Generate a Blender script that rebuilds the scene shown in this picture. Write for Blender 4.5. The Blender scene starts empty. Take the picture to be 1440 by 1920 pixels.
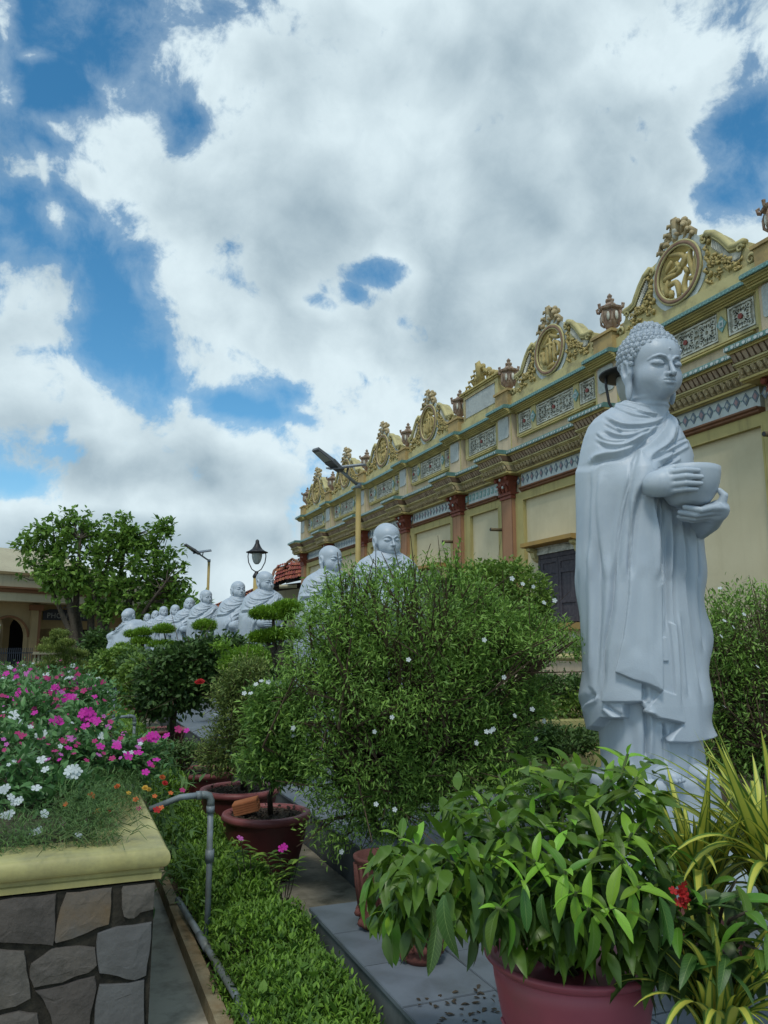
import bpy, math, random
import numpy as np
from mathutils import Vector, Matrix
PI = math.pi
random.seed(7)
RNG = np.random.default_rng(7)
SC = bpy.context.scene
COL = SC.collection

# ------------------------------------------------------------------ camera
F_PX, W_PX, H_PX = 1450.0, 1440.0, 1920.0
PITCH = math.atan((1207 - 960) / F_PX)
YAW = math.radians(-22.2)
CAM_H = 1.6
cam_d = bpy.data.cameras.new("camera")
cam = bpy.data.objects.new("camera", cam_d)
COL.objects.link(cam)
cam.location = (0, 0, CAM_H)
cam.rotation_euler = (PI / 2 + PITCH, 0, YAW)
cam_d.sensor_fit = 'VERTICAL'
cam_d.sensor_height = 36.0
cam_d.lens = 36.0 * F_PX / H_PX
cam_d.clip_start = 0.05
cam_d.clip_end = 3000
SC.camera = cam

# ------------------------------------------------------------------ view transform
SC.view_settings.view_transform = 'Standard'
SC.view_settings.look = 'None'
SC.view_settings.exposure = 0.30
SC.view_settings.gamma = 1.0
SC.view_settings.use_curve_mapping = False
SC.render.engine = 'CYCLES'
SC.cycles.max_bounces = 5
SC.cycles.diffuse_bounces = 3
SC.cycles.glossy_bounces = 2
SC.cycles.transmission_bounces = 4
SC.cycles.transparent_max_bounces = 6

# helper: where the sight line of a photograph pixel meets a plane of the place
_cy, _sy = math.cos(YAW), math.sin(YAW)
_cp, _sp = math.cos(PITCH), math.sin(PITCH)
V_RIGHT = np.array([_cy, _sy, 0.0])
V_FH = np.array([-_sy, _cy, 0.0])
V_FWD = V_FH * _cp + np.array([0, 0, _sp])
V_UP = -V_FH * _sp + np.array([0, 0, _cp])
ORG = np.array([0, 0, CAM_H])
def sight(px, py): return V_FWD + V_RIGHT * (px - 720) / F_PX + V_UP * (960 - py) / F_PX
def onX(px, py, X): d = sight(px, py); return ORG + d * (X / d[0])
def onY(px, py, Y): d = sight(px, py); return ORG + d * (Y / d[1])
def onZ(px, py, Z): d = sight(px, py); return ORG + d * ((Z - CAM_H) / d[2])
def at_depth(px, py, D): return ORG + sight(px, py) * D

# ------------------------------------------------------------------ sun
SUN_EL, SUN_AZ = math.radians(58), math.radians(215)   # azimuth from +Y clockwise
sun_d = bpy.data.lights.new("sun", 'SUN')
sun_d.energy = 1.3
sun_d.angle = math.radians(11)
sun_d.color = (1.0, 0.96, 0.88)
sun = bpy.data.objects.new("sun", sun_d)
COL.objects.link(sun)
_sd = Vector((math.sin(SUN_AZ) * math.cos(SUN_EL), math.cos(SUN_AZ) * math.cos(SUN_EL), math.sin(SUN_EL)))
sun.rotation_euler = _sd.to_track_quat('Z', 'Y').to_euler()

# ------------------------------------------------------------------ world: sky with clouds
class NT:
    """tiny helper for node graphs"""
    def __init__(s, tree): s.t = tree; s.n = tree.nodes; s.l = tree.links
    def new(s, typ, **kw):
        nd = s.n.new(typ)
        for k, v in kw.items(): setattr(nd, k, v)
        return nd
    def put(s, sock, v):
        if isinstance(v, bpy.types.NodeSocket): s.l.new(v, sock)
        elif v is not None: sock.default_value = v
    def math(s, op, a, b=None, c=None, clamp=False):
        nd = s.new('ShaderNodeMath', operation=op, use_clamp=clamp)
        s.put(nd.inputs[0], a)
        if b is not None: s.put(nd.inputs[1], b)
        if c is not None: s.put(nd.inputs[2], c)
        return nd.outputs[0]
    def vmath(s, op, a, b=None, out=0):
        nd = s.new('ShaderNodeVectorMath', operation=op)
        s.put(nd.inputs[0], a)
        if b is not None: s.put(nd.inputs[1], b)
        return nd.outputs[out]
    def mapr(s, v, a, b, c, d, interp='LINEAR'):
        nd = s.new('ShaderNodeMapRange', interpolation_type=interp)
        s.put(nd.inputs[0], v)
        for i, q in enumerate((a, b, c, d)): s.put(nd.inputs[i + 1], q)
        return nd.outputs[0]
    def noise(s, vec, scale, detail=4, rough=.55, dist=0.0, ntype=None):
        nd = s.new('ShaderNodeTexNoise')
        s.put(nd.inputs['Vector'], vec)
        nd.inputs['Scale'].default_value = scale
        nd.inputs['Detail'].default_value = detail
        nd.inputs['Roughness'].default_value = rough
        nd.inputs['Distortion'].default_value = dist
        return nd
    def mix(s, fac, a, b, blend='MIX'):
        nd = s.new('ShaderNodeMix', data_type='RGBA', blend_type=blend)
        s.put(nd.inputs[0], fac)
        s.put(nd.inputs[6], rgba(a)); s.put(nd.inputs[7], rgba(b))
        return nd.outputs[2]
    def mapping(s, vec, typ, loc, rot, scl):
        nd = s.new('ShaderNodeMapping', vector_type=typ)
        s.put(nd.inputs['Vector'], vec)
        nd.inputs['Location'].default_value = loc
        nd.inputs['Rotation'].default_value = rot
        nd.inputs['Scale'].default_value = scl
        return nd.outputs[0]

def rgba(c):
    if isinstance(c, (tuple, list)) and len(c) == 3: return (c[0], c[1], c[2], 1.0)
    return c

world = bpy.data.worlds.new("World")
SC.world = world
world.use_nodes = True
w = NT(world.node_tree)
w.n.clear()
wout = w.new('ShaderNodeOutputWorld')
sky = w.new('ShaderNodeTexSky', sky_type='NISHITA')
sky.sun_disc = False
sky.sun_elevation = SUN_EL
sky.sun_rotation = SUN_AZ
sky.air_density = 1.0
sky.dust_density = 0.2
sky.ozone_density = 1.6
bg_sky = w.new('ShaderNodeBackground')
hs_ = w.new('ShaderNodeHueSaturation')
w.l.new(sky.outputs[0], hs_.inputs['Color']); hs_.inputs['Hue'].default_value = .487; hs_.inputs['Saturation'].default_value = 1.32; hs_.inputs['Value'].default_value = 1.0
w.l.new(hs_.outputs[0], bg_sky.inputs[0])
bg_sky.inputs[1].default_value = 0.118
geo = w.new('ShaderNodeTexCoord')
dirv = geo.outputs['Generated']
# banks of cloud, each an ellipse on the dome: (x, y, rx, ry, tilt deg, weight)
BANKS = [(900, 120, 420, 230, 0, 1.3), (1020, 470, 330, 270, 0, 1.35), (600, 380, 250, 190, 0, 1.15), (480, 90, 200, 110, 20, 1), (350, 50, 80, 60, 0, .6),
         (1190, 120, 190, 210, 0, 1), (285, 290, 90, 50, 20, .85), (400, 190, 90, 50, 30, .6), (700, 650, 290, 90, 0, 1), (430, 600, 130, 70, 30, 1), (420, 690, 110, 50, 20, .85),
         (1000, 730, 330, 120, 0, 1), (1220, 400, 100, 140, 0, 1), (170, 790, 200, 90, 22, 1), (40, 720, 110, 90, 0, 1), (400, 850, 130, 80, 28, 1), (250, 900, 200, 80, 0, 1),
         (480, 940, 90, 80, 0, 1), (320, 990, 340, 70, 0, 1), (110, 560, 80, 55, 0, .85), (60, 620, 110, 60, 0, .8), (640, 830, 130, 60, 0, .95), (760, 770, 150, 80, 0, 1), (560, 880, 90, 60, 0, .9), (1000, 880, 500, 80, 0, 1),
         (20, 560, 60, 60, 0, .6), (105, 245, 40, 18, 20, .62), (40, 330, 60, 26, 0, .6), (6, 60, 24, 100, 0, .75), (110, 420, 30, 44, -20, .62), (85, 330, 14, 60, 0, .55),
         (1400, 455, 40, 40, 0, .8), (200, 160, 30, 70, -25, .5), (62, 118, 40, 12, 0, .55), (180, 340, 40, 26, 0, .6), (1330, 60, 60, 50, 0, .8), (0, 450, 40, 30, 0, .5), (700, 1150, 1700, 170, 0, 1.5), (700, 1400, 1700, 200, 0, 1.5)]
HOLES = [(715, 512, 90, 24, 2, .58), (640, 540, 60, 20, 20, .34), (455, 485, 26, 44, 25, .3), (350, 235, 34, 30, 30, .34), (560, 800, 40, 12, 20, .3), (1400, 270, 60, 140, 8, .8), (600, 575, 30, 18, 30, .35), (20, 900, 50, 24, 0, .75),
         (240, 600, 80, 120, -10, .7), (130, 170, 100, 50, -35, .55), (225, 470, 60, 70, -20, .5), (60, 150, 50, 60, 0, .3), (450, 765, 60, 16, 25, .45)]
# soft grey undersides, wide banks
GREYS = [(620, 390, 240, 90, 10, .85), (880, 440, 200, 100, 0, .55), (1010, 650, 300, 110, 0, .55), (230, 880, 230, 50, 8, .85), (860, 110, 260, 50, 0, .2), (700, 620, 60, 40, 0, .3),
         (60, 790, 110, 34, 10, .5), (830, 570, 140, 60, 0, .55), (1130, 300, 140, 90, 0, .4), (560, 250, 120, 60, 0, .3), (1180, 560, 140, 90, 0, .35), (300, 1010, 330, 36, 0, .6), (860, 690, 160, 60, 0, .5), (60, 620, 120, 30, 0, .4), (680, 130, 200, 60, 0, .2)]
def bank_field(vec, banks, soft=False):
    tot = None
    for (x, y, rx, ry, tilt, wt) in banks:
        d = Vector(sight(x, y)).normalized()
        rot = d.to_track_quat('Z', 'Y').to_matrix()
        # local x axis along image-right, y along image-up at that direction
        rx_v = Vector(V_RIGHT); rx_v = (rx_v - d * rx_v.dot(d)).normalized()
        ry_v = d.cross(rx_v)
        t = math.radians(tilt)
        a = rx_v * math.cos(t) + ry_v * math.sin(t); b = -rx_v * math.sin(t) + ry_v * math.cos(t)
        m = Matrix((a, b, d)).transposed()
        k = 1.0 / (F_PX * math.hypot(1, math.hypot(x - 720, y - 960) / F_PX))
        v = w.mapping(vec, 'TEXTURE', d, m.to_euler(), (rx * k * 1.22, ry * k * 1.22, 3.0))
        ln = w.vmath('LENGTH', v, out=1)
        f = w.mapr(ln, 1.65, 0.05, 0.0, wt * 1.12, 'SMOOTHSTEP' if soft else 'LINEAR')
        tot = f if tot is None else w.math('MAXIMUM', tot, f)
    return tot
nz_w = w.noise(dirv, 5.0, 4, .55)
warp = w.vmath('SCALE', w.vmath('SUBTRACT', nz_w.outputs['Color'], (0.5, 0.5, 0.5)))
warp.node.inputs['Scale'].default_value = 0.055
wd = w.vmath('ADD', dirv, warp)
cover = bank_field(wd, BANKS)
holes = bank_field(wd, HOLES, True)
# behind the photographer the sky goes on with the same broken cloud
fwd_dot = w.vmath('DOT_PRODUCT', dirv, tuple(V_FWD), out=1)
rest = w.mapr(w.noise(dirv, 2.1, 4, .5).outputs[0], .38, .62, 0.1, 1.0, 'SMOOTHSTEP')
side = w.mapr(fwd_dot, .62, .78, 0.0, 1.0, 'SMOOTHSTEP')
cover = w.math('ADD', w.math('MULTIPLY', rest, w.math('SUBTRACT', 1.0, side)), w.math('MULTIPLY', cover, side))
cover = w.math('SUBTRACT', cover, holes)
n1 = w.noise(wd, 5.2, 12, .60, .15)
n2 = w.noise(w.mapping(wd, 'POINT', (0.022, 0.012, 0.048), (0, 0, 0), (1, 1, 1)), 4.6, 3.2, .45, .1)
n2b = w.noise(wd, 4.6, 3.2, .45, .1)
n3 = w.noise(wd, 21.0, 9, .66, .2)
n1b = w.noise(w.mapping(wd, 'POINT', (0.006, 0.004, 0.014), (0, 0, 0), (1, 1, 1)), 5.2, 12, .60, .15)
fb = w.math('ADD', w.math('MULTIPLY', w.math('SUBTRACT', n1.outputs[0], .5), 2.3), w.math('MULTIPLY', w.math('SUBTRACT', n3.outputs[0], .5), 1.2))
dens = w.math('ADD', cover, fb)
alpha = w.mapr(dens, .26, .70, 0.0, 1.0, 'SMOOTHSTEP')
veil = w.mapr(dens, -.15, .6, 0.0, .30, 'SMOOTHSTEP')
alpha = w.math('MAXIMUM', alpha, veil)
# light on the clouds: relief from the difference of the field a step towards the sun, grey where the bank is thick
relief = w.math('SUBTRACT', n2b.outputs[0], n2.outputs[0])
thick = w.mapr(dens, .60, 1.5, 0.0, 1.0, 'SMOOTHSTEP')
grey = bank_field(wd, GREYS, True)
grey = w.math('MULTIPLY', grey, side)
gm = w.math('ADD', w.math('MULTIPLY', thick, .16), w.math('MULTIPLY', grey, .62))
gm = w.math('SUBTRACT', gm, w.math('MULTIPLY', relief, 2.4))
gm = w.math('ADD', gm, w.math('MULTIPLY', w.math('SUBTRACT', n3.outputs[0], .5), .12), clamp=True)
gm = w.math('ADD', w.math('ADD', gm, w.math('MULTIPLY', w.math('SUBTRACT', n1b.outputs[0], n1.outputs[0]), .9)), .04, clamp=True)
ccol = w.mix(gm, (0.60, 0.71, 0.755), (0.185, 0.27, 0.335))
bg_cl = w.new('ShaderNodeBackground')
w.l.new(ccol, bg_cl.inputs[0])
bg_cl.inputs[1].default_value = 1.0
mixw = w.new('ShaderNodeMixShader')
w.l.new(alpha, mixw.inputs[0]); w.l.new(bg_sky.outputs[0], mixw.inputs[1]); w.l.new(bg_cl.outputs[0], mixw.inputs[2])
w.l.new(mixw.outputs[0], wout.inputs[0])
world.cycles.sampling_method = 'MANUAL'
world.cycles.sample_map_resolution = 512

# ------------------------------------------------------------------ materials
def material(name, base, rough=.7, spec=.35, var=None, vscale=8.0, bump=0.0, bscale=60.0, tint=None, dirt=None, dirt_scale=3.0,
             transl=0.0, objrand=0.0, metal=0.0, extra=None, streak=None):
    """base colour, optional second colour by noise (var), by mesh attribute (tint), stains (dirt), translucency (leaves)"""
    m = bpy.data.materials.new(name); m.use_nodes = True
    g = NT(m.node_tree); g.n.clear()
    out = g.new('ShaderNodeOutputMaterial'); b = g.new('ShaderNodeBsdfPrincipled')
    tc = g.new('ShaderNodeTexCoord'); oc = tc.outputs['Object']
    col = rgba(base)
    if var:
        nz = g.noise(oc, vscale, 5, .6)
        col = g.mix(g.mapr(nz.outputs[0], .35, .65, 0, 1), col, var)
    if tint:
        at = g.new('ShaderNodeAttribute', attribute_name='tint')
        col = g.mix(at.outputs['Fac'], col, tint)
    if dirt:
        nz = g.noise(oc, dirt_scale, 7, .68)
        col = g.mix(g.mapr(nz.outputs[0], .50, .72, 0, .75), col, dirt)
    if streak:
        mp = g.mapping(oc, 'POINT', (0, 0, 0), (0, 0, 0), (9, 9, .7))
        nz = g.noise(mp, 1.0, 5, .6)
        col = g.mix(g.mapr(nz.outputs[0], .52, .75, 0, .6), col, streak)
    if objrand:
        oi = g.new('ShaderNodeObjectInfo')
        hsv = g.new('ShaderNodeHueSaturation')
        g.put(hsv.inputs['Value'], g.mapr(oi.outputs['Random'], 0, 1, 1 - objrand, 1 + objrand))
        g.put(hsv.inputs['Hue'], g.mapr(oi.outputs['Random'], 0, 1, .5 - objrand * .06, .5 + objrand * .06))
        g.put(hsv.inputs['Color'], col); col = hsv.outputs[0]
    if extra: col = extra(g, col, oc)
    g.put(b.inputs['Base Color'], col)
    b.inputs['Roughness'].default_value = rough
    b.inputs['Specular IOR Level'].default_value = spec
    b.inputs['Metallic'].default_value = metal
    if bump:
        nz = g.noise(oc, bscale, 6, .6)
        bp = g.new('ShaderNodeBump'); bp.inputs['Strength'].default_value = bump; bp.inputs['Distance'].default_value = .01
        g.l.new(nz.outputs[0], bp.inputs['Height']); g.l.new(bp.outputs[0], b.inputs['Normal'])
    if transl:
        tr = g.new('ShaderNodeBsdfTranslucent'); g.put(tr.inputs[0], col)
        mx = g.new('ShaderNodeMixShader'); mx.inputs[0].default_value = transl
        g.l.new(b.outputs[0], mx.inputs[1]); g.l.new(tr.outputs[0], mx.inputs[2]); g.l.new(mx.outputs[0], out.inputs[0])
    else:
        g.l.new(b.outputs[0], out.inputs[0])
    return m

# ------------------------------------------------------------------ mesh helpers
def quick_mesh(name, verts, faces, smooth=False, tint=None, mat_idx=None):
    """faces: list of (n,k) int arrays (k = 3 or 4 ...)"""
    me = bpy.data.meshes.new(name)
    verts = np.asarray(verts, dtype=np.float32).reshape(-1, 3)
    faces = [np.asarray(f, dtype=np.int32) for f in faces if len(f)]
    me.vertices.add(len(verts)); me.vertices.foreach_set('co', verts.ravel())
    nl = sum(f.size for f in faces); nf = sum(len(f) for f in faces)
    me.loops.add(nl); me.polygons.add(nf)
    me.loops.foreach_set('vertex_index', np.concatenate([f.ravel() for f in faces]))
    tot = np.concatenate([np.full(len(f), f.shape[1], dtype=np.int32) for f in faces])
    st = np.concatenate([[0], np.cumsum(tot)[:-1]]).astype(np.int32)
    me.polygons.foreach_set('loop_start', st); me.polygons.foreach_set('loop_total', tot)
    if mat_idx is not None: me.polygons.foreach_set('material_index', np.asarray(mat_idx, dtype=np.int32))
    me.polygons.foreach_set('use_smooth', np.full(nf, bool(smooth)))
    me.update(calc_edges=True); me.validate()
    if tint is not None:
        a = me.attributes.new('tint', 'FLOAT', 'POINT'); a.data.foreach_set('value', np.asarray(tint, dtype=np.float32))
    return me

class MB:
    """collects shapes, in world coordinates, into one mesh"""
    def __init__(s): s.v = []; s.f = []; s.n = 0; s.t = []
    def add(s, verts, faces, tint=0.0):
        verts = np.asarray(verts, dtype=float).reshape(-1, 3)
        for f in faces: s.f.append(tuple(int(i) + s.n for i in f))
        s.v.append(verts); s.n += len(verts)
        s.t.append(np.full(len(verts), tint))
        return s
    def box(s, x0, x1, y0, y1, z0, z1, tint=0.0):
        v = [(x0, y0, z0), (x1, y0, z0), (x1, y1, z0), (x0, y1, z0), (x0, y0, z1), (x1, y0, z1), (x1, y1, z1), (x0, y1, z1)]
        return s.add(v, [(0, 3, 2, 1), (4, 5, 6, 7), (0, 1, 5, 4), (1, 2, 6, 5), (2, 3, 7, 6), (3, 0, 4, 7)], tint)
    def prism(s, pts, off, tint=0.0):
        """polygon pts (3d) extruded by vector off"""
        pts = np.asarray(pts, dtype=float); n = len(pts)
        v = np.vstack([pts, pts + np.asarray(off)])
        return s.add(v, [tuple(range(n))[::-1], tuple(range(n, 2 * n))] + [(i, (i + 1) % n, n + (i + 1) % n, n + i) for i in range(n)], tint)
    def sweep_y(s, prof, y0, y1, tint=0.0):
        """profile of (x, z) points swept along the wall direction, closed"""
        pts = [(x, y0, z) for x, z in prof]
        return s.prism(pts, (0, y1 - y0, 0), tint)
    def tube(s, path, r, seg=6, cap=True, tint=0.0):
        path = [Vector(p) for p in path]; n = len(path)
        rs = r if hasattr(r, '__len__') else [r] * n
        vs = []; up = None
        for i, p in enumerate(path):
            d = (path[min(i + 1, n - 1)] - path[max(i - 1, 0)])
            d = d.normalized() if d.length > 1e-9 else Vector((0, 0, 1))
            if up is None:
                up = Vector((0, 0, 1)) if abs(d.z) < .9 else Vector((1, 0, 0))
            a = d.cross(up)
            if a.length < 1e-6: a = d.orthogonal()
            a.normalize(); b = a.cross(d).normalized(); up = b
            for k in range(seg):
                t = 2 * PI * k / seg
                vs.append(p + (a * math.cos(t) + b * math.sin(t)) * rs[i])
        f = [(i * seg + k, i * seg + (k + 1) % seg, (i + 1) * seg + (k + 1) % seg, (i + 1) * seg + k) for i in range(n - 1) for k in range(seg)]
        if cap: f += [tuple(range(seg))[::-1], tuple(range((n - 1) * seg, n * seg))]
        return s.add([tuple(v) for v in vs], f, tint)
    def lathe(s, prof, c, seg=16, squash=1.0, tint=0.0, rot=0.0):
        """profile (r, z) round the vertical axis through c"""
        vs = []
        for r, z in prof:
            for k in range(seg):
                t = 2 * PI * k / seg + rot
                vs.append((c[0] + r * math.cos(t), c[1] + r * math.sin(t) * squash, c[2] + z))
        n = len(prof)
        f = [(i * seg + k, i * seg + (k + 1) % seg, (i + 1) * seg + (k + 1) % seg, (i + 1) * seg + k) for i in range(n - 1) for k in range(seg)]
        if prof[0][0] > 1e-5: f.append(tuple(range(seg))[::-1])
        if prof[-1][0] > 1e-5: f.append(tuple(range((n - 1) * seg, n * seg)))
        return s.add(vs, f, tint)
    def ellipsoid(s, c, r, seg=10, rings=6, tint=0.0):
        pr = []
        vs = []
        for i in range(rings + 1):
            a = -PI / 2 + PI * i / rings
            for k in range(seg):
                t = 2 * PI * k / seg
                vs.append((c[0] + r[0] * math.cos(a) * math.cos(t), c[1] + r[1] * math.cos(a) * math.sin(t), c[2] + r[2] * math.sin(a)))
        f = [(i * seg + k, i * seg + (k + 1) % seg, (i + 1) * seg + (k + 1) % seg, (i + 1) * seg + k) for i in range(rings) for k in range(seg)]
        return s.add(vs, f, tint)
    def mesh(s, name, smooth=False, origin=(0, 0, 0)):
        V = np.vstack(s.v) - np.asarray(origin)
        by = {}
        for f in s.f: by.setdefault(len(f), []).append(f)
        T = np.concatenate(s.t)
        return quick_mesh(name, V, [np.array(x) for x in by.values()], smooth, tint=T if T.any() else None)

def wloc(o):
    p = Vector((0, 0, 0))
    while o is not None: p += o.location; o = o.parent
    return p

def part(name, mb, mat, parent=None, smooth=False, label=None, kind=None):
    """link a mesh (MB in world coordinates, or a ready mesh in the parent's coordinates) as one object"""
    if isinstance(mb, MB):
        org = wloc(parent) if parent else (0, 0, 0)
        me = mb.mesh(name, smooth, tuple(org))
    else: me = mb
    if mat is not None:
        if len(me.materials) == 0:
            for m_ in (mat if isinstance(mat, (list, tuple)) else [mat]): me.materials.append(m_)
    o = bpy.data.objects.new(name, me); COL.objects.link(o)
    if parent: o.parent = parent
    if label: o['label'] = label
    if kind: o['kind'] = kind
    return o

def thing(name, label, cat, loc=(0, 0, 0), group=None, rz=0.0):
    o = bpy.data.objects.new(name, None); COL.objects.link(o)
    o.location = loc; o.rotation_euler = (0, 0, rz); o.empty_display_size = .1
    o['label'] = label; o['category'] = cat
    if group: o['group'] = group
    return o

def tag(o, label, cat, group=None):
    o['label'] = label; o['category'] = cat
    if group: o['group'] = group
    return o

def struct(name, mb, mat, smooth=False):
    return part(name, mb, mat, None, smooth, kind='structure')

def copy_tree(o, loc=None, rz=None, scale=None, label=None, parent=None):
    c = o.copy(); COL.objects.link(c)
    if parent is not None: c.parent = parent
    if loc is not None: c.location = loc
    if rz is not None: c.rotation_euler = (0, 0, rz)
    if scale is not None: c.scale = scale if hasattr(scale, '__len__') else (scale,) * 3
    if label: c['label'] = label
    for ch in list(o.children): copy_tree(ch, parent=c)
    return c

# ------------------------------------------------------------------ leaves
def leaf_template(width=.3, fold=.25, droop=.15, n=3):
    """leaf of unit length along +Y with a midrib fold: verts, quads/tris"""
    ys = np.linspace(0, 1, n + 2)[1:-1]
    v = [(0, 0, 0)]
    for y in ys:
        ww = width * math.sin(PI * (y ** .8)) * .5
        z = -droop * y * y
        v += [(-ww, y, z + fold * ww), (0, y, z), (ww, y, z + fold * ww)]
    v.append((0, 1, -droop))
    f3 = [(0, 2, 1), (0, 3, 2)]; f4 = []
    for i in range(n - 1):
        a = 1 + 3 * i; b = a + 3
        f4 += [(a, a + 1, b + 1, b), (a + 1, a + 2, b + 2, b + 1)]
    a = 1 + 3 * (n - 1); e = 1 + 3 * n
    f3 += [(a, a + 1, e), (a + 1, a + 2, e)]
    return np.array(v, dtype=float), np.array(f3), np.array(f4).reshape(-1, 4)

def frames(d, up=None):
    d = d / np.maximum(np.linalg.norm(d, axis=1, keepdims=True), 1e-9)
    if up is None: up = np.tile([0, 0, 1.0], (len(d), 1))
    x = np.cross(d, up); ln = np.linalg.norm(x, axis=1, keepdims=True)
    x = np.where(ln > 1e-4, x / np.maximum(ln, 1e-9), np.array([[1.0, 0, 0]]))
    z = np.cross(x, d)
    return x, d, z

def scatter_mesh(name, tpl, pos, d, scale, up=None, roll=None, tint=None, smooth=False):
    V, f3, f4 = tpl
    x, y, z = frames(d, up)
    if roll is not None:
        c, s_ = np.cos(roll)[:, None], np.sin(roll)[:, None]
        x, z = x * c + z * s_, z * c - x * s_
    P = pos[:, None, :] + scale[:, None, None] * (V[None, :, 0:1] * x[:, None] + V[None, :, 1:2] * y[:, None] + V[None, :, 2:3] * z[:, None])
    n, k = len(pos), len(V)
    off = (np.arange(n) * k)[:, None, None]
    F = []
    if len(f3): F.append((f3[None] + off).reshape(-1, 3))
    if len(f4): F.append((f4[None] + off).reshape(-1, 4))
    T = np.repeat(tint, k) if tint is not None else None
    return quick_mesh(name, P.reshape(-1, 3), F, smooth, tint=T)

def rand_dirs(n, rng=RNG):
    d = rng.normal(size=(n, 3)); return d / np.linalg.norm(d, axis=1, keepdims=True)

def join_arrays(parts_):
    return [np.concatenate(x) for x in zip(*parts_)]
# ------------------------------------------------------------------ palette
M = {}
M['wall_cream'] = material('cream_plaster', (.63, .57, .39), .85, .2, var=(.57, .51, .34), vscale=.9, bump=.15, bscale=30, streak=(.54, .48, .31), dirt=(.50, .445, .29), dirt_scale=.8)
M['wall_pink'] = material('salmon_plaster', (.60, .49, .34), .85, .2, var=(.53, .42, .29), vscale=3, streak=(.33, .28, .2))
M['ochre'] = material('yellow_ochre_paint', (.50, .42, .165), .75, .25, var=(.42, .35, .14), vscale=2.5, dirt=(.22, .18, .09), dirt_scale=2.2, bump=.15)
M['olive'] = material('olive_yellow_paint', (.46, .40, .165), .75, .25, var=(.40, .345, .145), vscale=2, streak=(.22, .18, .08), bump=.12)
M['mould'] = material('pale_yellow_moulding', (.53, .475, .235), .75, .25, var=(.45, .40, .19), vscale=3, dirt=(.22, .19, .12), dirt_scale=3, bump=.15)
M['grime'] = material('weathered_brown_stucco', (.38, .30, .17), .85, .2, var=(.48, .40, .24), vscale=9, dirt=(.10, .075, .05), dirt_scale=5, bump=.3)
M['urn'] = material('weathered_clay_urn', (.22, .13, .09), .8, .25, var=(.36, .29, .22), vscale=7, dirt=(.08, .06, .05), dirt_scale=4, bump=.3)
M['brown'] = material('terracotta_brown_paint', (.38, .205, .115), .75, .25, var=(.33, .18, .10), vscale=2, streak=(.2, .11, .06))
M['red_cap'] = material('dark_red_capital', (.25, .065, .035), .6, .35, var=(.18, .05, .03), vscale=8, bump=.2)
M['brown_dark'] = material('dark_brown_paint', (.17, .085, .05), .75, .25, var=(.22, .11, .06), vscale=4)
M['teal'] = material('teal_glazed_tile', (.085, .19, .17), .35, .5, var=(.14, .26, .235), vscale=14, dirt=(.08, .13, .11), dirt_scale=4)
M['teal_light'] = material('pale_teal_tile', (.20, .38, .36), .35, .5, var=(.13, .29, .27), vscale=20)
M['white_tile'] = material('white_glazed_tile', (.52, .58, .56), .4, .45, var=(.44, .50, .49), vscale=9, dirt=(.32, .33, .30), dirt_scale=4)
M['blue_tile'] = material('slate_blue_tile', (.10, .15, .20), .4, .45, var=(.14, .19, .23), vscale=11)
M['pink_tile'] = material('dusty_pink_tile', (.34, .22, .23), .45, .4)
M['lattice'] = material('white_lattice_plaster', (.68, .68, .60), .8, .2, var=(.40, .41, .35), vscale=6, dirt=(.2, .19, .15))
M['lattice_back'] = material('niche_plaster', (.52, .50, .42), .9, .1, var=(.37, .35, .28), vscale=6)
M['panel_blue'] = material('pale_grey_mosaic', (.46, .49, .46), .5, .4, var=(.37, .40, .38), vscale=22, dirt=(.25, .27, .26))
M['red_dot'] = material('red_glazed_centre', (.25, .045, .03), .5, .4)
M['flute'] = material('pinkish_flutes', (.50, .40, .29), .8, .2, var=(.33, .25, .18), vscale=6, dirt=(.17, .13, .1))
M['flute_dark'] = material('dark_grooves', (.13, .085, .055), .85, .15)  # darker tone of the band showing between the flutes
M['gold'] = material('gilded_ochre_relief', (.46, .37, .14), .6, .35, var=(.36, .28, .11), vscale=9, bump=.2)
M['shutter'] = material('weathered_grey_brown_wood', (.085, .075, .085), .7, .3, var=(.05, .045, .055), vscale=14, bump=.3, streak=(.13, .12, .13))
M['hood'] = material('ochre_window_hood', (.42, .27, .08), .75, .25, var=(.34, .22, .08), vscale=3)
M['dark_metal'] = material('dark_painted_metal', (.018, .018, .02), .5, .4)
M['lamp_glass'] = material('frosted_lamp_glass', (.62, .66, .64), .15, .5, transl=.5)
M['galv'] = material('galvanised_steel', (.33, .36, .38), .45, .5, metal=.5, var=(.25, .28, .3), vscale=20)
M['solar'] = material('dark_solar_panel', (.02, .025, .04), .25, .6)
M['lampgrey'] = material('grey_lamp_housing', (.13, .14, .15), .5, .4)
M['pole'] = material('yellow_painted_pole', (.42, .32, .11), .6, .35, var=(.36, .27, .1), vscale=3)
M['marble'] = material('blue_grey_marble', (.455, .52, .58), .42, .45, var=(.37, .43, .495), vscale=1.5, bump=.15, bscale=120, streak=(.33, .385, .44), dirt=(.49, .55, .60), dirt_scale=1.3)
M['marble_dark'] = material('veined_marble_plinth', (.36,.42,.47), .5, .4, var=(.25, .3, .33), vscale=4, dirt=(.16, .18, .17), dirt_scale=3)
M['granite'] = material('grey_blue_floor_tile', (.155, .18, .205), .45, .45, var=(.115, .135, .155), vscale=5, objrand=.12, dirt=(.08, .09, .09), dirt_scale=4)
M['granite_side'] = material('stained_granite_edge', (.12, .135, .14), .6, .35, var=(.07, .08, .08), vscale=5, streak=(.2, .22, .22))
M['grout'] = material('dark_grout', (.035, .035, .033), .9, .1)
M['stone'] = material('grey_brown_rubble_stone', (0.114, 0.101, 0.088), .8, .3, var=(.09, .082, .075), vscale=7, bump=.9, bscale=28, objrand=.25, dirt=(.05, .047, .04), dirt_scale=9)
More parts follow.
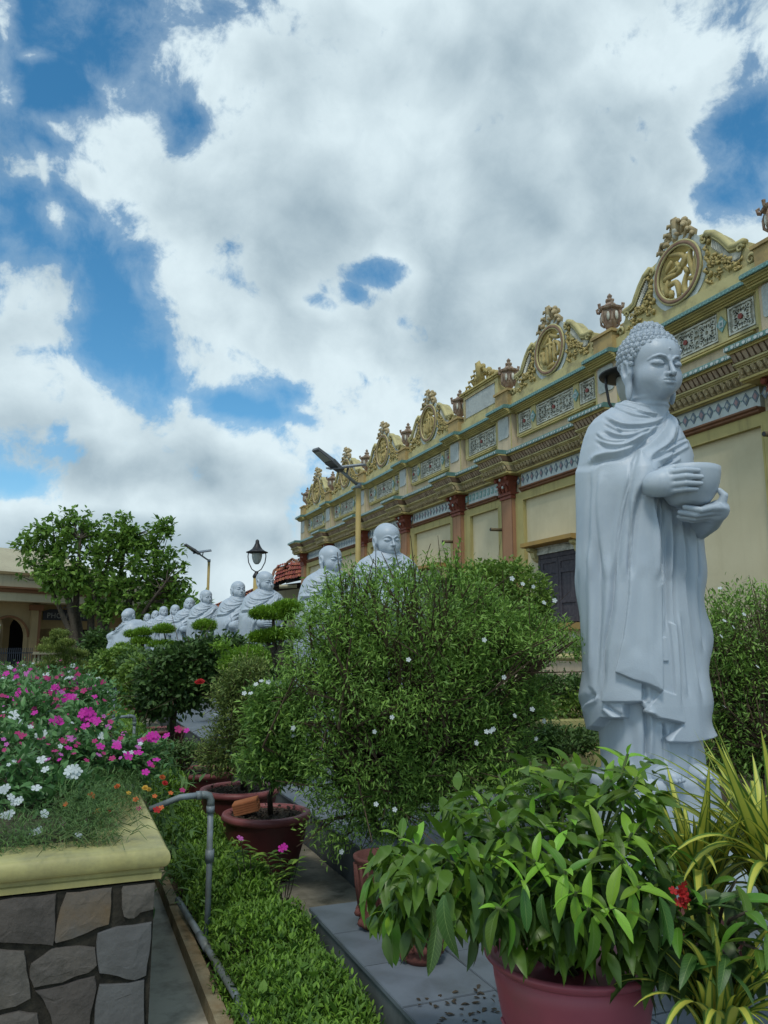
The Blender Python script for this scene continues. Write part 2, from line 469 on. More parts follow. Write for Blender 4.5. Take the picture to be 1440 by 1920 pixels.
M['stone_rust'] = material('rust_stained_stone', (.115, .108, .10), .8, .3, var=(.16, .11, .06), vscale=3.2, bump=.5, bscale=35)
M['stone_blue'] = material('blue_grey_rubble_stone', (0.119, 0.121, 0.121), .8, .3, var=(.10, .10, .10), vscale=7, bump=.5, bscale=35)
M['mortar'] = material('black_damp_mortar', (.022, .021, .018), .95, .1, var=(.05, .045, .035), vscale=18, bump=.6, bscale=50)
M['cap_yellow'] = material('yellow_painted_coping', (.46, .43, .18), .5, .35, var=(.35, .32, .13), vscale=4, dirt=(.20, .19, .10), dirt_scale=3.5, bump=.15, streak=(.27, .25, .11))
M['concrete'] = material('damp_mossy_concrete', (.25, .225, .17), .9, .2, var=(.10, .095, .07), vscale=3.5, dirt=(.035, .035, .02), dirt_scale=6, bump=.3)
M['paving'] = material('grey_paving', (.46, .42, .33), .85, .2, var=(.36, .33, .26), vscale=2, dirt=(.13, .12, .09), dirt_scale=4, bump=.2)
M['kerb'] = material('brown_mossy_kerb', (.24, .18, .10), .9, .2, var=(.32, .27, .17), vscale=9, dirt=(.08, .07, .03), dirt_scale=10, bump=.5)
M['soil'] = material('dark_potting_soil', (.045, .035, .026), .95, .1, var=(.085, .07, .05), vscale=40, bump=.8, bscale=60)
M['ground'] = material('garden_earth', (.06, .05, .033), .95, .1, var=(.035, .045, .02), vscale=4, bump=.5)
M['pvc'] = material('grey_pvc_pipe', (.19, .23, .26), .45, .4, var=(.14, .16, .15), vscale=10, dirt=(.08, .09, .06), dirt_scale=6)
M['pot_red'] = material('maroon_plastic_pot', (.115, .027, .026), .5, .4, var=(.085, .02, .02), vscale=4, dirt=(.07, .03, .025), dirt_scale=5)
M['pot_rim'] = material('faded_maroon_rim', (.27, .085, .08), .5, .4, var=(.15, .04, .04), vscale=4, dirt=(.09, .04, .03))
M['pot_pink'] = material('faded_pink_plastic_pot', (.36, .085, .115), .45, .4, var=(.30, .07, .095), vscale=2, dirt=(.24, .09, .10), dirt_scale=4)
M['pot_clay'] = material('terracotta_pot', (.13, .045, .035), .75, .3, var=(.09, .035, .028), vscale=8, bump=.4)
M['brick'] = material('orange_hollow_brick', (.42, .17, .075), .85, .2, var=(.34, .13, .06), vscale=12, bump=.2)
M['roof_tile'] = material('orange_clay_roof_tile', (.36, .10, .055), .8, .25, objrand=.3, var=(.24, .08, .05), vscale=3, dirt=(.07, .05, .045), dirt_scale=2)
M['dark_wood'] = material('dark_eave_wood', (.04, .03, .025), .8, .2)
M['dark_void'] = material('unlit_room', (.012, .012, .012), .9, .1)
M['bark'] = material('grey_brown_bark', (.10, .085, .065), .9, .15, var=(.055, .045, .035), vscale=14, bump=.6, bscale=30)
M['twig'] = material('brown_twigs', (.10, .07, .045), .85, .2)
M['stem_green'] = material('green_stems', (.09, .13, .04), .7, .3)
M['leaf_jasmine'] = material('jasmine_leaves', (0.091, 0.186, 0.042), .5, .4, tint=(0.325, 0.533, 0.097), transl=.3)
M['leaf_tree'] = material('tree_leaves', (0.063, 0.146, 0.028), .5, .4, tint=(0.275, 0.46, 0.079), transl=.35)
M['leaf_dark'] = material('dark_shrub_leaves', (0.034, 0.074, 0.022), .55, .35, tint=(0.124, 0.221, 0.049), transl=.25)
M['leaf_bright'] = material('bright_topiary_leaves', (.10, .22, .025), .5, .35, tint=(.28, .46, .04), transl=.3)
M['leaf_olive'] = material('olive_topiary_leaves', (0.1, 0.158, 0.04), .55, .3, tint=(0.358, 0.429, 0.108), transl=.3)
M['leaf_mid'] = material('shrub_leaves', (0.077, 0.156, 0.032), .5, .35, tint=(0.268, 0.405, 0.067), transl=.3)
M['leaf_ground'] = material('ground_cover_leaves', (0.059, 0.136, 0.021), .5, .35, tint=(0.224, 0.401, 0.043), transl=.3)
M['leaf_big'] = material('large_glossy_leaves', (.045, .125, .022), .38, .5, objrand=.35, transl=.28)
M['leaf_old'] = material('deep_green_older_leaves', (.02, .06, .018), .42, .45, objrand=.3, transl=.18)
M['leaf_young'] = material('yellow_green_young_leaves', (.18, .33, .035), .4, .45, objrand=.25, transl=.35)
M['midrib'] = material('pale_leaf_midrib', (.16, .27, .07), .5, .3)
M['leaf_peri'] = material('periwinkle_leaves', (0.053, 0.132, 0.04), .45, .4, tint=(0.149, 0.317, 0.099), transl=.3)
M['leaf_fern'] = material('mossrose_foliage', (.06, .125, .035), .6, .3, tint=(.15, .26, .075), transl=.3)
M['fl_pink'] = material('magenta_petals', (.58, .03, .36), .6, .25, tint=(.72, .10, .50), transl=.25)
M['fl_rose'] = material('rose_petals', (.45, .035, .17), .6, .25, transl=.25)
M['fl_white'] = material('white_petals', (.62, .68, .68), .6, .25, transl=.25)
M['fl_orange'] = material('orange_petals', (.62, .15, .04), .6, .25, transl=.25)
M['fl_yellow'] = material('yellow_petals', (.65, .40, .06), .6, .25, transl=.25)
M['fl_red'] = material('red_petals', (.40, .02, .02), .6, .25, transl=.2)
M['fl_lilac'] = material('lilac_petals', (.55, .14, .45), .6, .25, transl=.25)
def _stripe(g, col, oc):
    at = g.new('ShaderNodeAttribute', attribute_name='tint')
    return g.mix(g.mapr(at.outputs['Fac'], .35, .6, 0, 1), (.12, .22, .04), (.60, .60, .10))
M['leaf_stripe'] = material('yellow_striped_blades', (.3, .35, .05), .45, .4, transl=.25, extra=_stripe)
M['bldg_tan'] = material('tan_plaster_hall', (.30, .225, .12), .85, .2, var=(.25, .19, .1), vscale=1.2, streak=(.2, .16, .09))
M['bldg_cream'] = material('cream_parapet', (.46, .42, .29), .85, .2, var=(.40, .36, .25), vscale=1, streak=(.30, .27, .2))
M['bldg_brown'] = material('brown_trim_hall', (.17, .085, .045), .8, .2)
M['sign_blue'] = material('dark_navy_sign', (.012, .016, .04), .4, .4)
M['sign_text'] = material('pale_sign_lettering', (.30, .32, .36), .5, .3)
M['sign_small'] = material('dim_sign_lettering', (.14, .16, .22), .5, .3)
M['iron'] = material('blue_black_ironwork', (.02, .03, .05), .5, .4)
M['shadenet'] = material('black_shade_net', (.008, .009, .009), .9, .1)
M['mulch'] = material('dark_bark_mulch', (.025, .02, .017), .9, .2, tint=(.09, .065, .048))
M['ring_brown'] = material('ring_paint_brown', (.20, .115, .075), .7, .25, var=(.27, .18, .12), vscale=6)
M['spout'] = material('dark_weathered_spout', (.14, .11, .06), .7, .3)
M['pedestal'] = material('tan_ochre_pedestal', (.46, .33, .14), .75, .25, var=(.40, .29, .13), vscale=3, dirt=(.2, .15, .08), dirt_scale=3)
# ================================================================== the temple building
WX = 10.0
S = [4.2, 8.1, 12.2, 16.2, 18.85, 22.5, 26.3, 30.3, 34.0]      # pilasters along the wall
temple = thing('temple_building', 'long ochre and cream temple building with carved cornices and openwork gables', 'building', (WX, 20, 0))
TO = Vector((WX, 20, 0))
def tp(name, mb, mat, parent=None, smooth=False, **k): return part(name, mb, mat, parent or temple, smooth, **k)
def inst(me, name, mat, loc, parent):
    """one more object of a shared mesh, at a world place"""
    o = bpy.data.objects.new(name, me); COL.objects.link(o)
    if len(me.materials) == 0 and mat is not None: me.materials.append(mat)
    o.parent = parent; o.location = Vector(loc) - wloc(parent)
    return o

tp('wall', MB().box(WX + .06, WX + 8, 3.0, 34.4, 0, 7.3), M['wall_cream'])
tp('plinth', MB().box(WX - .10, WX + .08, 3.0, 34.5, 0, 1.24), M['wall_pink'])
tp('plinth_ledge', MB().sweep_y([(WX - .10, 1.24), (WX - .13, 1.26), (WX - .17, 1.30), (WX - .17, 1.34), (WX - .10, 1.37), (WX + .07, 1.40), (WX + .07, 1.24)], 3.0, 34.55), M['mould'])
tp('skirting', MB().box(WX - .16, WX - .09, 3.0, 34.55, 0, .45), M['ochre'])

spans = [(3.0, S[1] - .55, 0.0) if i == 0 else (S[i] + .55, S[i + 1] - .55, 0.0) for i in range(len(S) - 1)]
fronts = [(s - .55, s + .55, .27) for s in S[1:]]
allspans = spans + fronts
def sweep_all(prof, spans_, extra=True):
    mb = MB()
    for (a, b, e) in spans_:
        pr = [(x - (e if x < WX + .05 else 0), z) for x, z in prof]
        mb.sweep_y(pr, a, b)
    return mb
def zz(z, p): return CAM_H + (z - CAM_H) * (WX - p) / WX
def P(*pz):
    out = []
    for k, (p, z) in enumerate(pz):
        if p < 0: q = pz[k - 1][0] if pz[k - 1][0] > 0 else pz[0][0]
        else: q = p
        out.append((WX - p, zz(z, q) if z > 5.65 else z))
    return out
# entablature, from below
tp('brown_moulding', sweep_all(P((.05, 5.20), (.09, 5.22), (.09, 5.25), (.13, 5.27), (.13, 5.30), (-.08, 5.30), (-.08, 5.20)), spans), M['brown_dark'])
tp('tile_band', sweep_all(P((.04, 5.302), (.04, 5.66), (-.08, 5.66), (-.08, 5.302)), spans), M['white_tile'])
tp('lower_fillet', sweep_all(P((.04, 5.662), (.10, 5.67), (.13, 5.71), (.17, 5.72), (.17, 5.76), (-.08, 5.76), (-.08, 5.662)), allspans), M['ochre'])
tp('carved_band', sweep_all(P((.13, 5.762), (.20, 5.92), (-.08, 5.92), (-.08, 5.762)), allspans), M['grime'])
tp('cornice_moulding', sweep_all(P((.21, 5.922), (.23, 5.94), (.23, 5.965), (.26, 5.975), (.27, 6.00), (.30, 6.015), (.30, 6.045), (-.08, 6.045), (-.08, 5.922)), allspans), M['mould'])
tp('fluted_band', sweep_all(P((.26, 6.047), (.34, 6.215), (-.08, 6.215), (-.08, 6.047)), allspans), M['flute_dark'])
tp('upper_fillet', sweep_all(P((.35, 6.217), (.39, 6.23), (.39, 6.26), (.42, 6.275), (.42, 6.29), (-.08, 6.29), (-.08, 6.217)), allspans), M['ochre'])
tp('teal_edge', sweep_all(P((.44, 6.292), (.45, 6.30), (.45, 6.37), (.41, 6.385), (-.08, 6.40), (-.08, 6.292)), allspans), M['teal'])
# the fluted band's single flutes, acanthus leaves and dotted tiles
flm, lfm, dtm, dgm = MB(), MB(), MB(), MB()
for (a, b, e) in allspans:
    n = max(2, int(round((b - a) / .107))); st = (b - a) / n
    for i in range(n):
        y = a + (i + .5) * st; hw = st * .30
        pts = [(WX - .275 - e, y - hw, zz(6.055, .27)), (WX - .275 - e, y + hw, zz(6.055, .27)), (WX - .357 - e, y + hw * 1.25, zz(6.212, .35)), (WX - .357 - e, y - hw * 1.25, zz(6.212, .35))]
        if y < 30: flm.prism(pts, (.05, 0, .0))
        else: flm.add(pts, [(0, 3, 2, 1)])
    n = max(2, int(round((b - a) / .125))); st = (b - a) / n
    for i in range(n):
        y = a + (i + .5) * st
        if y < 27:
            x0 = WX - .155 - e
            dz_ = zz(5.85, .17) - 5.85
            lfm.add([(x0 + .01, y - .052, 5.775 + dz_), (x0 - .035, y - .01, 5.765 + dz_), (x0 + .01, y + .05, 5.79 + dz_), (x0 - .045, y - .055, 5.86 + dz_), (x0 - .095, y + .012, 5.865 + dz_), (x0 - .04, y + .05, 5.87 + dz_), (x0 - .085, y - .03, 5.915 + dz_), (x0 - .07, y + .04, 5.918 + dz_)],
                    [(0, 1, 4, 3), (1, 2, 5, 4), (3, 4, 6), (4, 5, 7), (4, 7, 6), (0, 2, 1)])
            lfm.ellipsoid((x0 - .06, y - .045, 5.825 + dz_), (.03, .022, .035), 5, 3)
        else:
            lfm.box(WX - .225 - e, WX - .1 - e, y - .035, y + .035, 5.70, 5.82)
    n = max(2, int(round((b - a) / .115))); st = (b - a) / n
    for i in range(n):
        y = a + (i + .5) * st
        if y > 31: continue
        x0 = WX - .453 - e
        if y < 12.2: 
            c = [(x0, y + .034 * math.cos(t), zz(6.335, .45) + .028 * math.sin(t)) for t in np.linspace(0, 2 * PI, 9)[:-1]]
        else: c = [(x0, y - .035, zz(6.335, .45)), (x0, y, zz(6.362, .45)), (x0, y + .035, zz(6.335, .45)), (x0, y, zz(6.308, .45))]
        dtm.prism(c, (-.006, 0, 0))
        if i % 2 and y < 22: dgm.box(x0 - .004, x0, y + st / 2 - .006, y + st / 2 + .006, zz(6.302, .45), zz(6.368, .45))
tp('flutes', flm, M['flute'], kind='stuff')
tp('acanthus_leaves', lfm, M['grime'], kind='stuff')
tp('glazed_dots', dtm, M['white_tile'], kind='stuff')
tp('tile_joints', dgm, M['white_tile'], kind='stuff')
# diamond tiles (square teal tiles in the narrow bay)
dia = MB().prism([(0, -.072, 0), (0, 0, .105), (0, .072, 0), (0, 0, -.105)], (-.012, 0, 0)).mesh('diamond_tile')
dia_in = MB().prism([(-.012, -.040, 0), (-.012, 0, .058), (-.012, .040, 0), (-.012, 0, -.058)], (-.006, 0, 0)).mesh('diamond_centre')
dia_w = MB().prism([(-.012, -.036, 0), (-.012, 0, .052), (-.012, .036, 0), (-.012, 0, -.052)], (-.006, 0, 0)).mesh('diamond_centre')
crs = MB().prism([(0, -.012, 0), (0, 0, .016), (0, .012, 0), (0, 0, -.016)], (-.01, 0, 0)).mesh('corner_tile')
sqm = MB().box(-.012, 0, -.06, .06, -.085, .085).mesh('square_tile')
sqi = MB().box(-.018, -.012, -.025, .025, -.038, .038).mesh('square_centre')
for bi in range(len(S) - 1):
    a, b = S[bi] + .34, S[bi + 1] - .34
    if b < 8.6: continue
    n = int(round((b - a) / .195)); st = (b - a) / n
    for i in range(n):
        y = a + (i + .5) * st
        if bi == 3:
            o = inst(sqm, 'square_tile', M['teal_light'], (WX - .04, y, 5.49), temple)
            inst(sqi, 'tile_centre', M['white_tile'], (WX - .04, y, 5.49), o)
        else:
            o = inst(dia, 'diamond_tile', M['blue_tile'], (WX - .04, y, 5.49), temple)
            if y < 24: inst(dia_in if i % 2 else dia_w, 'tile_centre', M['pink_tile'] if i % 2 else M['panel_blue'], (WX - .04, y, 5.49), o)
            if y < 14 and i: inst(crs, 'corner_tile', M['teal_light'], (WX - .04, y - st / 2, 5.49), o)

# pilasters and the frames of the plaster fields between them
for i, s in enumerate(S[1:]):
    pl = tp('pilaster', MB().box(WX - .13, WX + .08, s - .24, s + .24, 1.38, 5.10), M['brown'])
    mb = MB()
    for (p, z0, z1) in ((.17, 5.10, 5.15), (.15, 5.152, 5.19), (.19, 5.192, 5.25)):
        mb.box(WX - p, WX + .08, s - .24 - (p - .13) * .8, s + .24 + (p - .13) * .8, z0, z1)
    tp('capital_collar', mb, M['red_cap'], pl)
    mb = MB()
    prof = [(.18, 5.252), (.185, 5.36), (.22, 5.52), (.28, 5.64), (.28, 5.66)]
    for (p0, z0), (p1, z1) in zip(prof, prof[1:]):
        w0, w1 = .215 + (p0 - .18), .215 + (p1 - .18)
        v = [(WX - p0, s - w0, z0), (WX - p0, s + w0, z0), (WX + .02, s + w0, z0), (WX + .02, s - w0, z0), (WX - p1, s - w1, z1), (WX - p1, s + w1, z1), (WX + .02, s + w1, z1), (WX + .02, s - w1, z1)]
        mb.add(v, [(0, 3, 2, 1), (4, 5, 6, 7), (0, 1, 5, 4), (1, 2, 6, 5), (2, 3, 7, 6), (3, 0, 4, 7)])
    for dy in (-.16, 0, .16):
        mb.tube([(WX - .20, s + dy, 5.27), (WX - .24, s + dy, 5.38), (WX - .29, s + dy * 1.15, 5.44), (WX - .30, s + dy * 1.15, 5.39)], [.04, .045, .035, .015], 6)
    for dy in (-1, 1):
        mb.ellipsoid((WX - .28, s + dy * .24, 5.59), (.05, .06, .065), 8, 5)
    tp('capital', mb, M['red_cap'], pl, smooth=False)
    for dy, z in ((-.02, 5.57), (.12, 5.36), (-.14, 5.36)): tp('capital_flower', MB().ellipsoid((WX - .32, s + dy, z), (.028, .035, .042), 6, 4), M['white_tile'], pl, smooth=True)
    if i in (2, 3, 4, 5): 
        for q in (-.276, .276): tp('groove_line', MB().box(WX - .134, WX - .129, s + q * .85 - .012, s + q * .85 + .012, 1.40, 5.09), M['brown_dark'], pl)
for i in range(len(S) - 1):
    a, b = (3.0 if i == 0 else S[i] + .24), S[i + 1] - .24
    f = .34
    mb = MB()
    mb.box(WX - .03, WX + .08, a, a + f, 1.38, 5.20)
    mb.box(WX - .03, WX + .08, b - f, b, 1.38, 5.20)
    mb.box(WX - .03, WX + .08, a + f, b - f, 5.00, 5.20)
    mb.box(WX - .035, WX + .078, a + f - .03, a + f + .004, 1.385, 5.03).box(WX - .035, WX + .078, b - f - .004, b - f + .03, 1.385, 5.03)
    tp('field_frame', mb, M['olive'])

# rain spouts
spout = MB().tube([(0, 0, 0), (-.42, 0, -.01)], .042, 10).mesh('rain_spout', True)
spout_in = MB().tube([(-.421, 0, -.01), (-.425, 0, -.01)], .036, 10).mesh('spout_mouth')
for s_, z_ in ((8.32, 4.74), (16.55, 4.40), (19.2, 4.42), (22.8, 4.42), (26.7, 4.42)):
    o = inst(spout, 'rain_spout', M['spout'], (WX + .02, s_, z_), temple)
    inst(spout_in, 'spout_mouth', M['dark_metal'], (WX + .02, s_, z_), o)

# windows with shutters
for yc in (14.30, 20.7, 24.4, 28.3):
    w0, w1, z0, z1 = yc - .68, yc + .68, 2.06, 3.50
    win = tp('window', MB().box(WX + .02, WX + .08, w0 - .03, w1 + .03, z0 - .02, z1 + .03), M['dark_void'])
    mb = MB()
    mb.box(WX - .02, WX + .055, w0 - .09, w0, z0, z1).box(WX - .02, WX + .055, w1, w1 + .09, z0, z1).box(WX - .02, WX + .055, w0 - .09, w1 + .09, z1, z1 + .10)
    tp('window_frame', mb, M['shutter'], win)
    for sd in (-1, 1):
        a, b = (w0 + .01, yc - .008) if sd < 0 else (yc + .008, w1 - .01)
        mb = MB().box(WX + .004, WX + .018, a, b, z0 + .01, z1 - .01)
        st = .085
        mb.box(WX - .018, WX + .004, a, a + st, z0 + .01, z1 - .01).box(WX - .018, WX + .004, b - st, b, z0 + .01, z1 - .01)
        rails = [z0 + .01, z0 + .42, z0 + 1.08, z1 - .11]
        for r in rails: mb.box(WX - .018, WX + .004, a + st, b - st, r, r + .10)
        sh = tp('shutter', mb, M['shutter'], win)
    mb = MB().box(WX - .06, WX + .07, w0 - .12, w1 + .12, z1 + .10, z1 + .16).box(WX - .04, WX + .07, w0 - .10, w1 + .10, z1 + .162, z1 + .24)
    mb.box(WX - .08, WX + .07, w0 - .12, w1 + .12, z1 + .242, z1 + .27)
    tp('lintel', mb, M['lattice'], win)
    tp('hood', MB().sweep_y([(WX - .36, z1 + .29), (WX - .36, z1 + .38), (WX + .07, z1 + .40), (WX + .07, z1 + .272), (WX - .30, z1 + .272)], w0 - .30, w1 + .30), M['hood'], win)
    for yb in (w0 - .15, w1 + .15):
        pr = [(WX + .03, z1 + .26), (WX - .26, z1 + .26), (WX - .24, z1 + .20), (WX - .15, z1 + .16), (WX - .12, z1 + .05), (WX - .05, z1 - .02), (WX + .03, z1 - .06)]
        tp('bracket', MB().sweep_y(pr, yb - .07, yb + .07), M['mould'], win)
    tp('sill', MB().box(WX - .16, WX + .08, w0 - .25, w1 + .25, z0 - .16, z0 - .02), M['hood'], win)

# ---- attic storey: pinkish wall, ledge, openwork panels, cornice
tp('attic_wall', MB().box(WX + .02, WX + .5, 3.0, 34.4, 6.05, 7.45), M['wall_pink'])
tp('attic_ledge', sweep_all(P((.03, 6.56), (.07, 6.575), (.07, 6.60), (-.05, 6.62), (-.05, 6.56)), spans), M['ochre'])
aspans = [(3.0, S[1] - .42, 0.0) if i == 0 else (S[i] + .42, S[i + 1] - .42, 0.0) for i in range(len(S) - 1)] + [(s - .42, s + .42, .17) for s in S[1:]]
tp('attic_cornice', sweep_all(P((.04, 7.215), (.09, 7.23), (.08, 7.27), (.12, 7.285), (.12, 7.32), (.16, 7.335), (.17, 7.38), (.22, 7.40), (.22, 7.435), (-.1, 7.435), (-.1, 7.215)), aspans), M['ochre'])
tp('attic_teal_edge', sweep_all(P((.24, 7.437), (.26, 7.445), (.26, 7.51), (.22, 7.525), (-.1, 7.545), (-.1, 7.437)), aspans), M['teal'])
cr = MB()
for (a, b, e) in aspans:
    if a > 17: continue
    n = max(2, int(round((b - a) / .085))); st = (b - a) / n
    for i in range(n):
        y = a + (i + .5) * st
        cr.prism([(WX - .262 - e, y - .03, zz(7.455, .26)), (WX - .262 - e, y, zz(7.50, .26)), (WX - .262 - e, y + .03, zz(7.455, .26))], (-.006, 0, 0))
tp('crackle_tiles', cr, M['teal_light'], kind='stuff')

def ring_mb(mb, cy, cz, r, t, x, seg=10, a0=0, a1=2 * PI, ry=1.0, depth=.03):
    """flat curved strip of plaster in the wall plane"""
    th = np.linspace(a0, a1, seg + 1)
    o = [(x, cy + (r + t) * math.cos(q) * ry, cz + (r + t) * math.sin(q)) for q in th]
    i_ = [(x, cy + (r - t) * math.cos(q) * ry, cz + (r - t) * math.sin(q)) for q in th]
    n = len(th); v = o + i_ + [(x + depth, y, z) for _, y, z in o] + [(x + depth, y, z) for _, y, z in i_]
    f = []
    for k in range(n - 1):
        f += [(k, n + k, n + k + 1, k + 1), (k, k + 1, 2 * n + k + 1, 2 * n + k), (n + k + 1, n + k, 3 * n + k, 3 * n + k + 1)]
    mb.add(v, f)
def lattice_unit(mb, cy, cz, R, x):
    """a rosette of loops round a flower"""
    for k in range(8):
        a = k * PI / 4 + PI / 8
        ring_mb(mb, cy + R * .62 * math.cos(a), cz + R * .62 * math.sin(a), R * .235, R * .085, x, 9)
    for k in range(4):
        a = k * PI / 2
        ring_mb(mb, cy + R * .98 * math.cos(a + PI / 4), cz + R * .98 * math.sin(a + PI / 4), R * .20, R * .08, x, 8)
    ring_mb(mb, cy, cz, R * .27, R * .085, x - .005, 10)
def make_lattice(hw, z0, z1):
    """panel of half width hw: returns meshes relative to its centre"""
    mb = MB(); zc = (z0 + z1) / 2; hh = (z1 - z0) / 2
    n = 1 if hw < .4 else 3
    cs = [0.0] if n == 1 else list(np.linspace(-hw + hh, hw - hh, n))
    for c in cs: lattice_unit(mb, c, zc, hh * .88, -.0)
    for c0, c1 in zip(cs, cs[1:]):
        m_ = (c0 + c1) / 2
        ring_mb(mb, m_, zc + hh * .38, hh * .22, .016, 0, 8); ring_mb(mb, m_, zc - hh * .38, hh * .22, .016, 0, 8)
    t = .028
    mb.box(-.01, .03, -hw, hw, z0, z0 + t).box(-.01, .03, -hw, hw, z1 - t, z1).box(-.01, .03, -hw, -hw + t, z0 + t, z1 - t).box(-.01, .03, hw - t, hw, z0 + t, z1 - t)
    dots = MB()
    for c in [cs[len(cs) // 2] if len(cs) % 2 else 0.0]: dots.prism([(-.02, c + .05 * math.cos(q), zc + .05 * math.sin(q)) for q in np.linspace(0, 2 * PI, 7)[:-1]], (-.02, 0, 0))
    return mb.mesh('openwork_panel'), dots.mesh('red_flower_centre')
LZ0, LZ1 = 6.64, 7.18
lat_big, dot_big = make_lattice(.72, LZ0 + .03, LZ1 - .03)
lat_small, dot_small = make_lattice(.27, LZ0 + .03, LZ1 - .03)
diab = MB().prism([(0, -.105, 0), (0, 0, .145), (0, .105, 0), (0, 0, -.145)], (-.02, 0, 0)).mesh('lozenge_tile')
diab2 = MB().prism([(-.02, -.048, -.062), (-.02, -.048, .062), (-.02, .048, .062), (-.02, .048, -.062)], (-.008, 0, 0)).mesh('lozenge_square')
diab3 = MB().prism([(-.028, -.02, -.026), (-.028, -.02, .026), (-.028, .02, .026), (-.028, .02, -.026)], (-.005, 0, 0)).mesh('lozenge_middle')
for i in range(len(S) - 1):
    a, b = S[i] + .42, S[i + 1] - .42
    c = 10.12 if i == 1 else (a + b) / 2
    if b - a > 2.5: holes = [(c, .74, 'big'), (c - 1.23, .29, 'small'), (c + 1.23, .29, 'small')]
    else: holes = [(c, .74, 'big')]
    # the masonry round the openings: posts and rails standing proud of the niches
    mb = MB()
    mb.box(WX - .04, WX + .03, a, b, 6.60, LZ0).box(WX - .04, WX + .03, a, b, LZ1, 7.217)
    edges = sorted([(h[0] - h[1], h[0] + h[1]) for h in holes]); cur = a
    for (e0, e1) in edges: mb.box(WX - .04, WX + .03, cur, e0, LZ0, LZ1); cur = e1
    mb.box(WX - .04, WX + .03, cur, b, LZ0, LZ1)
    tp('attic_posts', mb, M['mould'])
    for (hc, hw, kind_) in holes:
        tp('niche', MB().box(WX + .012, WX + .019, hc - hw, hc + hw, LZ0, LZ1), M['lattice_back'])
        o = inst(lat_big if kind_ == 'big' else lat_small, 'openwork_panel', M['lattice'], (WX - .02, hc, 0), temple)
        inst(dot_big if kind_ == 'big' else dot_small, 'red_flower_centre', M['red_dot'], (WX - .02, hc, 0), o)
    if b - a > 2.5:
        for dy in (-.84, .84):
            o = inst(diab, 'lozenge_tile', M['white_tile'] if i % 2 else M['teal_light'], (WX - .041, c + dy, 6.92), temple)
            inst(diab2, 'lozenge_square', M['teal_light'] if i % 2 else M['white_tile'], (WX - .041, c + dy, 6.92), o)
            inst(diab3, 'lozenge_middle', M['white_tile'] if i % 2 else M['teal'], (WX - .041, c + dy, 6.92), o)
def rounded_rect(cy, cz, hy, hz, r, x, seg=4):
    pts = []
    for (sy_, sz_, a0) in ((1, 1, 0), (-1, 1, PI / 2), (-1, -1, PI), (1, -1, 1.5 * PI)):
        for q in np.linspace(a0, a0 + PI / 2, seg + 1): pts.append((x, cy + sy_ * (hy - r) + r * math.cos(q), cz + sz_ * (hz - r) + r * math.sin(q)))
    return pts
for s in S[1:]:
    blk = tp('attic_pier', MB().box(WX - .15, WX + .05, s - .36, s + .36, 6.12, 7.21), M['wall_pink'])
    tp('pier_panel', MB().prism(rounded_rect(s, 6.90, .24, .27, .06, WX - .152), (-.02, 0, 0)), M['panel_blue'], blk)
    for q in (-.335, .335): tp('pier_edge', MB().box(WX - .154, WX - .149, s + q - .025, s + q + .025, 6.20, 7.19), M['olive'], blk)

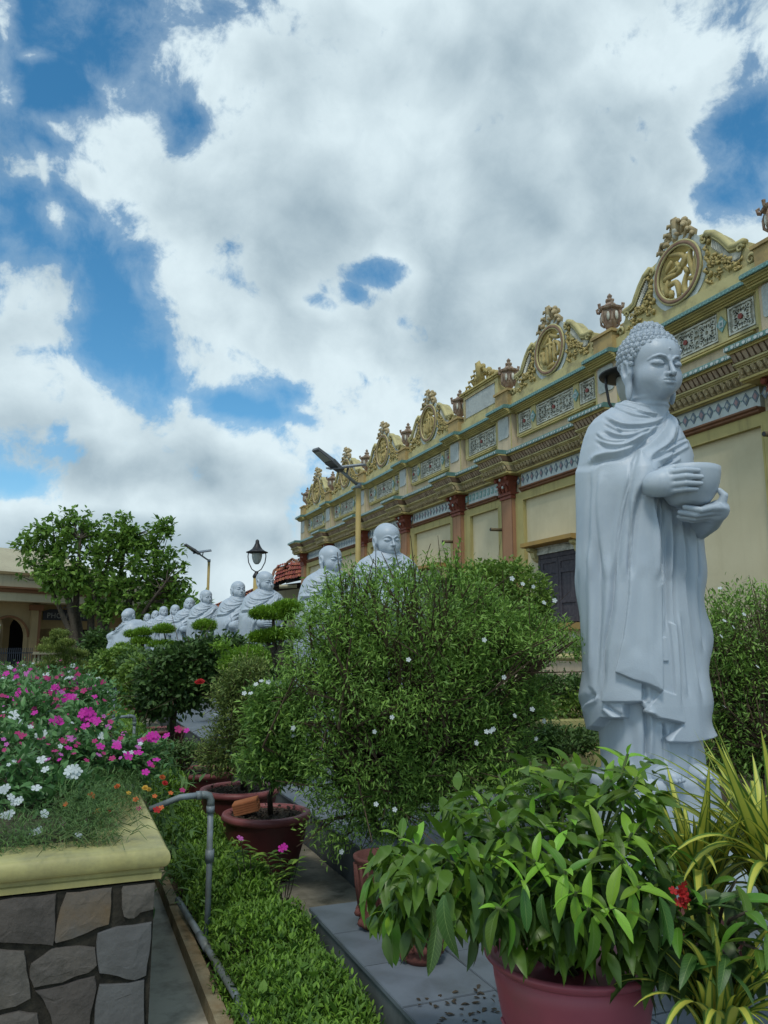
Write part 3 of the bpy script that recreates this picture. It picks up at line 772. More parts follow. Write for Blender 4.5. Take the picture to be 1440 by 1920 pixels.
# ---- parapet: gables with medallions, urns on pedestals
def gable_half():
    return [(0, 8.90), (.3, 8.84), (.52, 8.72), (.70, 8.68), (.86, 8.60), (1.0, 8.46), (1.12, 8.30), (1.2, 8.18), (1.32, 8.14), (1.46, 8.14), (1.50, 8.10), (1.50, 7.84), (1.60, 7.86), (1.70, 7.78), (1.72, 7.55)]
GC, GR = 8.25, .49
def gable_meshes():
    half = gable_half()
    out = [(r, z) for r, z in half] + [(0, 7.55)] + [(-r, z) for r, z in half[::-1][:-1]]
    out = np.array(out)
    # polar sampling of the outline about the medallion centre
    angs = np.unique(np.round(np.concatenate([np.linspace(-PI, PI, 73)[:-1], np.arctan2(out[:, 1] - GC, out[:, 0])]), 4))
    def hit(t):
        d = np.array([math.cos(t), math.sin(t)]); best = None
        for i in range(len(out)):
            p, q = out[i] - (0, GC), out[(i + 1) % len(out)] - (0, GC)
            e = q - p; den = d[0] * e[1] - d[1] * e[0]
            if abs(den) < 1e-9: continue
            u = (p[0] * e[1] - p[1] * e[0]) / den; v = (p[0] * d[1] - p[1] * d[0]) / den
            if u > 0 and -1e-6 <= v <= 1 + 1e-6: best = u if best is None else max(best, u)
        return best
    R = [hit(t) for t in angs]; n = len(angs)
    def ringv(rad, x): return [(x, -r * math.cos(t), GC + r * math.sin(t)) for r, t in zip(rad, angs)]
    xf, xb = -.06, .20
    v = ringv([GR] * n, xf) + ringv(R, xf) + ringv([GR] * n, xb) + ringv(R, xb)
    f = []
    for k in range(n):
        j = (k + 1) % n
        f += [(k, j, n + j, n + k), (n + k, n + j, 3 * n + j, 3 * n + k), (3 * n + k, 3 * n + j, 2 * n + j, 2 * n + k), (2 * n + k, 2 * n + j, j, k)]
    slab = MB().add(v, f).mesh('gable')
    # moulded edge following the outline
    edges_ = []
    for sgn in (1, -1):
        edge = MB(); edges_.append(edge)
        pth = [(-.08, -sgn * r, z - .02) for r, z in half[3:11]]
        edge.tube(pth, .06, 8)
        pth = [(-.10, -sgn * r * .97, z - .075) for r, z in half[4:11]]
        edge.tube(pth, .02, 5)
        # volutes by the ring and at the foot
        for (cy, cz, r0) in ((.66, 8.56, .10), (1.60, 7.74, .10), (1.40, 8.02, .07)):
            pth = [(-.10, -sgn * (cy + r0 * (1 - .75 * q / 9) * math.cos(q * .75)), cz + r0 * (1 - .75 * q / 9) * math.sin(q * .75)) for q in range(10)]
            edge.tube(pth, [.035 - .002 * q for q in range(10)], 5)
    # pale ribbed strip under the edge
    ribs_ = []; ribs = MB()
    for sgn in (1, -1):
        rib = MB(); ribs_.append(rib)
        c1 = [(r * .965, z - .13) for r, z in half[4:10]]; c2 = [(r * .93, z - .27) for r, z in half[4:10]]
        v = [(-.075, -sgn * r, z) for r, z in c1] + [(-.075, -sgn * r, z) for r, z in c2]
        k = len(c1); rib.add(v, [(i, i + 1, k + i + 1, k + i) for i in range(k - 1)])
        for q in np.linspace(0, k - 1.01, 22):
            i = int(q); t = q - i
            a = np.array(c1[i]) * (1 - t) + np.array(c1[i + 1]) * t; b = np.array(c2[i]) * (1 - t) + np.array(c2[i + 1]) * t
            b2 = a + (b - a) * .9
            ribs.tube([(-.08, -sgn * a[0], a[1]), (-.085, -sgn * b2[0], b2[1])], .014, 4, cap=False)
    # leaf relief in the corners
    rel = MB(); rr = random.Random(3)
    for sgn in (1, -1):
        for q in range(15):
            t = q / 14; r = .72 + .62 * t + rr.uniform(-.04, .04); z = 8.25 - .50 * t + rr.uniform(-.05, .06) - (.10 if q % 2 else 0)
            rel.ellipsoid((-.08, -sgn * r, z), (.05, rr.uniform(.035, .07), rr.uniform(.025, .05)), 6, 4)
            a = rr.uniform(0, 2 * PI)
            rel.tube([(-.07, -sgn * r, z), (-.12, -sgn * (r + .05 * math.cos(a)), z + .05 * math.sin(a)), (-.10, -sgn * (r + .09 * math.cos(a + .8)), z + .09 * math.sin(a + .8))], [.03, .022, .008], 4)
        for q in range(9):
            t = q / 8; y_ = .70 + .03 * math.sin(q * 2.1); z_ = 7.74 + .80 * t
            rel.tube([(-.07, -sgn * y_, z_), (-.11, -sgn * (y_ + .05 * (1 if q % 2 else -1)), z_ + .05), (-.08, -sgn * (y_ + .02 * (1 if q % 2 else -1)), z_ + .10)], [.03, .034, .012], 5)
        for q in range(26):
            r = rr.uniform(.72, 1.38); z_ = rr.uniform(7.74, 8.32 - .42 * (r - .7) / .7)
            a = rr.uniform(0, 2 * PI); rel.tube([(-.065, -sgn * r, z_), (-.10, -sgn * (r + .04 * math.cos(a)), z_ + .04 * math.sin(a)), (-.075, -sgn * (r + .08 * math.cos(a + .9)), z_ + .08 * math.sin(a + .9))], [.02, .026, .008], 4)
        for q in range(5):
            a = q / 5 * 2 * PI
            rel.ellipsoid((-.11, -sgn * (1.08 + .05 * math.cos(a)), 7.98 + .05 * math.sin(a)), (.025, .03, .03), 5, 3)
    # rings
    def torus(mb, R_, r_, x, seg=40, sec=6, ry=1.0):
        pts = [(x, R_ * ry * math.cos(t), GC + R_ * math.sin(t)) for t in np.linspace(0, 2 * PI, seg + 1)]
        mb.tube(pts, r_, sec, cap=False)
    ring1 = MB(); torus(ring1, .532, .046, -.10)
    ring2 = MB(); torus(ring2, .492, .020, -.115); torus(ring2, .575, .022, -.11)
    wb = MB(); ring_mb(wb, 0, GC, .635, .058, -.075, 40)
    # crest of curling leaves
    cr = MB(); rr = random.Random(5)
    for q in range(26):
        a = rr.uniform(-.2, PI + .2); r = rr.uniform(.03, .28)
        cr.ellipsoid((-.02 + rr.uniform(-.05, .08), r * math.cos(a) * 1.1, 8.92 + r * abs(math.sin(a)) * 1.25), (rr.uniform(.05, .09), rr.uniform(.05, .09), rr.uniform(.05, .08)), 7, 5)
    for sgn in (1, -1):
        for k in range(4):
            y0 = sgn * (.08 + .10 * k); z0 = 9.22 - .13 * k
            cr.tube([(-.02, y0 * .6, z0 - .12), (-.07, y0, z0), (-.13, y0 + sgn * .05, z0 - .01), (-.14, y0 + sgn * .07, z0 - .06)], [.06, .055, .04, .015], 6)
        cr.tube([(-.03, sgn * .38, 8.72), (-.06, sgn * .44, 8.86), (-.09, sgn * .36, 8.95), (-.08, sgn * .3, 8.9)], [.03, .05, .045, .02], 6)
    cr.tube([(.0, 0, 8.9), (-.05, 0, 9.15), (-.12, 0, 9.30), (-.17, 0, 9.26)], [.10, .10, .07, .02], 7)
    face = MB().ellipsoid((-.10, 0, 9.03), (.05, .06, .13), 8, 6)
    return dict(gable=slab, edge=edges_[0].mesh('scroll_edge', True), edge2=edges_[1].mesh('scroll_edge', True), rib=ribs_[0].mesh('pale_strip'), rib2=ribs_[1].mesh('pale_strip'), ribs=ribs.mesh('ribs'), rel=rel.mesh('leaf_relief', True), ring1=ring1.mesh('medallion_ring', True),
                ring2=ring2.mesh('ring_beading', True), wb=wb.mesh('ring_surround'), crest=cr.mesh('crest', True), face=face.mesh('crest_shell', True))
GM = gable_meshes()
# the pierced characters of the medallions
def c3(a, b):
    p = onX(1100 + a * .2361, 360 + b * .2361, 9.9); return (p[1] - 10.14, p[2])
glyph_near = [[(645, 505), (700, 492), (765, 495), (765, 540), (720, 600), (640, 655)], [(668, 545), (640, 600), (618, 650)], [(700, 560), (742, 610), (705, 650)], [(812, 452), (802, 520), (830, 620), (852, 690)],
              [(790, 485), (762, 560), (748, 605)], [(850, 480), (888, 505), (905, 600), (878, 640)], [(852, 500), (856, 600), (846, 660)], [(600, 705), (650, 672), (705, 650)], [(640, 700), (618, 765), (632, 832)],
              [(645, 745), (700, 700), (722, 765), (722, 838)], [(792, 620), (758, 720), (768, 802), (802, 795), (832, 725)], [(800, 682), (878, 668)], [(822, 700), (832, 765)], [(662, 782), (662, 838)], [(770, 600), (800, 640)]]
glyphs = [[[c3(*p) for p in st] for st in glyph_near]]
gb = [[(-.05, .82), (-.3, .5), (-.7, .32)], [(0, .82), (.35, .55), (.75, .45)], [(0, .62), (0, -.82)], [(-.25, .42), (-.3, -.2), (-.25, -.72)], [(-.58, .12), (-.68, -.3), (-.5, -.6), (-.36, -.2)],
      [(.35, .42), (.28, -.3), (.35, -.66)], [(.42, .3), (.76, .1), (.7, -.4), (.42, -.32)], [(-.3, -.82), (.3, -.76)], [(-.5, .35), (.2, .3)], [(.1, .1), (.3, .05)], [(-.85, 0), (-.7, .1)], [(0, .85), (0, .95)]]
gc = [[(-.6, .6), (-.2, .7), (.6, .62)], [(-.5, .3), (.5, .35)], [(-.15, .85), (-.15, -.2)], [(.25, .8), (.25, -.1)], [(-.65, 0), (.65, .05)], [(-.45, 0), (-.6, -.5), (-.35, -.75)], [(-.1, -.15), (-.15, -.8)], [(.2, -.15), (.2, -.85)],
      [(.5, 0), (.65, -.45), (.4, -.7)], [(-.35, -.4), (.4, -.4)], [(.7, .5), (.75, .2)], [(-.75, .4), (-.8, .1)]]
for g_ in (gb, gc): glyphs.append([[(-r * .47, GC + z * .47) for r, z in st] for st in g_])
gl_meshes = []
for gl in glyphs:
    mb = MB()
    for st in gl:
        pts = [Vector((-.06, y, z)) for y, z in st]
        # round the bends
        fine = []
        for i in range(len(pts) - 1):
            for t in (0, .5): fine.append(pts[i].lerp(pts[i + 1], t))
        fine.append(pts[-1]); sm = [fine[0]] + [(fine[k - 1] + fine[k] * 2 + fine[k + 1]) / 4 for k in range(1, len(fine) - 1)] + [fine[-1]]
        n = len(sm); mb.tube(sm, [.042 + .016 * math.sin(PI * k / (n - 1)) for k in range(n)], 6)
    gl_meshes.append(mb.mesh('pierced_character', True))
# urn
def urn_mesh():
    mb = MB()
    mb.lathe([(.13, .0), (.16, .03), (.10, .06), (.09, .11), (.15, .16), (.21, .25), (.245, .40), (.25, .50), (.22, .53), (.31, .56), (.33, .60), (.25, .63), (.17, .66), (.14, .70), (.08, .72), (.13, .76), (.13, .79), (.05, .82), (.08, .87), (.04, .91), (.0, .94)], (0, 0, 0), 6)
    for k in range(6):
        a = k * PI / 3
        c, s_ = math.cos(a), math.sin(a)
        mb.tube([(c * .19, s_ * .19, .20), (c * .28, s_ * .28, .28), (c * .29, s_ * .29, .42), (c * .25, s_ * .25, .52)], [.02, .035, .03, .02], 5)
        mb.tube([(c * .30, s_ * .30, .55), (c * .37, s_ * .37, .57), (c * .39, s_ * .39, .63), (c * .34, s_ * .34, .65), (c * .33, s_ * .33, .61)], [.035, .04, .035, .025, .012], 6)
    return mb.mesh('urn', False)
def urn_ovals():
    mb = MB()
    for k in range(6):
        a = k * PI / 3 + PI / 6; mb.ellipsoid((math.cos(a) * .215, math.sin(a) * .255, .38), (.03 + .03 * abs(math.sin(a)), .03 + .03 * abs(math.cos(a)), .10), 7, 5)
    return mb.mesh('urn_oval', True)
um, uo = urn_mesh(), urn_ovals()
parapet = tp('parapet_base', MB().box(WX - .10, WX + .25, 3.0, 34.3, 7.36, 7.66), M['mould'])
for i in range(len(S) - 1):
    c = 10.14 if i == 1 else (S[i] + S[i + 1]) / 2
    if i == 3:
        # narrow bay: a plain tablet with a pale inset and a leafy crest
        y0, y1 = S[3] + .38, S[4] - .38
        tb = tp('tablet', MB().box(WX - .06, WX + .2, y0, y1, 7.662, 8.40), M['mould'])
        mb = MB()
        for (z_, p_) in ((8.402, .10), (8.45, .14)): mb.box(WX - p_, WX + .24, y0 - p_ + .05, y1 + p_ - .05, z_, z_ + .045)
        tp('tablet_coping', mb, M['ochre'], tb)
        tp('tablet_inset', MB().box(WX - .075, WX - .062, y0 + .16, y1 - .16, 7.75, 8.28), M['panel_blue'], tb)
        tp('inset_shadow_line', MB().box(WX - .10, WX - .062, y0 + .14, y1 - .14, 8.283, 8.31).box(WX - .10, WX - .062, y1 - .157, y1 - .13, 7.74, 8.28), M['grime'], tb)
        cr = MB(); rr = random.Random(11)
        for k in range(34):
            t = rr.uniform(-1, 1); h = .58 * (1 - abs(t) ** .8) + .04
            cr.ellipsoid((WX + rr.uniform(-.08, .08), (y0 + y1) / 2 + t * .85, 8.5 + rr.uniform(0, h)), (rr.uniform(.06, .1), rr.uniform(.05, .11), rr.uniform(.05, .10)), 7, 5)
        for sgn in (1, -1):
            for k in range(5):
                y_ = (y0 + y1) / 2 + sgn * (.14 + .15 * k); z_ = 8.95 - .11 * k
                cr.tube([(WX, y_ - sgn * .08, z_ - .15), (WX - .06, y_, z_), (WX - .12, y_ + sgn * .06, z_ - .03), (WX - .12, y_ + sgn * .05, z_ - .09)], [.06, .05, .04, .015], 6)
        cr.tube([(WX, (y0 + y1) / 2, 8.5), (WX - .05, (y0 + y1) / 2, 8.9), (WX - .12, (y0 + y1) / 2, 9.12), (WX - .18, (y0 + y1) / 2, 9.06)], [.12, .12, .08, .02], 7)
        tp('tablet_crest', cr, M['gold'], tb, smooth=True)
        continue
    L = (WX, c, 0)
    g = inst(GM['gable'], 'gable', M['mould'], L, temple)
    for e_ in ('edge', 'edge2'): inst(GM[e_], 'scroll_edge', M['mould'], L, g)
    for e_ in ('rib', 'rib2'): inst(GM[e_], 'pale_strip', M['panel_blue'], L, g)
    if c < 24: inst(GM['ribs'], 'ribs', M['lattice'], L, g)['kind'] = 'stuff'
    inst(GM['rel'], 'leaf_relief', M['gold'], L, g)['kind'] = 'stuff'
    inst(GM['ring1'], 'medallion_ring', M['ring_brown'], L, g)
    inst(GM['ring2'], 'ring_beading', M['mould'], L, g)
    inst(GM['wb'], 'ring_surround', M['white_tile'], L, g)
    inst(GM['crest'], 'crest', M['grime'], L, g)
    inst(GM['face'], 'crest_shell', M['lattice'], L, g)
    inst(gl_meshes[0 if i == 1 else 1 + i % 2], 'pierced_character', M['gold'], (WX, 10.14 + (c - 10.14), 0), g)
for s in S[1:]:
    pd = tp('pedestal', MB().box(WX - .20, WX + .30, s - .30, s + .30, 7.385, 7.80).box(WX - .24, WX + .34, s - .34, s + .34, 7.802, 7.86), M['pedestal'])
    u = inst(um, 'urn', M['urn'], (WX + .04, s, 7.862), temple)
    u.scale = (.74, .74, .98); inst(uo, 'urn_oval', M['lattice'], (WX + .04, s, 7.862), u)['kind'] = 'stuff'
# a small railing panel behind the second urn
mb = MB()
for k in range(6): mb.tube([(WX + .1, 11.45 + k * .09, 7.66), (WX + .1, 11.45 + k * .09, 8.0)], .014, 5)
mb.box(WX + .08, WX + .12, 11.4, 11.98, 7.98, 8.01)
tp('parapet_grille', mb, M['grime'])
# ================================================================== carved statues
def surface_nets(f, org, h):
    """mesh of the zero level of a sampled distance field"""
    s = f < 0
    nx, ny, nz = f.shape
    c = [(i, j, k) for i in (0, 1) for j in (0, 1) for k in (0, 1)]
    cnt = np.zeros((nx - 1, ny - 1, nz - 1), dtype=np.int8)
    for (i, j, k) in c: cnt += s[i:nx - 1 + i, j:ny - 1 + j, k:nz - 1 + k]
    act = (cnt > 0) & (cnt < 8)
    ids = -np.ones(act.shape, dtype=np.int64)
    idx = np.argwhere(act); ids[act] = np.arange(len(idx))
    vals = {q: f[idx[:, 0] + q[0], idx[:, 1] + q[1], idx[:, 2] + q[2]] for q in c}
    acc = np.zeros((len(idx), 3)); n = np.zeros(len(idx))
    for a in c:
        for ax in range(3):
            if a[ax]: continue
            b = list(a); b[ax] = 1; b = tuple(b)
            va, vb = vals[a], vals[b]; m = (va < 0) != (vb < 0)
            t = np.where(m, va / np.where(m, va - vb, 1), 0)
            p = np.tile(np.array(a, dtype=float), (len(idx), 1)); p[:, ax] += t
            acc[m] += p[m]; n[m] += 1
    V = (idx + acc / n[:, None]) * h + np.array(org)
    F = []
    for ax in range(3):
        sl0 = [slice(1, -1)] * 3; sl0[ax] = slice(0, -1); sl1 = [slice(1, -1)] * 3; sl1[ax] = slice(1, None)
        A, B = s[tuple(sl0)], s[tuple(sl1)]
        for flip in (0, 1):
            m = (A & ~B) if not flip else (~A & B)
            e = np.argwhere(m)
            for a in range(3):
                if a != ax: e[:, a] += 1
            u, v = (ax + 1) % 3, (ax + 2) % 3
            def off(du, dv):
                q = e.copy(); q[:, u] -= du; q[:, v] -= dv; return ids[q[:, 0], q[:, 1], q[:, 2]]
            quad = np.stack([off(0, 0), off(1, 0), off(1, 1), off(0, 1)], axis=1)
            if flip: quad = quad[:, ::-1]
            F.append(quad)
    return V, np.vstack(F)

def smin(a, b, k):
    h = np.clip(.5 + .5 * (b - a) / k, 0, 1)
    return b * (1 - h) + a * h - k * h * (1 - h)
def smax(a, b, k): return -smin(-a, -b, k)
def grid3(lo, hi, h):
    ax = [np.arange(l, u, h, dtype=np.float32) for l, u in zip(lo, hi)]
    return np.meshgrid(*ax, indexing='ij')
def s_ell(X, Y, Z, c, r):
    x, y, z = (X - c[0]) / r[0], (Y - c[1]) / r[1], (Z - c[2]) / r[2]
    k0 = np.sqrt(x * x + y * y + z * z) + 1e-6
    k1 = np.sqrt((x / r[0]) ** 2 + (y / r[1]) ** 2 + (z / r[2]) ** 2) + 1e-6
    return k0 * (k0 - 1) / k1
def s_cap(X, Y, Z, a, b, ra, rb=None):
    rb = ra if rb is None else rb
    a, b = np.array(a, dtype=float), np.array(b, dtype=float); d = b - a; L = d @ d + 1e-9
    t = np.clip(((X - a[0]) * d[0] + (Y - a[1]) * d[1] + (Z - a[2]) * d[2]) / L, 0, 1)
    return np.sqrt((X - a[0] - t * d[0]) ** 2 + (Y - a[1] - t * d[1]) ** 2 + (Z - a[2] - t * d[2]) ** 2) - (ra + (rb - ra) * t)
def s_path(X, Y, Z, pts, rs):
    d = None
    for i in range(len(pts) - 1):
        q = s_cap(X, Y, Z, pts[i], pts[i + 1], rs[i], rs[i + 1]); d = q if d is None else np.minimum(d, q)
    return d

def head_mesh(h, hair=True):
    """head in its own axes: chin at z = 0, face towards -Y"""
    X, Y, Z = grid3((-.185, -.235, -.20), (.185, .205, .42 if hair else .37), h)
    A = np.abs(X)
    d = s_ell(X, Y, Z, (0, .025, .205), (.132, .152, .135))
    d = smin(d, s_ell(X, Y, Z, (0, -.035, .10), (.108, .112, .118)), .05)
    d = smin(d, s_ell(X, Y, Z, (0, -.105, .028), (.045, .038, .034)), .05)       # chin
    d = smin(d, s_ell(A, Y, Z, (.058, -.075, .085), (.05, .05, .055)), .04)      # cheeks
    d = smin(d, s_ell(X, Y, Z, (0, -.055, .215), (.098, .088, .075)), .05)       # forehead
    # eye sockets, lids, brows
    d = smax(d, -s_ell(A, Y, Z, (.050, -.158, .150), (.036, .022, .020)), .022)
    d = smin(d, s_ell(A, Y, Z, (.050, -.1135, .1465), (.036, .036, .022)), .004)
    lid = [(.020, -.140, .139), (.038, -.1485, .133), (.058, -.143, .132), (.080, -.122, .139)]
    d = smax(d, -s_path(A, Y, Z, lid, [.003, .005, .005, .003]), .002)
    lidr = [(.021, -.139, .146), (.038, -.147, .1405), (.058, -.142, .1395), (.080, -.121, .145)]
    d = smin(d, s_path(A, Y, Z, lidr, [.003, .0042, .0042, .003]), .002)
    crease = [(.022, -.142, .160), (.040, -.147, .168), (.060, -.139, .166), (.080, -.118, .155)]
    d = smax(d, -s_path(A, Y, Z, crease, [.0015, .0022, .0022, .0015]), .003)
    brow = [(.012, -.152, .160), (.028, -.1535, .178), (.052, -.144, .184), (.075, -.122, .177), (.090, -.10, .165)]
    d = smin(d, s_path(A, Y, Z, brow, [.0055, .0065, .006, .005, .004]), .006)
    # nose
    nose = s_path(X, Y, Z, [(0, -.146, .172), (0, -.158, .135), (0, -.176, .100), (0, -.182, .090)], [.009, .010, .013, .0145])
    nose = smin(nose, s_ell(A, Y, Z, (.0175, -.158, .088), (.0125, .015, .0115)), .010)
    d = smin(d, nose, .012)
    d = smax(d, -s_ell(A, Y, Z, (.009, -.172, .0775), (.0055, .008, .004)), .003)
    # mouth
    d = smin(d, s_ell(X, Y, Z, (0, -.128, .056), (.040, .028, .026)), .022)
    up = s_path(A, Y, Z, [(.0, -.1560, .0635), (.010, -.1565, .0660), (.023, -.1490, .0635), (.036, -.1360, .0610)], [.0085, .0088, .0072, .003])
    lo = s_path(A, Y, Z, [(.0, -.1535, .0450), (.013, -.1515, .0458), (.030, -.1395, .0525)], [.0105, .0100, .004])
    d = smin(d, up, .003); d = smin(d, lo, .003)
    d = smax(d, -s_path(A, Y, Z, [(.0, -.1675, .0555), (.012, -.1655, .0560), (.024, -.1560, .0568), (.034, -.1455, .0588)], [.0036, .0036, .0032, .0018]), .003)
    d = smax(d, -s_cap(X, Y, Z, (0, -.163, .070), (0, -.160, .078), .0028), .004)
    d = smax(d, -s_ell(X, Y, Z, (0, -.1615, .0325), (.026, .012, .0055)), .014)
    if hair: d = smin(d, s_ell(X, Y, Z, (0, -.150, .218), (.0055, .006, .0055)), .003)   # mark on the brow
    # ears with long lobes
    ear = s_ell(A, Y, Z, (.130, .022, .132), (.022, .042, .068))
    ear = smin(ear, s_ell(A, Y, Z, (.126, .012, .035), (.016, .023, .056)), .02)
    ear = smax(ear, -s_ell(A, Y, Z, (.150, .014, .140), (.018, .020, .040)), .008)
    ear = smin(ear, s_path(A, Y, Z, [(.136, -.006, .120), (.139, .004, .165), (.141, .026, .185), (.139, .050, .165), (.135, .048, .11), (.128, .03, .07)], [.007, .0085, .009, .009, .0085, .0085]), .004)
    ear = smin(ear, s_ell(A, Y, Z, (.136, -.008, .115), (.008, .008, .012)), .006)
    d = smin(d, ear, .008)
    # neck with its three rings
    d = smin(d, s_path(X, Y, Z, [(0, .02, .08), (0, .018, -.08), (0, .02, -.20)], [.088, .090, .105]), .03)
    for zz in (-.005, -.042): d = smin(d, (np.sqrt((np.sqrt(X ** 2 + (Y - .018) ** 2) - .088) ** 2 + (Z - zz) ** 2) - .006), .012)
    if hair:
        cap = s_ell(X, Y, Z, (0, .035, .222), (.140, .158, .135))
        front = (Y + .158) * .62 + (Z - .262) * -1.0      # behind the hairline
        line = np.maximum((-(Z - .222) + .0) + np.clip(-(Y + .02), 0, 1) * .22, -(Y - .02) * 1.0 - .02 - np.clip(Z - .15, 0, 1) * 1.5)
        cap = smax(cap, line * .8, .012)
        d = smin(d, cap, .004)
        d = smin(d, s_ell(X, Y, Z, (0, .04, .345), (.075, .080, .052)), .03)
    V, Fq = surface_nets(d, (-.185, -.235, -.20), h)
    return V, Fq

def curl_mesh():
    mb = MB()
    mb.lathe([(1.0, -.4), (1.0, .1), (.85, .5), (.5, .72), (0.0, .8)], (0, 0, 0), 9)
    pts = []; rs = []
    for k in range(22):
        t = k / 21; a = t * 4 * PI; r = .78 * (1 - t) + .06
        pts.append((r * math.cos(a), r * math.sin(a), .42 + .48 * t)); rs.append(.17)
    mb.tube(pts, rs, 4)
    return mb

# ------------------------------------------------------------------ the robed body, a carved surface round an upright axis
PROF = np.array([  # z, half width, half depth, of the outer robe
    (0.00, .375, .275), (.30, .385, .285), (.44, .392, .288), (.62, .385, .282), (.92, .384, .280), (1.23, .386, .280), (1.53, .388, .280), (1.70, .384, .268),
    (1.80, .376, .255), (1.89, .356, .238), (1.965, .332, .222), (2.035, .300, .205), (2.08, .262, .185), (2.115, .215, .165), (2.145, .165, .148), (2.17, .125, .128), (2.175, .06, .07)])
PROF[:, 1] *= .955; PROF[:, 2] *= .97
def seg_len(p): return np.concatenate([[0], np.cumsum(np.hypot(np.diff(p[:, 0]), np.diff(p[:, 1])))])
PV = seg_len(PROF)
def base_r(theta, v, inner=None):
    a = np.interp(v, PV, PROF[:, 1]); b = np.interp(v, PV, PROF[:, 2])
    if inner is not None:
        a = a - inner * .075; b = b - inner * .045
    p = 2.35
    return 1.0 / (np.abs(np.sin(theta) / a) ** p + np.abs(np.cos(theta) / b) ** p) ** (1 / p)
BUD_Z = .83
_bc = at_depth(1211, 1207, 4.42)
BUD = np.array([_bc[0], _bc[1], BUD_Z])
def unwrap(px, py):
    """photograph point -> (arc, v) on the robe"""
    d = sight(px, py); ts = np.linspace(3.3, 5.6, 700)
    Pp = ORG[None] + ts[:, None] * d[None] - BUD[None]
    th = np.arctan2(Pp[:, 0], -Pp[:, 1]); r = np.hypot(Pp[:, 0], Pp[:, 1])
    v = np.interp(Pp[:, 2], PROF[:, 0], PV)
    g = r - base_r(th, v)
    k = np.argmax(g < 0) if (g < 0).any() else np.argmin(g)
    return th[k] * .34, v[k]
def c1(a, b): return unwrap(1060 + a * .28133, 560 + b * .28133)
def c2(a, b): return unwrap(1040 + a * .28133, 1060 + b * .28133)

class Relief:
    def __init__(s, nt, nv):
        s.th = np.linspace(-PI, PI, nt, endpoint=False); s.v = np.linspace(0, PV[-1], nv)
        s.S, s.V = np.meshgrid(s.th * .34, s.v); s.D = np.zeros_like(s.S); s.inner = np.zeros_like(s.S); s.cell = s.v[1]
    def sd(s, poly, i0, i1, j0, j1):
        x, y = s.S[i0:i1, j0:j1], s.V[i0:i1, j0:j1]; d = np.full(x.shape, 1e9); ins = np.zeros(x.shape, bool)
        n = len(poly)
        for k in range(n):
            (ax, ay), (bx, by) = poly[k], poly[(k + 1) % n]
            ex, ey = bx - ax, by - ay; L = ex * ex + ey * ey + 1e-12
            t = np.clip(((x - ax) * ex + (y - ay) * ey) / L, 0, 1)
            d = np.minimum(d, np.hypot(x - ax - t * ex, y - ay - t * ey))
            if abs(by - ay) > 1e-9:
                c = ((ay > y) != (by > y)) & (x < (bx - ax) * (y - ay) / (by - ay) + ax); ins ^= c
        return np.where(ins, -d, d)
    def box(s, pts, m):
        p = np.array(pts); j = np.searchsorted(s.th * .34, [p[:, 0].min() - m, p[:, 0].max() + m]); i = np.searchsorted(s.v, [p[:, 1].min() - m, p[:, 1].max() + m])
        return max(i[0], 0), min(i[1], len(s.v)), max(j[0], 0), min(j[1], len(s.th))
    def panel(s, poly, t, soft=.008, target='D', puff=0.0):
        b = s.box(poly, .06); sd = s.sd(poly, *b); soft = max(soft, s.cell * .8)
        m = np.clip(.5 - sd / soft, 0, 1); m = m * m * (3 - 2 * m)
        val = t * m
        if puff: val = val + puff * np.clip(-sd / .06, 0, 1) ** .5
        if target == 'D': s.D[b[0]:b[1], b[2]:b[3]] += val
        else: s.inner[b[0]:b[1], b[2]:b[3]] = np.maximum(s.inner[b[0]:b[1], b[2]:b[3]], m)
    def fold(s, pts, w, h, ridge=.8, side=1, taper=.18):
        b = s.box(pts, w * 6); x, y = s.S[b[0]:b[1], b[2]:b[3]], s.V[b[0]:b[1], b[2]:b[3]]
        w = max(w, s.cell * .9)
        best = np.full(x.shape, 1e9); sg = np.zeros(x.shape); U = np.zeros(x.shape)
        L = [math.dist(pts[k], pts[k + 1]) + 1e-9 for k in range(len(pts) - 1)]; T = sum(L); acc = 0
        for k in range(len(pts) - 1):
            (ax, ay), (bx, by) = pts[k], pts[k + 1]; ex, ey = bx - ax, by - ay
            t = np.clip(((x - ax) * ex + (y - ay) * ey) / (ex * ex + ey * ey + 1e-12), 0, 1)
            dx, dy = x - ax - t * ex, y - ay - t * ey; d = np.hypot(dx, dy)
            m = d < best; best = np.where(m, d, best); sg = np.where(m, np.sign(ex * dy - ey * dx), sg); U = np.where(m, (acc + t * L[k]) / T, U); acc += L[k]
        tp_ = np.clip(U / taper, 0, 1) * np.clip((1 - U) / taper, 0, 1)
        tp_ = tp_ * tp_ * (3 - 2 * tp_)
        sd = best * sg * side
        s.D[b[0]:b[1], b[2]:b[3]] += tp_ * h * (-np.exp(-(best / w) ** 2) + ridge * np.exp(-((sd - 1.7 * w) / (1.5 * w)) ** 2))

def smooth_poly(pts, n=3):
    """round a traced line"""
    P_ = [np.array(p, dtype=float) for p in pts]; out = []
    for i in range(len(P_) - 1):
        p0, p1, p2, p3 = P_[max(i - 1, 0)], P_[i], P_[i + 1], P_[min(i + 2, len(P_) - 1)]
        for k in range(n):
            t = k / n; out.append(tuple(.5 * ((2 * p1) + (-p0 + p2) * t + (2 * p0 - 5 * p1 + 4 * p2 - p3) * t * t + (-p0 + 3 * p1 - 3 * p2 + p3) * t ** 3)))
    out.append(tuple(P_[-1])); return out

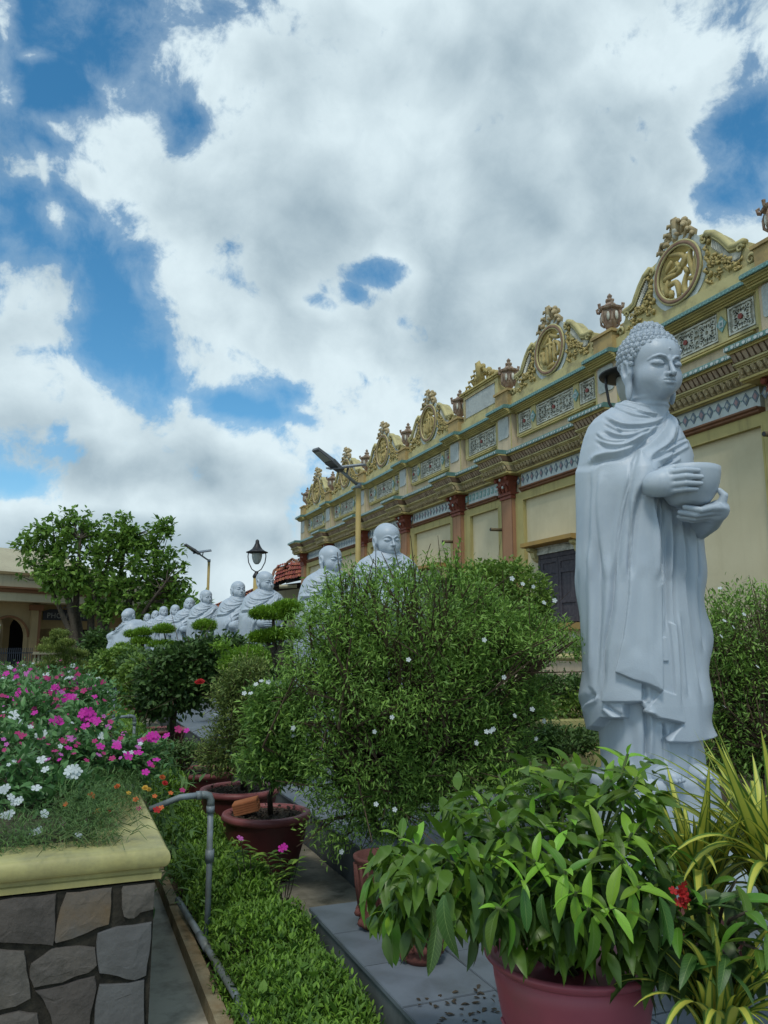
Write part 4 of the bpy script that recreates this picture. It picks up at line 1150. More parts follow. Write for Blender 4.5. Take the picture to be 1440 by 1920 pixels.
def robe(nt, nv, fine=True):
    R_ = Relief(nt, nv)
    T1 = lambda L: [c1(*p) for p in L]; T2 = lambda L: [c2(*p) for p in L]
    th, v = R_.S / .34, R_.V
    # where the outer robe stops and the inner skirt begins: everything under the hem line
    hem = T2([(150, 1050), (200, 1100), (245, 1075), (300, 1022), (455, 1018), (462, 930), (580, 912), (600, 965), (700, 1020), (858, 1055), (800, 1120), (755, 1180), (900, 1185), (1048, 1160)])
    lo = [(PI * .34 + .1, hem[-1][1] + .05), (PI * .34 + .1, -.2), (-PI * .34 - .1, -.2), (-PI * .34 - .1, hem[0][1] + .05)]
    R_.panel(lo[2:4] + hem + lo[0:2], 1, .014, 'inner')
    # layered drapes, lowest first
    R_.panel(T2([(406, 122), (390, 300), (345, 560), (325, 912), (577, 908), (580, 790), (690, 840), (690, 300), (690, 0)]) + T1([(610, 1900), (600, 1600), (580, 1300), (572, 1160), (640, 1115), (700, 1040), (740, 860), (690, 740), (660, 850), (560, 960), (470, 1020), (430, 1110), (415, 1250), (380, 1400), (350, 1600)]), .020, .010, puff=.006)
    R_.panel(T2([(422, 710), (520, 762), (600, 790), (650, 815), (690, 850), (692, 480), (690, 0), (645, -300), (585, -640), (560, -700), (545, -760), (505, -600), (490, -420), (500, -200), (492, 200), (465, 480)]), .032, .006, puff=.008)
    R_.panel(T2([(690, 480), (740, 478), (750, 640), (690, 640)]), .012, .004)
    R_.panel(T2([(600, 965), (700, 1020), (858, 1055), (840, 900), (800, 400), (760, 380), (790, 860), (700, 830)]), .016, .006)
    R_.panel(T1([(80, 1140), (165, 1135), (240, 1110), (215, 1400), (235, 1900)]) + T2([(290, 500), (300, 700), (290, 850), (250, 825), (235, 860), (190, 908), (145, 868), (60, 600), (60, 200)]) + T1([(40, 1900), (30, 1300)]), .014, .05)
        # the folded-back hem lobes
    R_.fold(smooth_poly(T2([(205, 985), (225, 930), (280, 900), (292, 850)])), .012, -.018, .9)
    R_.fold(smooth_poly(T2([(330, 925), (400, 985), (455, 1012)])), .012, .020, .6, -1)
    R_.fold(smooth_poly(T2([(740, 1050), (745, 1110), (760, 1150)])), .014, .022, .5, -1)
    R_.fold(smooth_poly(T2([(590, 800), (600, 860), (590, 915)])), .012, .016, .4)
    # folds on chest and arm, swept from the left shoulder
    folds1 = [([(340, 668), (420, 722), (520, 762), (600, 782), (690, 758)], .010, .010), ([(320, 712), (400, 760), (500, 790), (600, 797)], .009, .008),
              ([(250, 790), (330, 842), (430, 862), (540, 856), (640, 820), (695, 770)], .011, .016), ([(245, 880), (320, 922), (410, 932), (500, 905), (580, 870)], .010, .014),
              ([(190, 940), (270, 988), (370, 1002), (450, 977), (560, 910), (640, 842)], .012, .018), ([(165, 1135), (200, 1092), (270, 1070), (350, 1062), (430, 1030), (490, 980), (560, 930)], .017, .028),
              ([(410, 640), (480, 690), (600, 722), (700, 725)], .009, .010), ([(360, 690), (440, 735), (540, 772), (640, 775)], .007, .007), ([(255, 835), (330, 880), (420, 895), (520, 882)], .008, .008),
              ([(200, 900), (260, 950), (340, 965), (430, 950)], .008, .009), ([(330, 850), (380, 905), (470, 900)], .006, .006),
              ([(240, 1110), (215, 1200), (205, 1400), (215, 1600), (235, 1900)], .016, .014), ([(175, 1120), (170, 1250), (165, 1500), (160, 1900)], .02, .010)]
    for pts, w, h in folds1: R_.fold(smooth_poly(T1(pts)), w, h, .9, 1)
    folds2 = [([(730, 850), (705, 960), (640, 1030), (560, 1080), (520, 1150)], .013, .016), ([(600, 1130), (680, 1090), (760, 1040)], .010, .014), ([(540, 1095), (620, 1060), (720, 1012), (800, 960)], .010, .014),
              ([(560, 1060), (640, 1010), (740, 960), (815, 930)], .008, .010), ([(820, 845), (745, 915), (715, 1000)], .010, .010), ([(720, 780), (735, 900), (690, 1010)], .008, .010),
              ([(850, 930), (850, 1000), (880, 1080)], .010, .008), ([(440, 1090), (425, 1250), (395, 1420), (365, 1600), (345, 1900)], .012, .016),
              ([(520, 1200), (480, 1300), (455, 1450), (440, 1650), (425, 1900)], .014, .018)]
    for pts, w, h in folds2: R_.fold(smooth_poly(T1(pts)), w, h, .9, -1)
    # collar roll
    R_.fold(smooth_poly(T1([(350, 655), (430, 690), (560, 720), (690, 735), (760, 790)])), .012, -.014, .6)
    # pleats of the hanging cloth
    pleats = [([(280, -200), (300, 300), (300, 600), (285, 850)], .022, .020), ([(180, 0), (175, 400), (160, 800)], .025, .012), ([(400, -100), (390, 300), (350, 560), (330, 880)], .016, .018),
              ([(735, -300), (750, 200), (745, 470)], .014, .016), ([(795, -350), (800, 200), (815, 500), (850, 1000)], .016, .020), ([(860, -300), (890, 200), (950, 600), (1000, 950)], .022, .020),
              ([(930, -200), (950, 150), (985, 420), (1010, 600)], .020, .016), ([(700, -300), (710, 0), (700, 200)], .012, .014), ([(840, 300), (880, 600), (900, 900)], .016, .010),
              ([(640, -100), (655, 300), (660, 600)], .03, .006), ([(560, 0), (545, 300), (530, 640)], .03, .007)]
    for pts, w, h in pleats: R_.fold(smooth_poly(T2(pts)), w, h, .8, -1)
    under = [[(640, 1320), (645, 1500), (650, 1900)], [(705, 1370), (710, 1600), (715, 1900)], [(775, 1400), (785, 1600), (800, 1900)], [(850, 1440), (870, 1650), (890, 1900)], [(600, 1310), (605, 1500), (610, 1900)]]
    for pts in under: R_.fold(smooth_poly(T1(pts)), .014, .020, .9, -1)
    skirt = [([(600, 930), (605, 1100), (600, 1330)], .014, .030), ([(735, 1080), (750, 1200), (765, 1340)], .016, .018), ([(480, 1020), (490, 1200), (480, 1380)], .03, .008), ([(945, 1190), (950, 1300), (955, 1430)], .02, .012)]
    for pts, w, h in skirt: R_.fold(smooth_poly(T2(pts)), w, h, .5, 1)
    # the sleeve swells over the forearm
    for (px, py, rad, h) in ((1195, 905, .11, .05), (1215, 885, .07, .03), (1290, 850, .10, .02), (1225, 1380, .12, .012)):
        s0, v0 = unwrap(px, py); R_.D += h * np.exp(-((R_.S - s0) ** 2 + (R_.V - v0) ** 2) / rad ** 2)
    # hanging cloth of the far side and back, pleated lightly
    back = np.clip((np.abs(th + .55) - 1.75) / .4, 0, 1)
    R_.D += back * (.012 * np.sin(th * 16 + 1.2 * np.sin(v * 2)) + .006 * np.sin(th * 29 + 2)) * np.clip((1.6 - v) / .6, 0, 1)
    R_.D += back * .010 * np.sin(v * 30 + 2.5 * np.cos(th)) * np.clip((v - 1.5) / .3, 0, 1) * np.clip((2.2 - v) / .2, 0, 1)
    # slow swell so that no stretch is a plain cylinder
    R_.D += .006 * np.sin(v * 5.1 + th * 2) + .004 * np.sin(v * 9.3 - th * 5)
    # flare of the hem on the left side of the figure
    R_.D += (1 - R_.inner) * .055 * np.exp(-((th - 1.0) / .42) ** 2) * np.exp(-((v - .12) / .16) ** 2)
    R_.D += .020 * np.sin((v - .30) * 15.5) * np.exp(-((th - 1.25) / .45) ** 2) * np.clip((v - .25) / .15, 0, 1) * np.clip((1.35 - v) / .3, 0, 1)
    R_.D -= .030 * np.exp(-((th - 1.1) / .5) ** 2) * np.exp(-((v - .36) / .10) ** 2)
    R_.D += (1 - R_.inner) * .02 * np.exp(-((v - .45) / .10) ** 2) * np.exp(-((th + 2.0) / .6) ** 2)
    r = base_r(th, v, R_.inner)
    z = np.interp(v, PV, PROF[:, 0])
    X = r * np.sin(th); Y = -r * np.cos(th)
    Pn = np.stack([X, Y, z], -1)
    # outward normals of the undisplaced form
    dt = np.roll(Pn, -1, 1) - np.roll(Pn, 1, 1); dv = np.gradient(np.stack([base_r(th, v) * np.sin(th), -base_r(th, v) * np.cos(th), z], -1), axis=0)
    N = np.cross(dt, dv); N /= np.linalg.norm(N, axis=-1, keepdims=True) + 1e-9
    fade = np.clip((PV[-1] - v) / .06, 0, 1)[..., None]
    Pn = Pn + N * (R_.D[..., None]) * fade
    nv_, nt_ = th.shape
    V = Pn.reshape(-1, 3)
    i, j = np.meshgrid(np.arange(nv_ - 1), np.arange(nt_), indexing='ij'); j2 = (j + 1) % nt_
    F = np.stack([i * nt_ + j, i * nt_ + j2, (i + 1) * nt_ + j2, (i + 1) * nt_ + j], -1).reshape(-1, 4)
    c_top = len(V); V = np.vstack([V, [[0, 0, z.max()]], [[0, 0, 0]]])
    tt = (nv_ - 1) * nt_ + np.arange(nt_)
    Ft = np.stack([tt, (nv_ - 1) * nt_ + (np.arange(nt_) + 1) % nt_, np.full(nt_, c_top)], -1)
    Fb = np.stack([(np.arange(nt_) + 1) % nt_, np.arange(nt_), np.full(nt_, c_top + 1)], -1)
    return V, [F, Ft, Fb]

# hands and bowl, laid out from the bowl's centre
RV, TV = np.array([.755, -.656]), np.array([-.656, -.755])
BOWL = np.array([.005, -.40]); BZ = 1.50
def hq(r, t, z): p = BOWL + RV * r + TV * t; return (p[0], p[1], z)
def hands_mesh(h):
    X, Y, Z = grid3((-.40, -.68, 1.30), (.34, .02, 1.78), h)
    # right hand laid along the near side of the bowl
    fing = [((-.085, .163, 1.663), (-.02, .188, 1.664), (.045, .172, 1.661), .0165), ((-.088, .163, 1.630), (-.02, .188, 1.631), (.058, .166, 1.627), .0172),
            ((-.088, .158, 1.597), (-.02, .180, 1.598), (.054, .158, 1.594), .0165), ((-.085, .148, 1.566), (-.02, .166, 1.568), (.032, .152, 1.566), .0145)]
    d = None
    for a, b, c, r in fing:
        q = s_path(X, Y, Z, [hq(*a), hq(*b), hq(*c)], [r * 1.04, r, r * .74]); d = q if d is None else smin(d, q, .004)
    palm = s_ell(X, Y, Z, hq(-.115, .132, 1.614), (.062, .052, .070))
    palm = smin(palm, s_ell(X, Y, Z, hq(-.155, .118, 1.615), (.065, .055, .066)), .04)
    palm = smin(palm, s_cap(X, Y, Z, hq(-.18, .105, 1.612), hq(-.26, -.02, 1.60), .056, .060), .04)
    d = smin(d, palm, .016)
    d = smin(d, s_path(X, Y, Z, [hq(-.13, .13, 1.668), hq(-.07, .14, 1.692), hq(-.022, .135, 1.692)], [.026, .019, .014]), .010)
    # left hand cupped under it
    e = s_ell(X, Y, Z, hq(.11, .02, 1.475), (.075, .070, .030))
    e = smin(e, s_ell(X, Y, Z, hq(.15, -.01, 1.485), (.045, .045, .045)), .03)
    e = smin(e, s_path(X, Y, Z, [hq(.155, .02, 1.50), hq(.172, .03, 1.545), hq(.150, .03, 1.575)], [.026, .020, .014]), .010)
    for a, b, c, r in [((.14, .06, 1.485), (.05, .105, 1.462), (-.03, .085, 1.485), .0165), ((.14, .04, 1.463), (.03, .085, 1.442), (-.055, .065, 1.463), .0165),
                       ((.13, .01, 1.45), (.02, .05, 1.428), (-.06, .03, 1.445), .016), ((.12, -.02, 1.445), (.01, .01, 1.422), (-.05, .0, 1.438), .015)]:
        e = smin(e, s_path(X, Y, Z, [hq(*a), hq(*b), hq(*c)], [r * 1.1, r, r * .78]), .005)
    e = smin(e, s_path(X, Y, Z, [hq(.13, -.02, 1.462), hq(.10, -.14, 1.44), hq(.03, -.33, 1.43)], [.052, .066, .085]), .035)
    out = []
    for f in (d, e): out.append(surface_nets(f, (-.40, -.68, 1.30), h))
    return out

def rot_z(V, a):
    c, s_ = math.cos(a), math.sin(a); W = np.array(V); W[:, 0], W[:, 1] = V[:, 0] * c - V[:, 1] * s_, V[:, 0] * s_ + V[:, 1] * c; return W

def bowl_mb(cx, cy, cz, R=.168, H=.205, seg=48):
    pr = [(.0, 0), (.07, 0), (.105, .02), (.142, .07), (.160, .125), (R, .175), (R + .002, H), (R - .006, H + .004), (R - .016, H), (R - .02, .17), (.13, .07), (.0, .03)]
    return MB().lathe(pr, (cx, cy, cz), seg)

# ---- the great standing figure
bud = thing('buddha_statue', 'tallest blue-grey marble statue with curly hair holding an alms bowl on the right', 'statue', tuple(BUD))
V_, F_ = robe(600, 560)
part('robe', quick_mesh('robe', V_, F_, True), M['marble'], bud)
HV, HF = head_mesh(.0031, True)
HOFF = np.array([.058, -.105, 2.205]); HS = 1.16; HT = -7
HP = Matrix.Rotation(math.radians(HT), 3, 'Z') @ Matrix.Rotation(math.radians(5), 3, 'X')
tilt_ = (HV * HS) @ np.array(HP).T + HOFF
hd = part('head', quick_mesh('head', tilt_, [HF], True), M['marble'], bud)
# hair curls in rows over skull and topknot
cm = curl_mesh().mesh('hair_curl', True); cm.materials.append(M['marble'])
def add_curls():
    pts = []
    C0, R0 = np.array([0, .035, .222]), np.array([.140, .158, .135])
    rows = 11
    for r_ in range(rows):
        el = math.radians(-42 + r_ * 11.2)
        circ = math.cos(el); n = max(6, int(2 * PI * .145 * circ / .031))
        for k in range(n):
            a = 2 * PI * (k + .5 * (r_ % 2)) / n
            p = np.array([math.sin(a) * circ, math.cos(a) * circ, math.sin(el)])    # +Y is the back of the head
            q = C0 + R0 * p
            if -q[1] > -.01:
                hl = .218 + min(.04, .22 * max(0, -(q[1] + .02)))
                if q[1] < -.0 and q[2] < hl + .008 - (.05 if abs(q[0]) > .115 else 0): continue
            if abs(q[0]) > .10 and q[2] < .20 and q[1] < .055: continue
            if q[2] < .06: continue
            nn = p / R0; pts.append((q, nn / np.linalg.norm(nn), .0165))
    for sd in (-1, 1):     # the short rows in front of each ear
        for (x, y, z) in ((.124, -.052, .245), (.130, -.036, .215), (.134, -.022, .188), (.134, -.018, .162)):
            p = (np.array([sd * x, y, z]) - C0) / R0 ** 2; pts.append((np.array([sd * x, y, z]), p / np.linalg.norm(p), .0150))
    C1, R1 = np.array([0, .04, .345]), np.array([.075, .080, .052])
    for r_ in range(5):
        el = math.radians(4 + r_ * 19); circ = math.cos(el); n = max(1, int(2 * PI * .077 * circ / .030))
        for k in range(n):
            a = 2 * PI * (k + .5 * (r_ % 2)) / n; p = np.array([math.sin(a) * circ, math.cos(a) * circ, math.sin(el)])
            nn = p / R1; pts.append((C1 + R1 * p, nn / np.linalg.norm(nn), .0160))
    rz = HP
    for q, n_, r in pts:
        o = bpy.data.objects.new('hair_curl', cm); COL.objects.link(o); o.parent = hd
        o.location = rz @ Vector(q) * HS + Vector(HOFF)
        o.rotation_mode = 'QUATERNION'; o.rotation_quaternion = (rz @ Vector(n_)).to_track_quat('Z', 'Y')
        o.scale = (r * HS, r * HS, r * HS)
add_curls()
(hrV, hrF), (hlV, hlF) = hands_mesh(.0042)
part('hand', quick_mesh('right_hand', hrV, [hrF], True), M['marble'], bud)
part('hand', quick_mesh('left_hand', hlV, [hlF], True), M['marble'], bud)
part('alms_bowl', bowl_mb(BOWL[0], BOWL[1], BZ).mesh('alms_bowl', True), M['marble'], bud)
# feet and the block the figure is carved from
mb = MB()
for sx in (-.11, .10):
    mb.ellipsoid((sx, -.20, .085), (.062, .13, .055), 14, 8)
    for k in range(5): mb.ellipsoid((sx - .044 + k * .022, -.315 + abs(k - 1.5) * .008, .075), (.0125, .024, .015), 8, 6)
part('feet', mb.mesh('feet', True), M['marble'], bud)
def rough_block(z0, z1, a0, b0, a1, b1, cx=0, cy=0, seed=1, rows=14, seg=64, amp=.015):
    rr = np.random.default_rng(seed); ph = rr.uniform(0, 6.28, 8); V = []
    for i in range(rows + 1):
        t = i / rows
        for k in range(seg):
            th = 2 * PI * k / seg; a = a0 + (a1 - a0) * t; b = b0 + (b1 - b0) * t; p = 3.2
            r = 1 / (abs(math.cos(th) / a) ** p + abs(math.sin(th) / b) ** p) ** (1 / p)
            r += amp * (math.sin(3 * th + ph[0] + 4 * t) + .6 * math.sin(7 * th + ph[1] - 6 * t) + .4 * math.sin(13 * th + ph[2] + 11 * t))
            V.append((cx + r * math.cos(th), cy + r * math.sin(th), z0 + (z1 - z0) * t))
    f = [(i * seg + k, i * seg + (k + 1) % seg, (i + 1) * seg + (k + 1) % seg, (i + 1) * seg + k) for i in range(rows) for k in range(seg)]
    f += [tuple(range(seg))[::-1], tuple(range(rows * seg, (rows + 1) * seg))]
    return MB().add(V, f)
part('plinth', rough_block(.33 - BUD_Z, .068, .36, .31, .325, .27, seed=2, amp=.010).mesh('plinth', True), M['marble'], bud)
part('base_slab', rough_block(.345 - BUD_Z, .345 - BUD_Z + .24, .66, .52, .52, .44, cx=.26, cy=.02, seed=4, rows=8, amp=.03).mesh('base_slab', True), M['marble_dark'], bud)

# ---- the row of shaven monks
mV, mF = robe(190, 210)
monk_robe = quick_mesh('monk_robe', mV, mF, True)
hV, hF = head_mesh(.0065, False)
monk_head = quick_mesh('monk_head', hV, [hF], True)
(a1, b1), (a2, b2) = hands_mesh(.010)
mh1 = quick_mesh('monk_right_hand', a1, [b1], True); mh2 = quick_mesh('monk_left_hand', a2, [b2], True)
mbowl = bowl_mb(BOWL[0], BOWL[1], BZ, seg=20).mesh('monk_bowl', True)
for me_ in (monk_robe, monk_head, mh1, mh2, mbowl): me_.materials.append(M['marble'])
mpl = rough_block(-.35, -.005, .46, .42, .40, .36, seed=9, rows=4, seg=24).mesh('plinth', False); mpl.materials.append(M['marble_dark'])
MONKS = [  # photograph x of the head, y of its top, depth, face turn, height of the figure, bowl, label
    (725, 980, None, 0, 'shaven marble monk statue nearest the big jasmine bush, largest of the shaven heads'),
    (618, 1022, None, 14, 'shaven marble monk statue just left of the yellow lamp pole'),
    (497, 1070, None, 18, 'shaven marble monk statue right in front of the black lantern post'),
    (447, 1088, None, 8, 'shaven marble monk statue with joined hands, just left of the lantern post'),
    (387, 1105, None, 16, 'shaven marble monk statue below the distant solar street lamp'),
    (355, 1119, None, -6, 'shaven marble monk statue with bowed head, half behind the one below the distant lamp'),
    (329, 1133, None, 6, 'small shaven marble monk statue seventh from the right in the row'),
    (308, 1136, None, 10, 'small shaven marble monk statue beside the dark lantern among the tree leaves'),
    (292, 1144, None, 4, 'small shaven marble monk statue third from the left in the row'),
    (277, 1150, None, 0, 'farthest marble monk statue, second from the left in the row'),
]
for k, (px, py, _, turn, lab) in enumerate(MONKS):
    top = onX(px, py, 3.05)
    t = thing('monk_statue', lab, 'statue', (3.05, top[1], top[2] - 2.49), group='row of shaven monk statues', rz=math.radians(turn * .4))
    for nm, me_ in (('robe', monk_robe), ('head', monk_head), ('hand', mh1), ('hand', mh2), ('alms_bowl', mbowl), ('plinth', mpl)):
        if nm == 'alms_bowl' and k in (3,): continue
        o = bpy.data.objects.new(nm, me_); COL.objects.link(o); o.parent = t
        if nm == 'head':
            o.location = (0, -.03, 2.148); o.rotation_euler = (math.radians(-(k * 37 % 9) + 2 - (8 if k in (3, 5) else 0)), math.radians((k * 53 % 7) - 3), math.radians(turn)); o.scale = (1.0, 1.0, .985)
        if nm == 'robe': o.scale = (1.12, 1.08, 1.0)
        if nm == 'plinth': o.scale = (1, 1, 1.0)
# the stooping one at the end of the row
hc = at_depth(250, 1175, 20.0)
t = thing('monk_statue', 'stooping round-backed marble monk statue at the far left end of the row', 'statue', (hc[0], hc[1], .35), group='row of shaven monk statues', rz=math.radians(-75))
V2 = np.array(mV); zz = V2[:, 2]; k_ = np.clip((zz - .5) / 1.5, 0, 1)
V2[:, 1] = V2[:, 1] * (1.5 + .25 * np.sin(np.clip(zz / 2.1, 0, 1) * PI)) - (1 - np.clip(zz / 1.7, 0, 1)) * .10; V2[:, 2] = zz * .86; V2[:, 0] *= 1.2
me2 = quick_mesh('stooping_robe', V2, mF, True); me2.materials.append(M['marble'])
for nm, me_ in (('robe', me2), ('head', monk_head), ('plinth', mpl)):
    o = bpy.data.objects.new(nm, me_); COL.objects.link(o); o.parent = t
    if nm == 'head': o.location = (0, -.10, 1.80); o.rotation_euler = (math.radians(24), 0, math.radians(30)); o.scale = (1.15, 1.15, 1.05)
for (zz_, yy_) in ((1.0, -.62), (.94, -.66)):
    part('hand', MB().ellipsoid((0, yy_, zz_), (.06, .12, .05), 8, 6).mesh('folded_hand', True), M['marble'], t)
# ================================================================== ground and court
struct('ground', MB().add([(-1200, -600, 0), (1200, -600, 0), (1200, 1800, 0), (-1200, 1800, 0)], [(0, 1, 2, 3)]), M['ground'])
struct('courtyard', MB().add([(-60, -6, .004), (.69, -6, .004), (.69, 70, .004), (-60, 70, .004)], [(0, 1, 2, 3)]), M['paving'])
kb = MB()
for k in range(24): kb.box(.672 + .003 * math.sin(k * 2.1), .735 + .004 * math.sin(k * 1.3), -1 + k * 1.5, .49 + k * 1.5, .0, .085 + .006 * math.sin(k * 1.7))
struct('kerb', kb, M['kerb'])
# concrete bed on which the pots stand
def grid_sheet(x0, x1, y0, y1, z, nx, ny, amp, seed):
    rr = np.random.default_rng(seed); X, Y = np.meshgrid(np.linspace(x0, x1, nx), np.linspace(y0, y1, ny)); Z = z + rr.uniform(-amp, amp, X.shape)
    i, j = np.meshgrid(np.arange(ny - 1), np.arange(nx - 1), indexing='ij'); a = i * nx + j
    return quick_mesh('sheet', np.stack([X, Y, Z], -1).reshape(-1, 3), [np.stack([a, a + 1, a + nx + 1, a + nx], -1).reshape(-1, 4)], True)
part('concrete_path', grid_sheet(1.02, 1.86, 3.9, 34, .03, 10, 90, .008, 1), M['concrete'], None, kind='structure')
part('garden_soil', grid_sheet(4.2, 9.84, -1, 34, .03, 20, 80, .03, 2), M['soil'], None, kind='structure')
part('bed_soil', grid_sheet(.745, 1.02, .2, 30, .05, 4, 90, .015, 3), M['soil'], None, kind='structure')

# tiled plinths under the statues: each floor tile its own slab
def tiled_platform(name, x0, x1, y0, y1, z, tile, label):
    base = struct(name, MB().box(x0 + .012, x1 - .012, y0 + .012, y1 - .012, 0, z - .022), M['granite_side'])
    nx = int(math.ceil((x1 - x0) / tile)); ny = int(math.ceil((y1 - y0) / tile))
    me = {}
    for i in range(nx):
        for j in range(ny):
            a0, a1 = x0 + i * tile, min(x0 + (i + 1) * tile, x1); b1, b0 = y1 - j * tile, max(y1 - (j + 1) * tile, y0)
            key = (round(a1 - a0, 3), round(b1 - b0, 3))
            if key not in me:
                w_, l_ = key; q = .002
                m_ = MB().box(-w_ / 2 + q, w_ / 2 - q, -l_ / 2 + q, l_ / 2 - q, -.018, -.002)
                m_.box(-w_ / 2 + q + .003, w_ / 2 - q - .003, -l_ / 2 + q + .003, l_ / 2 - q - .003, -.0021, .0)
                me[key] = m_.mesh('floor_tile')
            if b0 > 16 and i > 0: continue
            inst(me[key], 'floor_tile', M['granite'], ((a0 + a1) / 2, (b0 + b1) / 2, z + random.uniform(-.001, .001)), base)
    return base
pl1 = tiled_platform('statue_platform', 1.17, 4.17, -1.4, 3.83, .35, .30 * 1.25, '')
pl2 = tiled_platform('monk_platform', 1.86, 4.26, 4.75, 36, .30, .60, '')

# ================================================================== stone planters
PX0, PX1 = -1.75, .425
def coping(x0, x1, y0, y1, z, name, parent):
    """bull-nosed yellow coping round a bed"""
    prof = [(-.005, z), (-.22, z - .002), (-.22, z - .03), (-.06, z - .03), (-.03, z - .120), (.012, z - .120), (.014, z - .098), (.004, z - .094), (.004, z - .076)] + [(.012 + .030 * math.cos(a) , z - .0385 + .0385 * math.sin(a)) for a in np.linspace(-1.25, PI / 2, 9)]
    # profile offsets outwards from the wall line
    ring = []
    cx, cy = (x0 + x1) / 2, (y0 + y1) / 2
    V = []; n = len(prof)
    for (sx, sy) in ((-1, -1), (1, -1), (1, 1), (-1, 1)):
        bx, by = (x0 if sx < 0 else x1), (y0 if sy < 0 else y1)
        for o, zz in prof: V.append((bx + sx * (o - .02), by + sy * (o - .02), zz))
    F = []
    for c in range(4):
        d = (c + 1) % 4
        for k in range(n):
            l = (k + 1) % n
            F.append((c * n + k, d * n + k, d * n + l, c * n + l))
    o = part(name, MB().add(V, F), M['cap_yellow'], parent, True)
    for p_ in o.data.edges: pass
    sm = o.modifiers.new('edges', 'EDGE_SPLIT'); sm.split_angle = math.radians(38)
    return o
CS = .2917
def pc(a, b, Y): p = onY(a * CS, 1540 + b * CS, Y); return (p[0], p[2])
near_stones = [
    ([(40, 440), (180, 425), (330, 430), (350, 455), (345, 650), (330, 785), (200, 775), (0, 765), (-60, 760), (-40, 520)], 'stone'),
    ([(440, 405), (600, 385), (710, 378), (705, 520), (690, 655), (560, 705), (370, 768), (362, 750), (400, 560)], 'stone_rust'),
    ([(800, 378), (990, 356), (980, 560), (900, 580), (862, 615), (802, 606), (790, 480)], 'stone'),
    ([(640, 732), (760, 692), (962, 665), (950, 850), (930, 982), (862, 1010), (760, 985), (650, 968), (632, 850)], 'stone_blue'),
    ([(340, 828), (500, 812), (598, 822), (610, 925), (560, 968), (400, 1028), (230, 1058), (205, 1000), (215, 920)], 'stone'),
    ([(-60, 832), (150, 850), (165, 960), (190, 1130), (100, 1178), (-60, 1215)], 'stone'),
    ([(242, 1097), (420, 1060), (598, 1012), (610, 1080), (572, 1240), (548, 1400), (372, 1400), (332, 1240), (290, 1150)], 'stone'),
    ([(650, 1062), (830, 1052), (918, 1032), (916, 1200), (910, 1400), (605, 1400), (622, 1200)], 'stone_blue'),
    ([(-60, 1272), (120, 1228), (230, 1242), (255, 1400), (-60, 1400)], 'stone')]
def stone_piece(poly, face, y0, mat, parent, rnd, grow=1.0):
    """an irregular stone standing a few centimetres out of the mortar, its edge rounded"""
    poly = np.array(poly); c = poly.mean(0); n = len(poly); poly = c + (poly - c) * grow
    # add a little waver to the outline
    out = []
    for k in range(n):
        p, q = poly[k], poly[(k + 1) % n]; out.append(p); out.append((p + q) / 2 + np.array([rnd.uniform(-.004, .004), rnd.uniform(-.004, .004)]))
    poly = np.array(out); n = len(poly)
    lv = [(1.0, .004), (.992, -.008), (.972, -.014), (.5, -.017 - rnd.uniform(0, .004))]
    V = []
    for s_, dy in lv:
        for p in poly:
            q = c + (p - c) * s_
            V.append(face(q[0], q[1], dy + rnd.uniform(-.0015, .0015) * (s_ < .97)))
    F = [(i * n + k, i * n + (k + 1) % n, (i + 1) * n + (k + 1) % n, (i + 1) * n + k) for i in range(len(lv) - 1) for k in range(n)]
    F.append(tuple(range((len(lv) - 1) * n, len(lv) * n)))
    return part('stone', MB().add(V, F), M[mat], parent)
def planter(i, y0, y1, z, label):
    p = thing('stone_planter', label, 'planter', ((PX0 + PX1) / 2, y0, 0), group='stone planters along the path')
    part('mortar_wall', MB().box(PX0 + .02, PX1 - .03, y0 + .02, y1 - .02, 0, z - .13), M['mortar'], p)
    coping(PX0, PX1, y0, y1, z, 'coping', p)
    part('soil', MB().box(PX0 + .22, PX1 - .22, y0 + .22, y1 - .22, z - .1, z - .02), M['soil'], p)
    rnd = random.Random(40 + i)
    fy = y0 + .02
    if i == 0:
        zt = z - .135
        for poly, mt in near_stones:
            pts = [pc(a, b, fy - .01) for a, b in poly]
            c_ = np.mean(pts, 0); pts = [tuple(c_ + (np.array(q) - c_) * 1.085) for q in pts]; pts = [(min(x, PX1 - .022), min(zz, zt)) for x, zz in pts]
            stone_piece(pts, lambda x, zz, d: (x, fy + d, zz), fy, mt, p, rnd)
        xl = pc(-60, 800, fy)[0]; zl = pc(0, 1400, fy)[1]
        zs = [zt, .44, .23, .02]
    else: xl, zl, zs = PX1 - .04, 0, [z - .135, .44, .23, .02]
    # the rest of the front (left of the picture and below) and the flank
    def rows(a0, a1, z1s, face):
        for r in range(len(z1s) - 1):
            a = a0 + rnd.uniform(0, .05)
            while a < a1 - .1:
                w_ = min(rnd.uniform(.18, .32), a1 - a)
                g = .012; t = .02
                pts = [(a + g, z1s[r + 1] + g + rnd.uniform(0, t)), (a + w_ * .5, z1s[r + 1] + g), (a + w_ - g, z1s[r + 1] + g + rnd.uniform(0, t)), (a + w_ - g + rnd.uniform(-t, 0), z1s[r] - g - rnd.uniform(0, t)), (a + w_ * .5, z1s[r] - g), (a + g + rnd.uniform(0, t), z1s[r] - g - rnd.uniform(0, t))]
                stone_piece(pts, face, 0, rnd.choice(['stone', 'stone', 'stone_blue']), p, rnd)
                a += w_
    rows(PX0 + .05, xl - .01, zs, lambda x, zz, d: (x, fy + d, zz))
    if i == 0: rows(xl, PX1 - .04, [zl - .01, .02], lambda x, zz, d: (x, fy + d, zz))
    if i < 2: rows(y0 + .04, y1 - .04, [z - .135, .44, .23, .02], lambda y, zz, d: (PX1 - .034 - d * .6, y, zz))
    return p
planter(0, 3.36, 7.10, .80, 'nearest stone planter with a yellow coping and dark rubble stones, full of periwinkles')
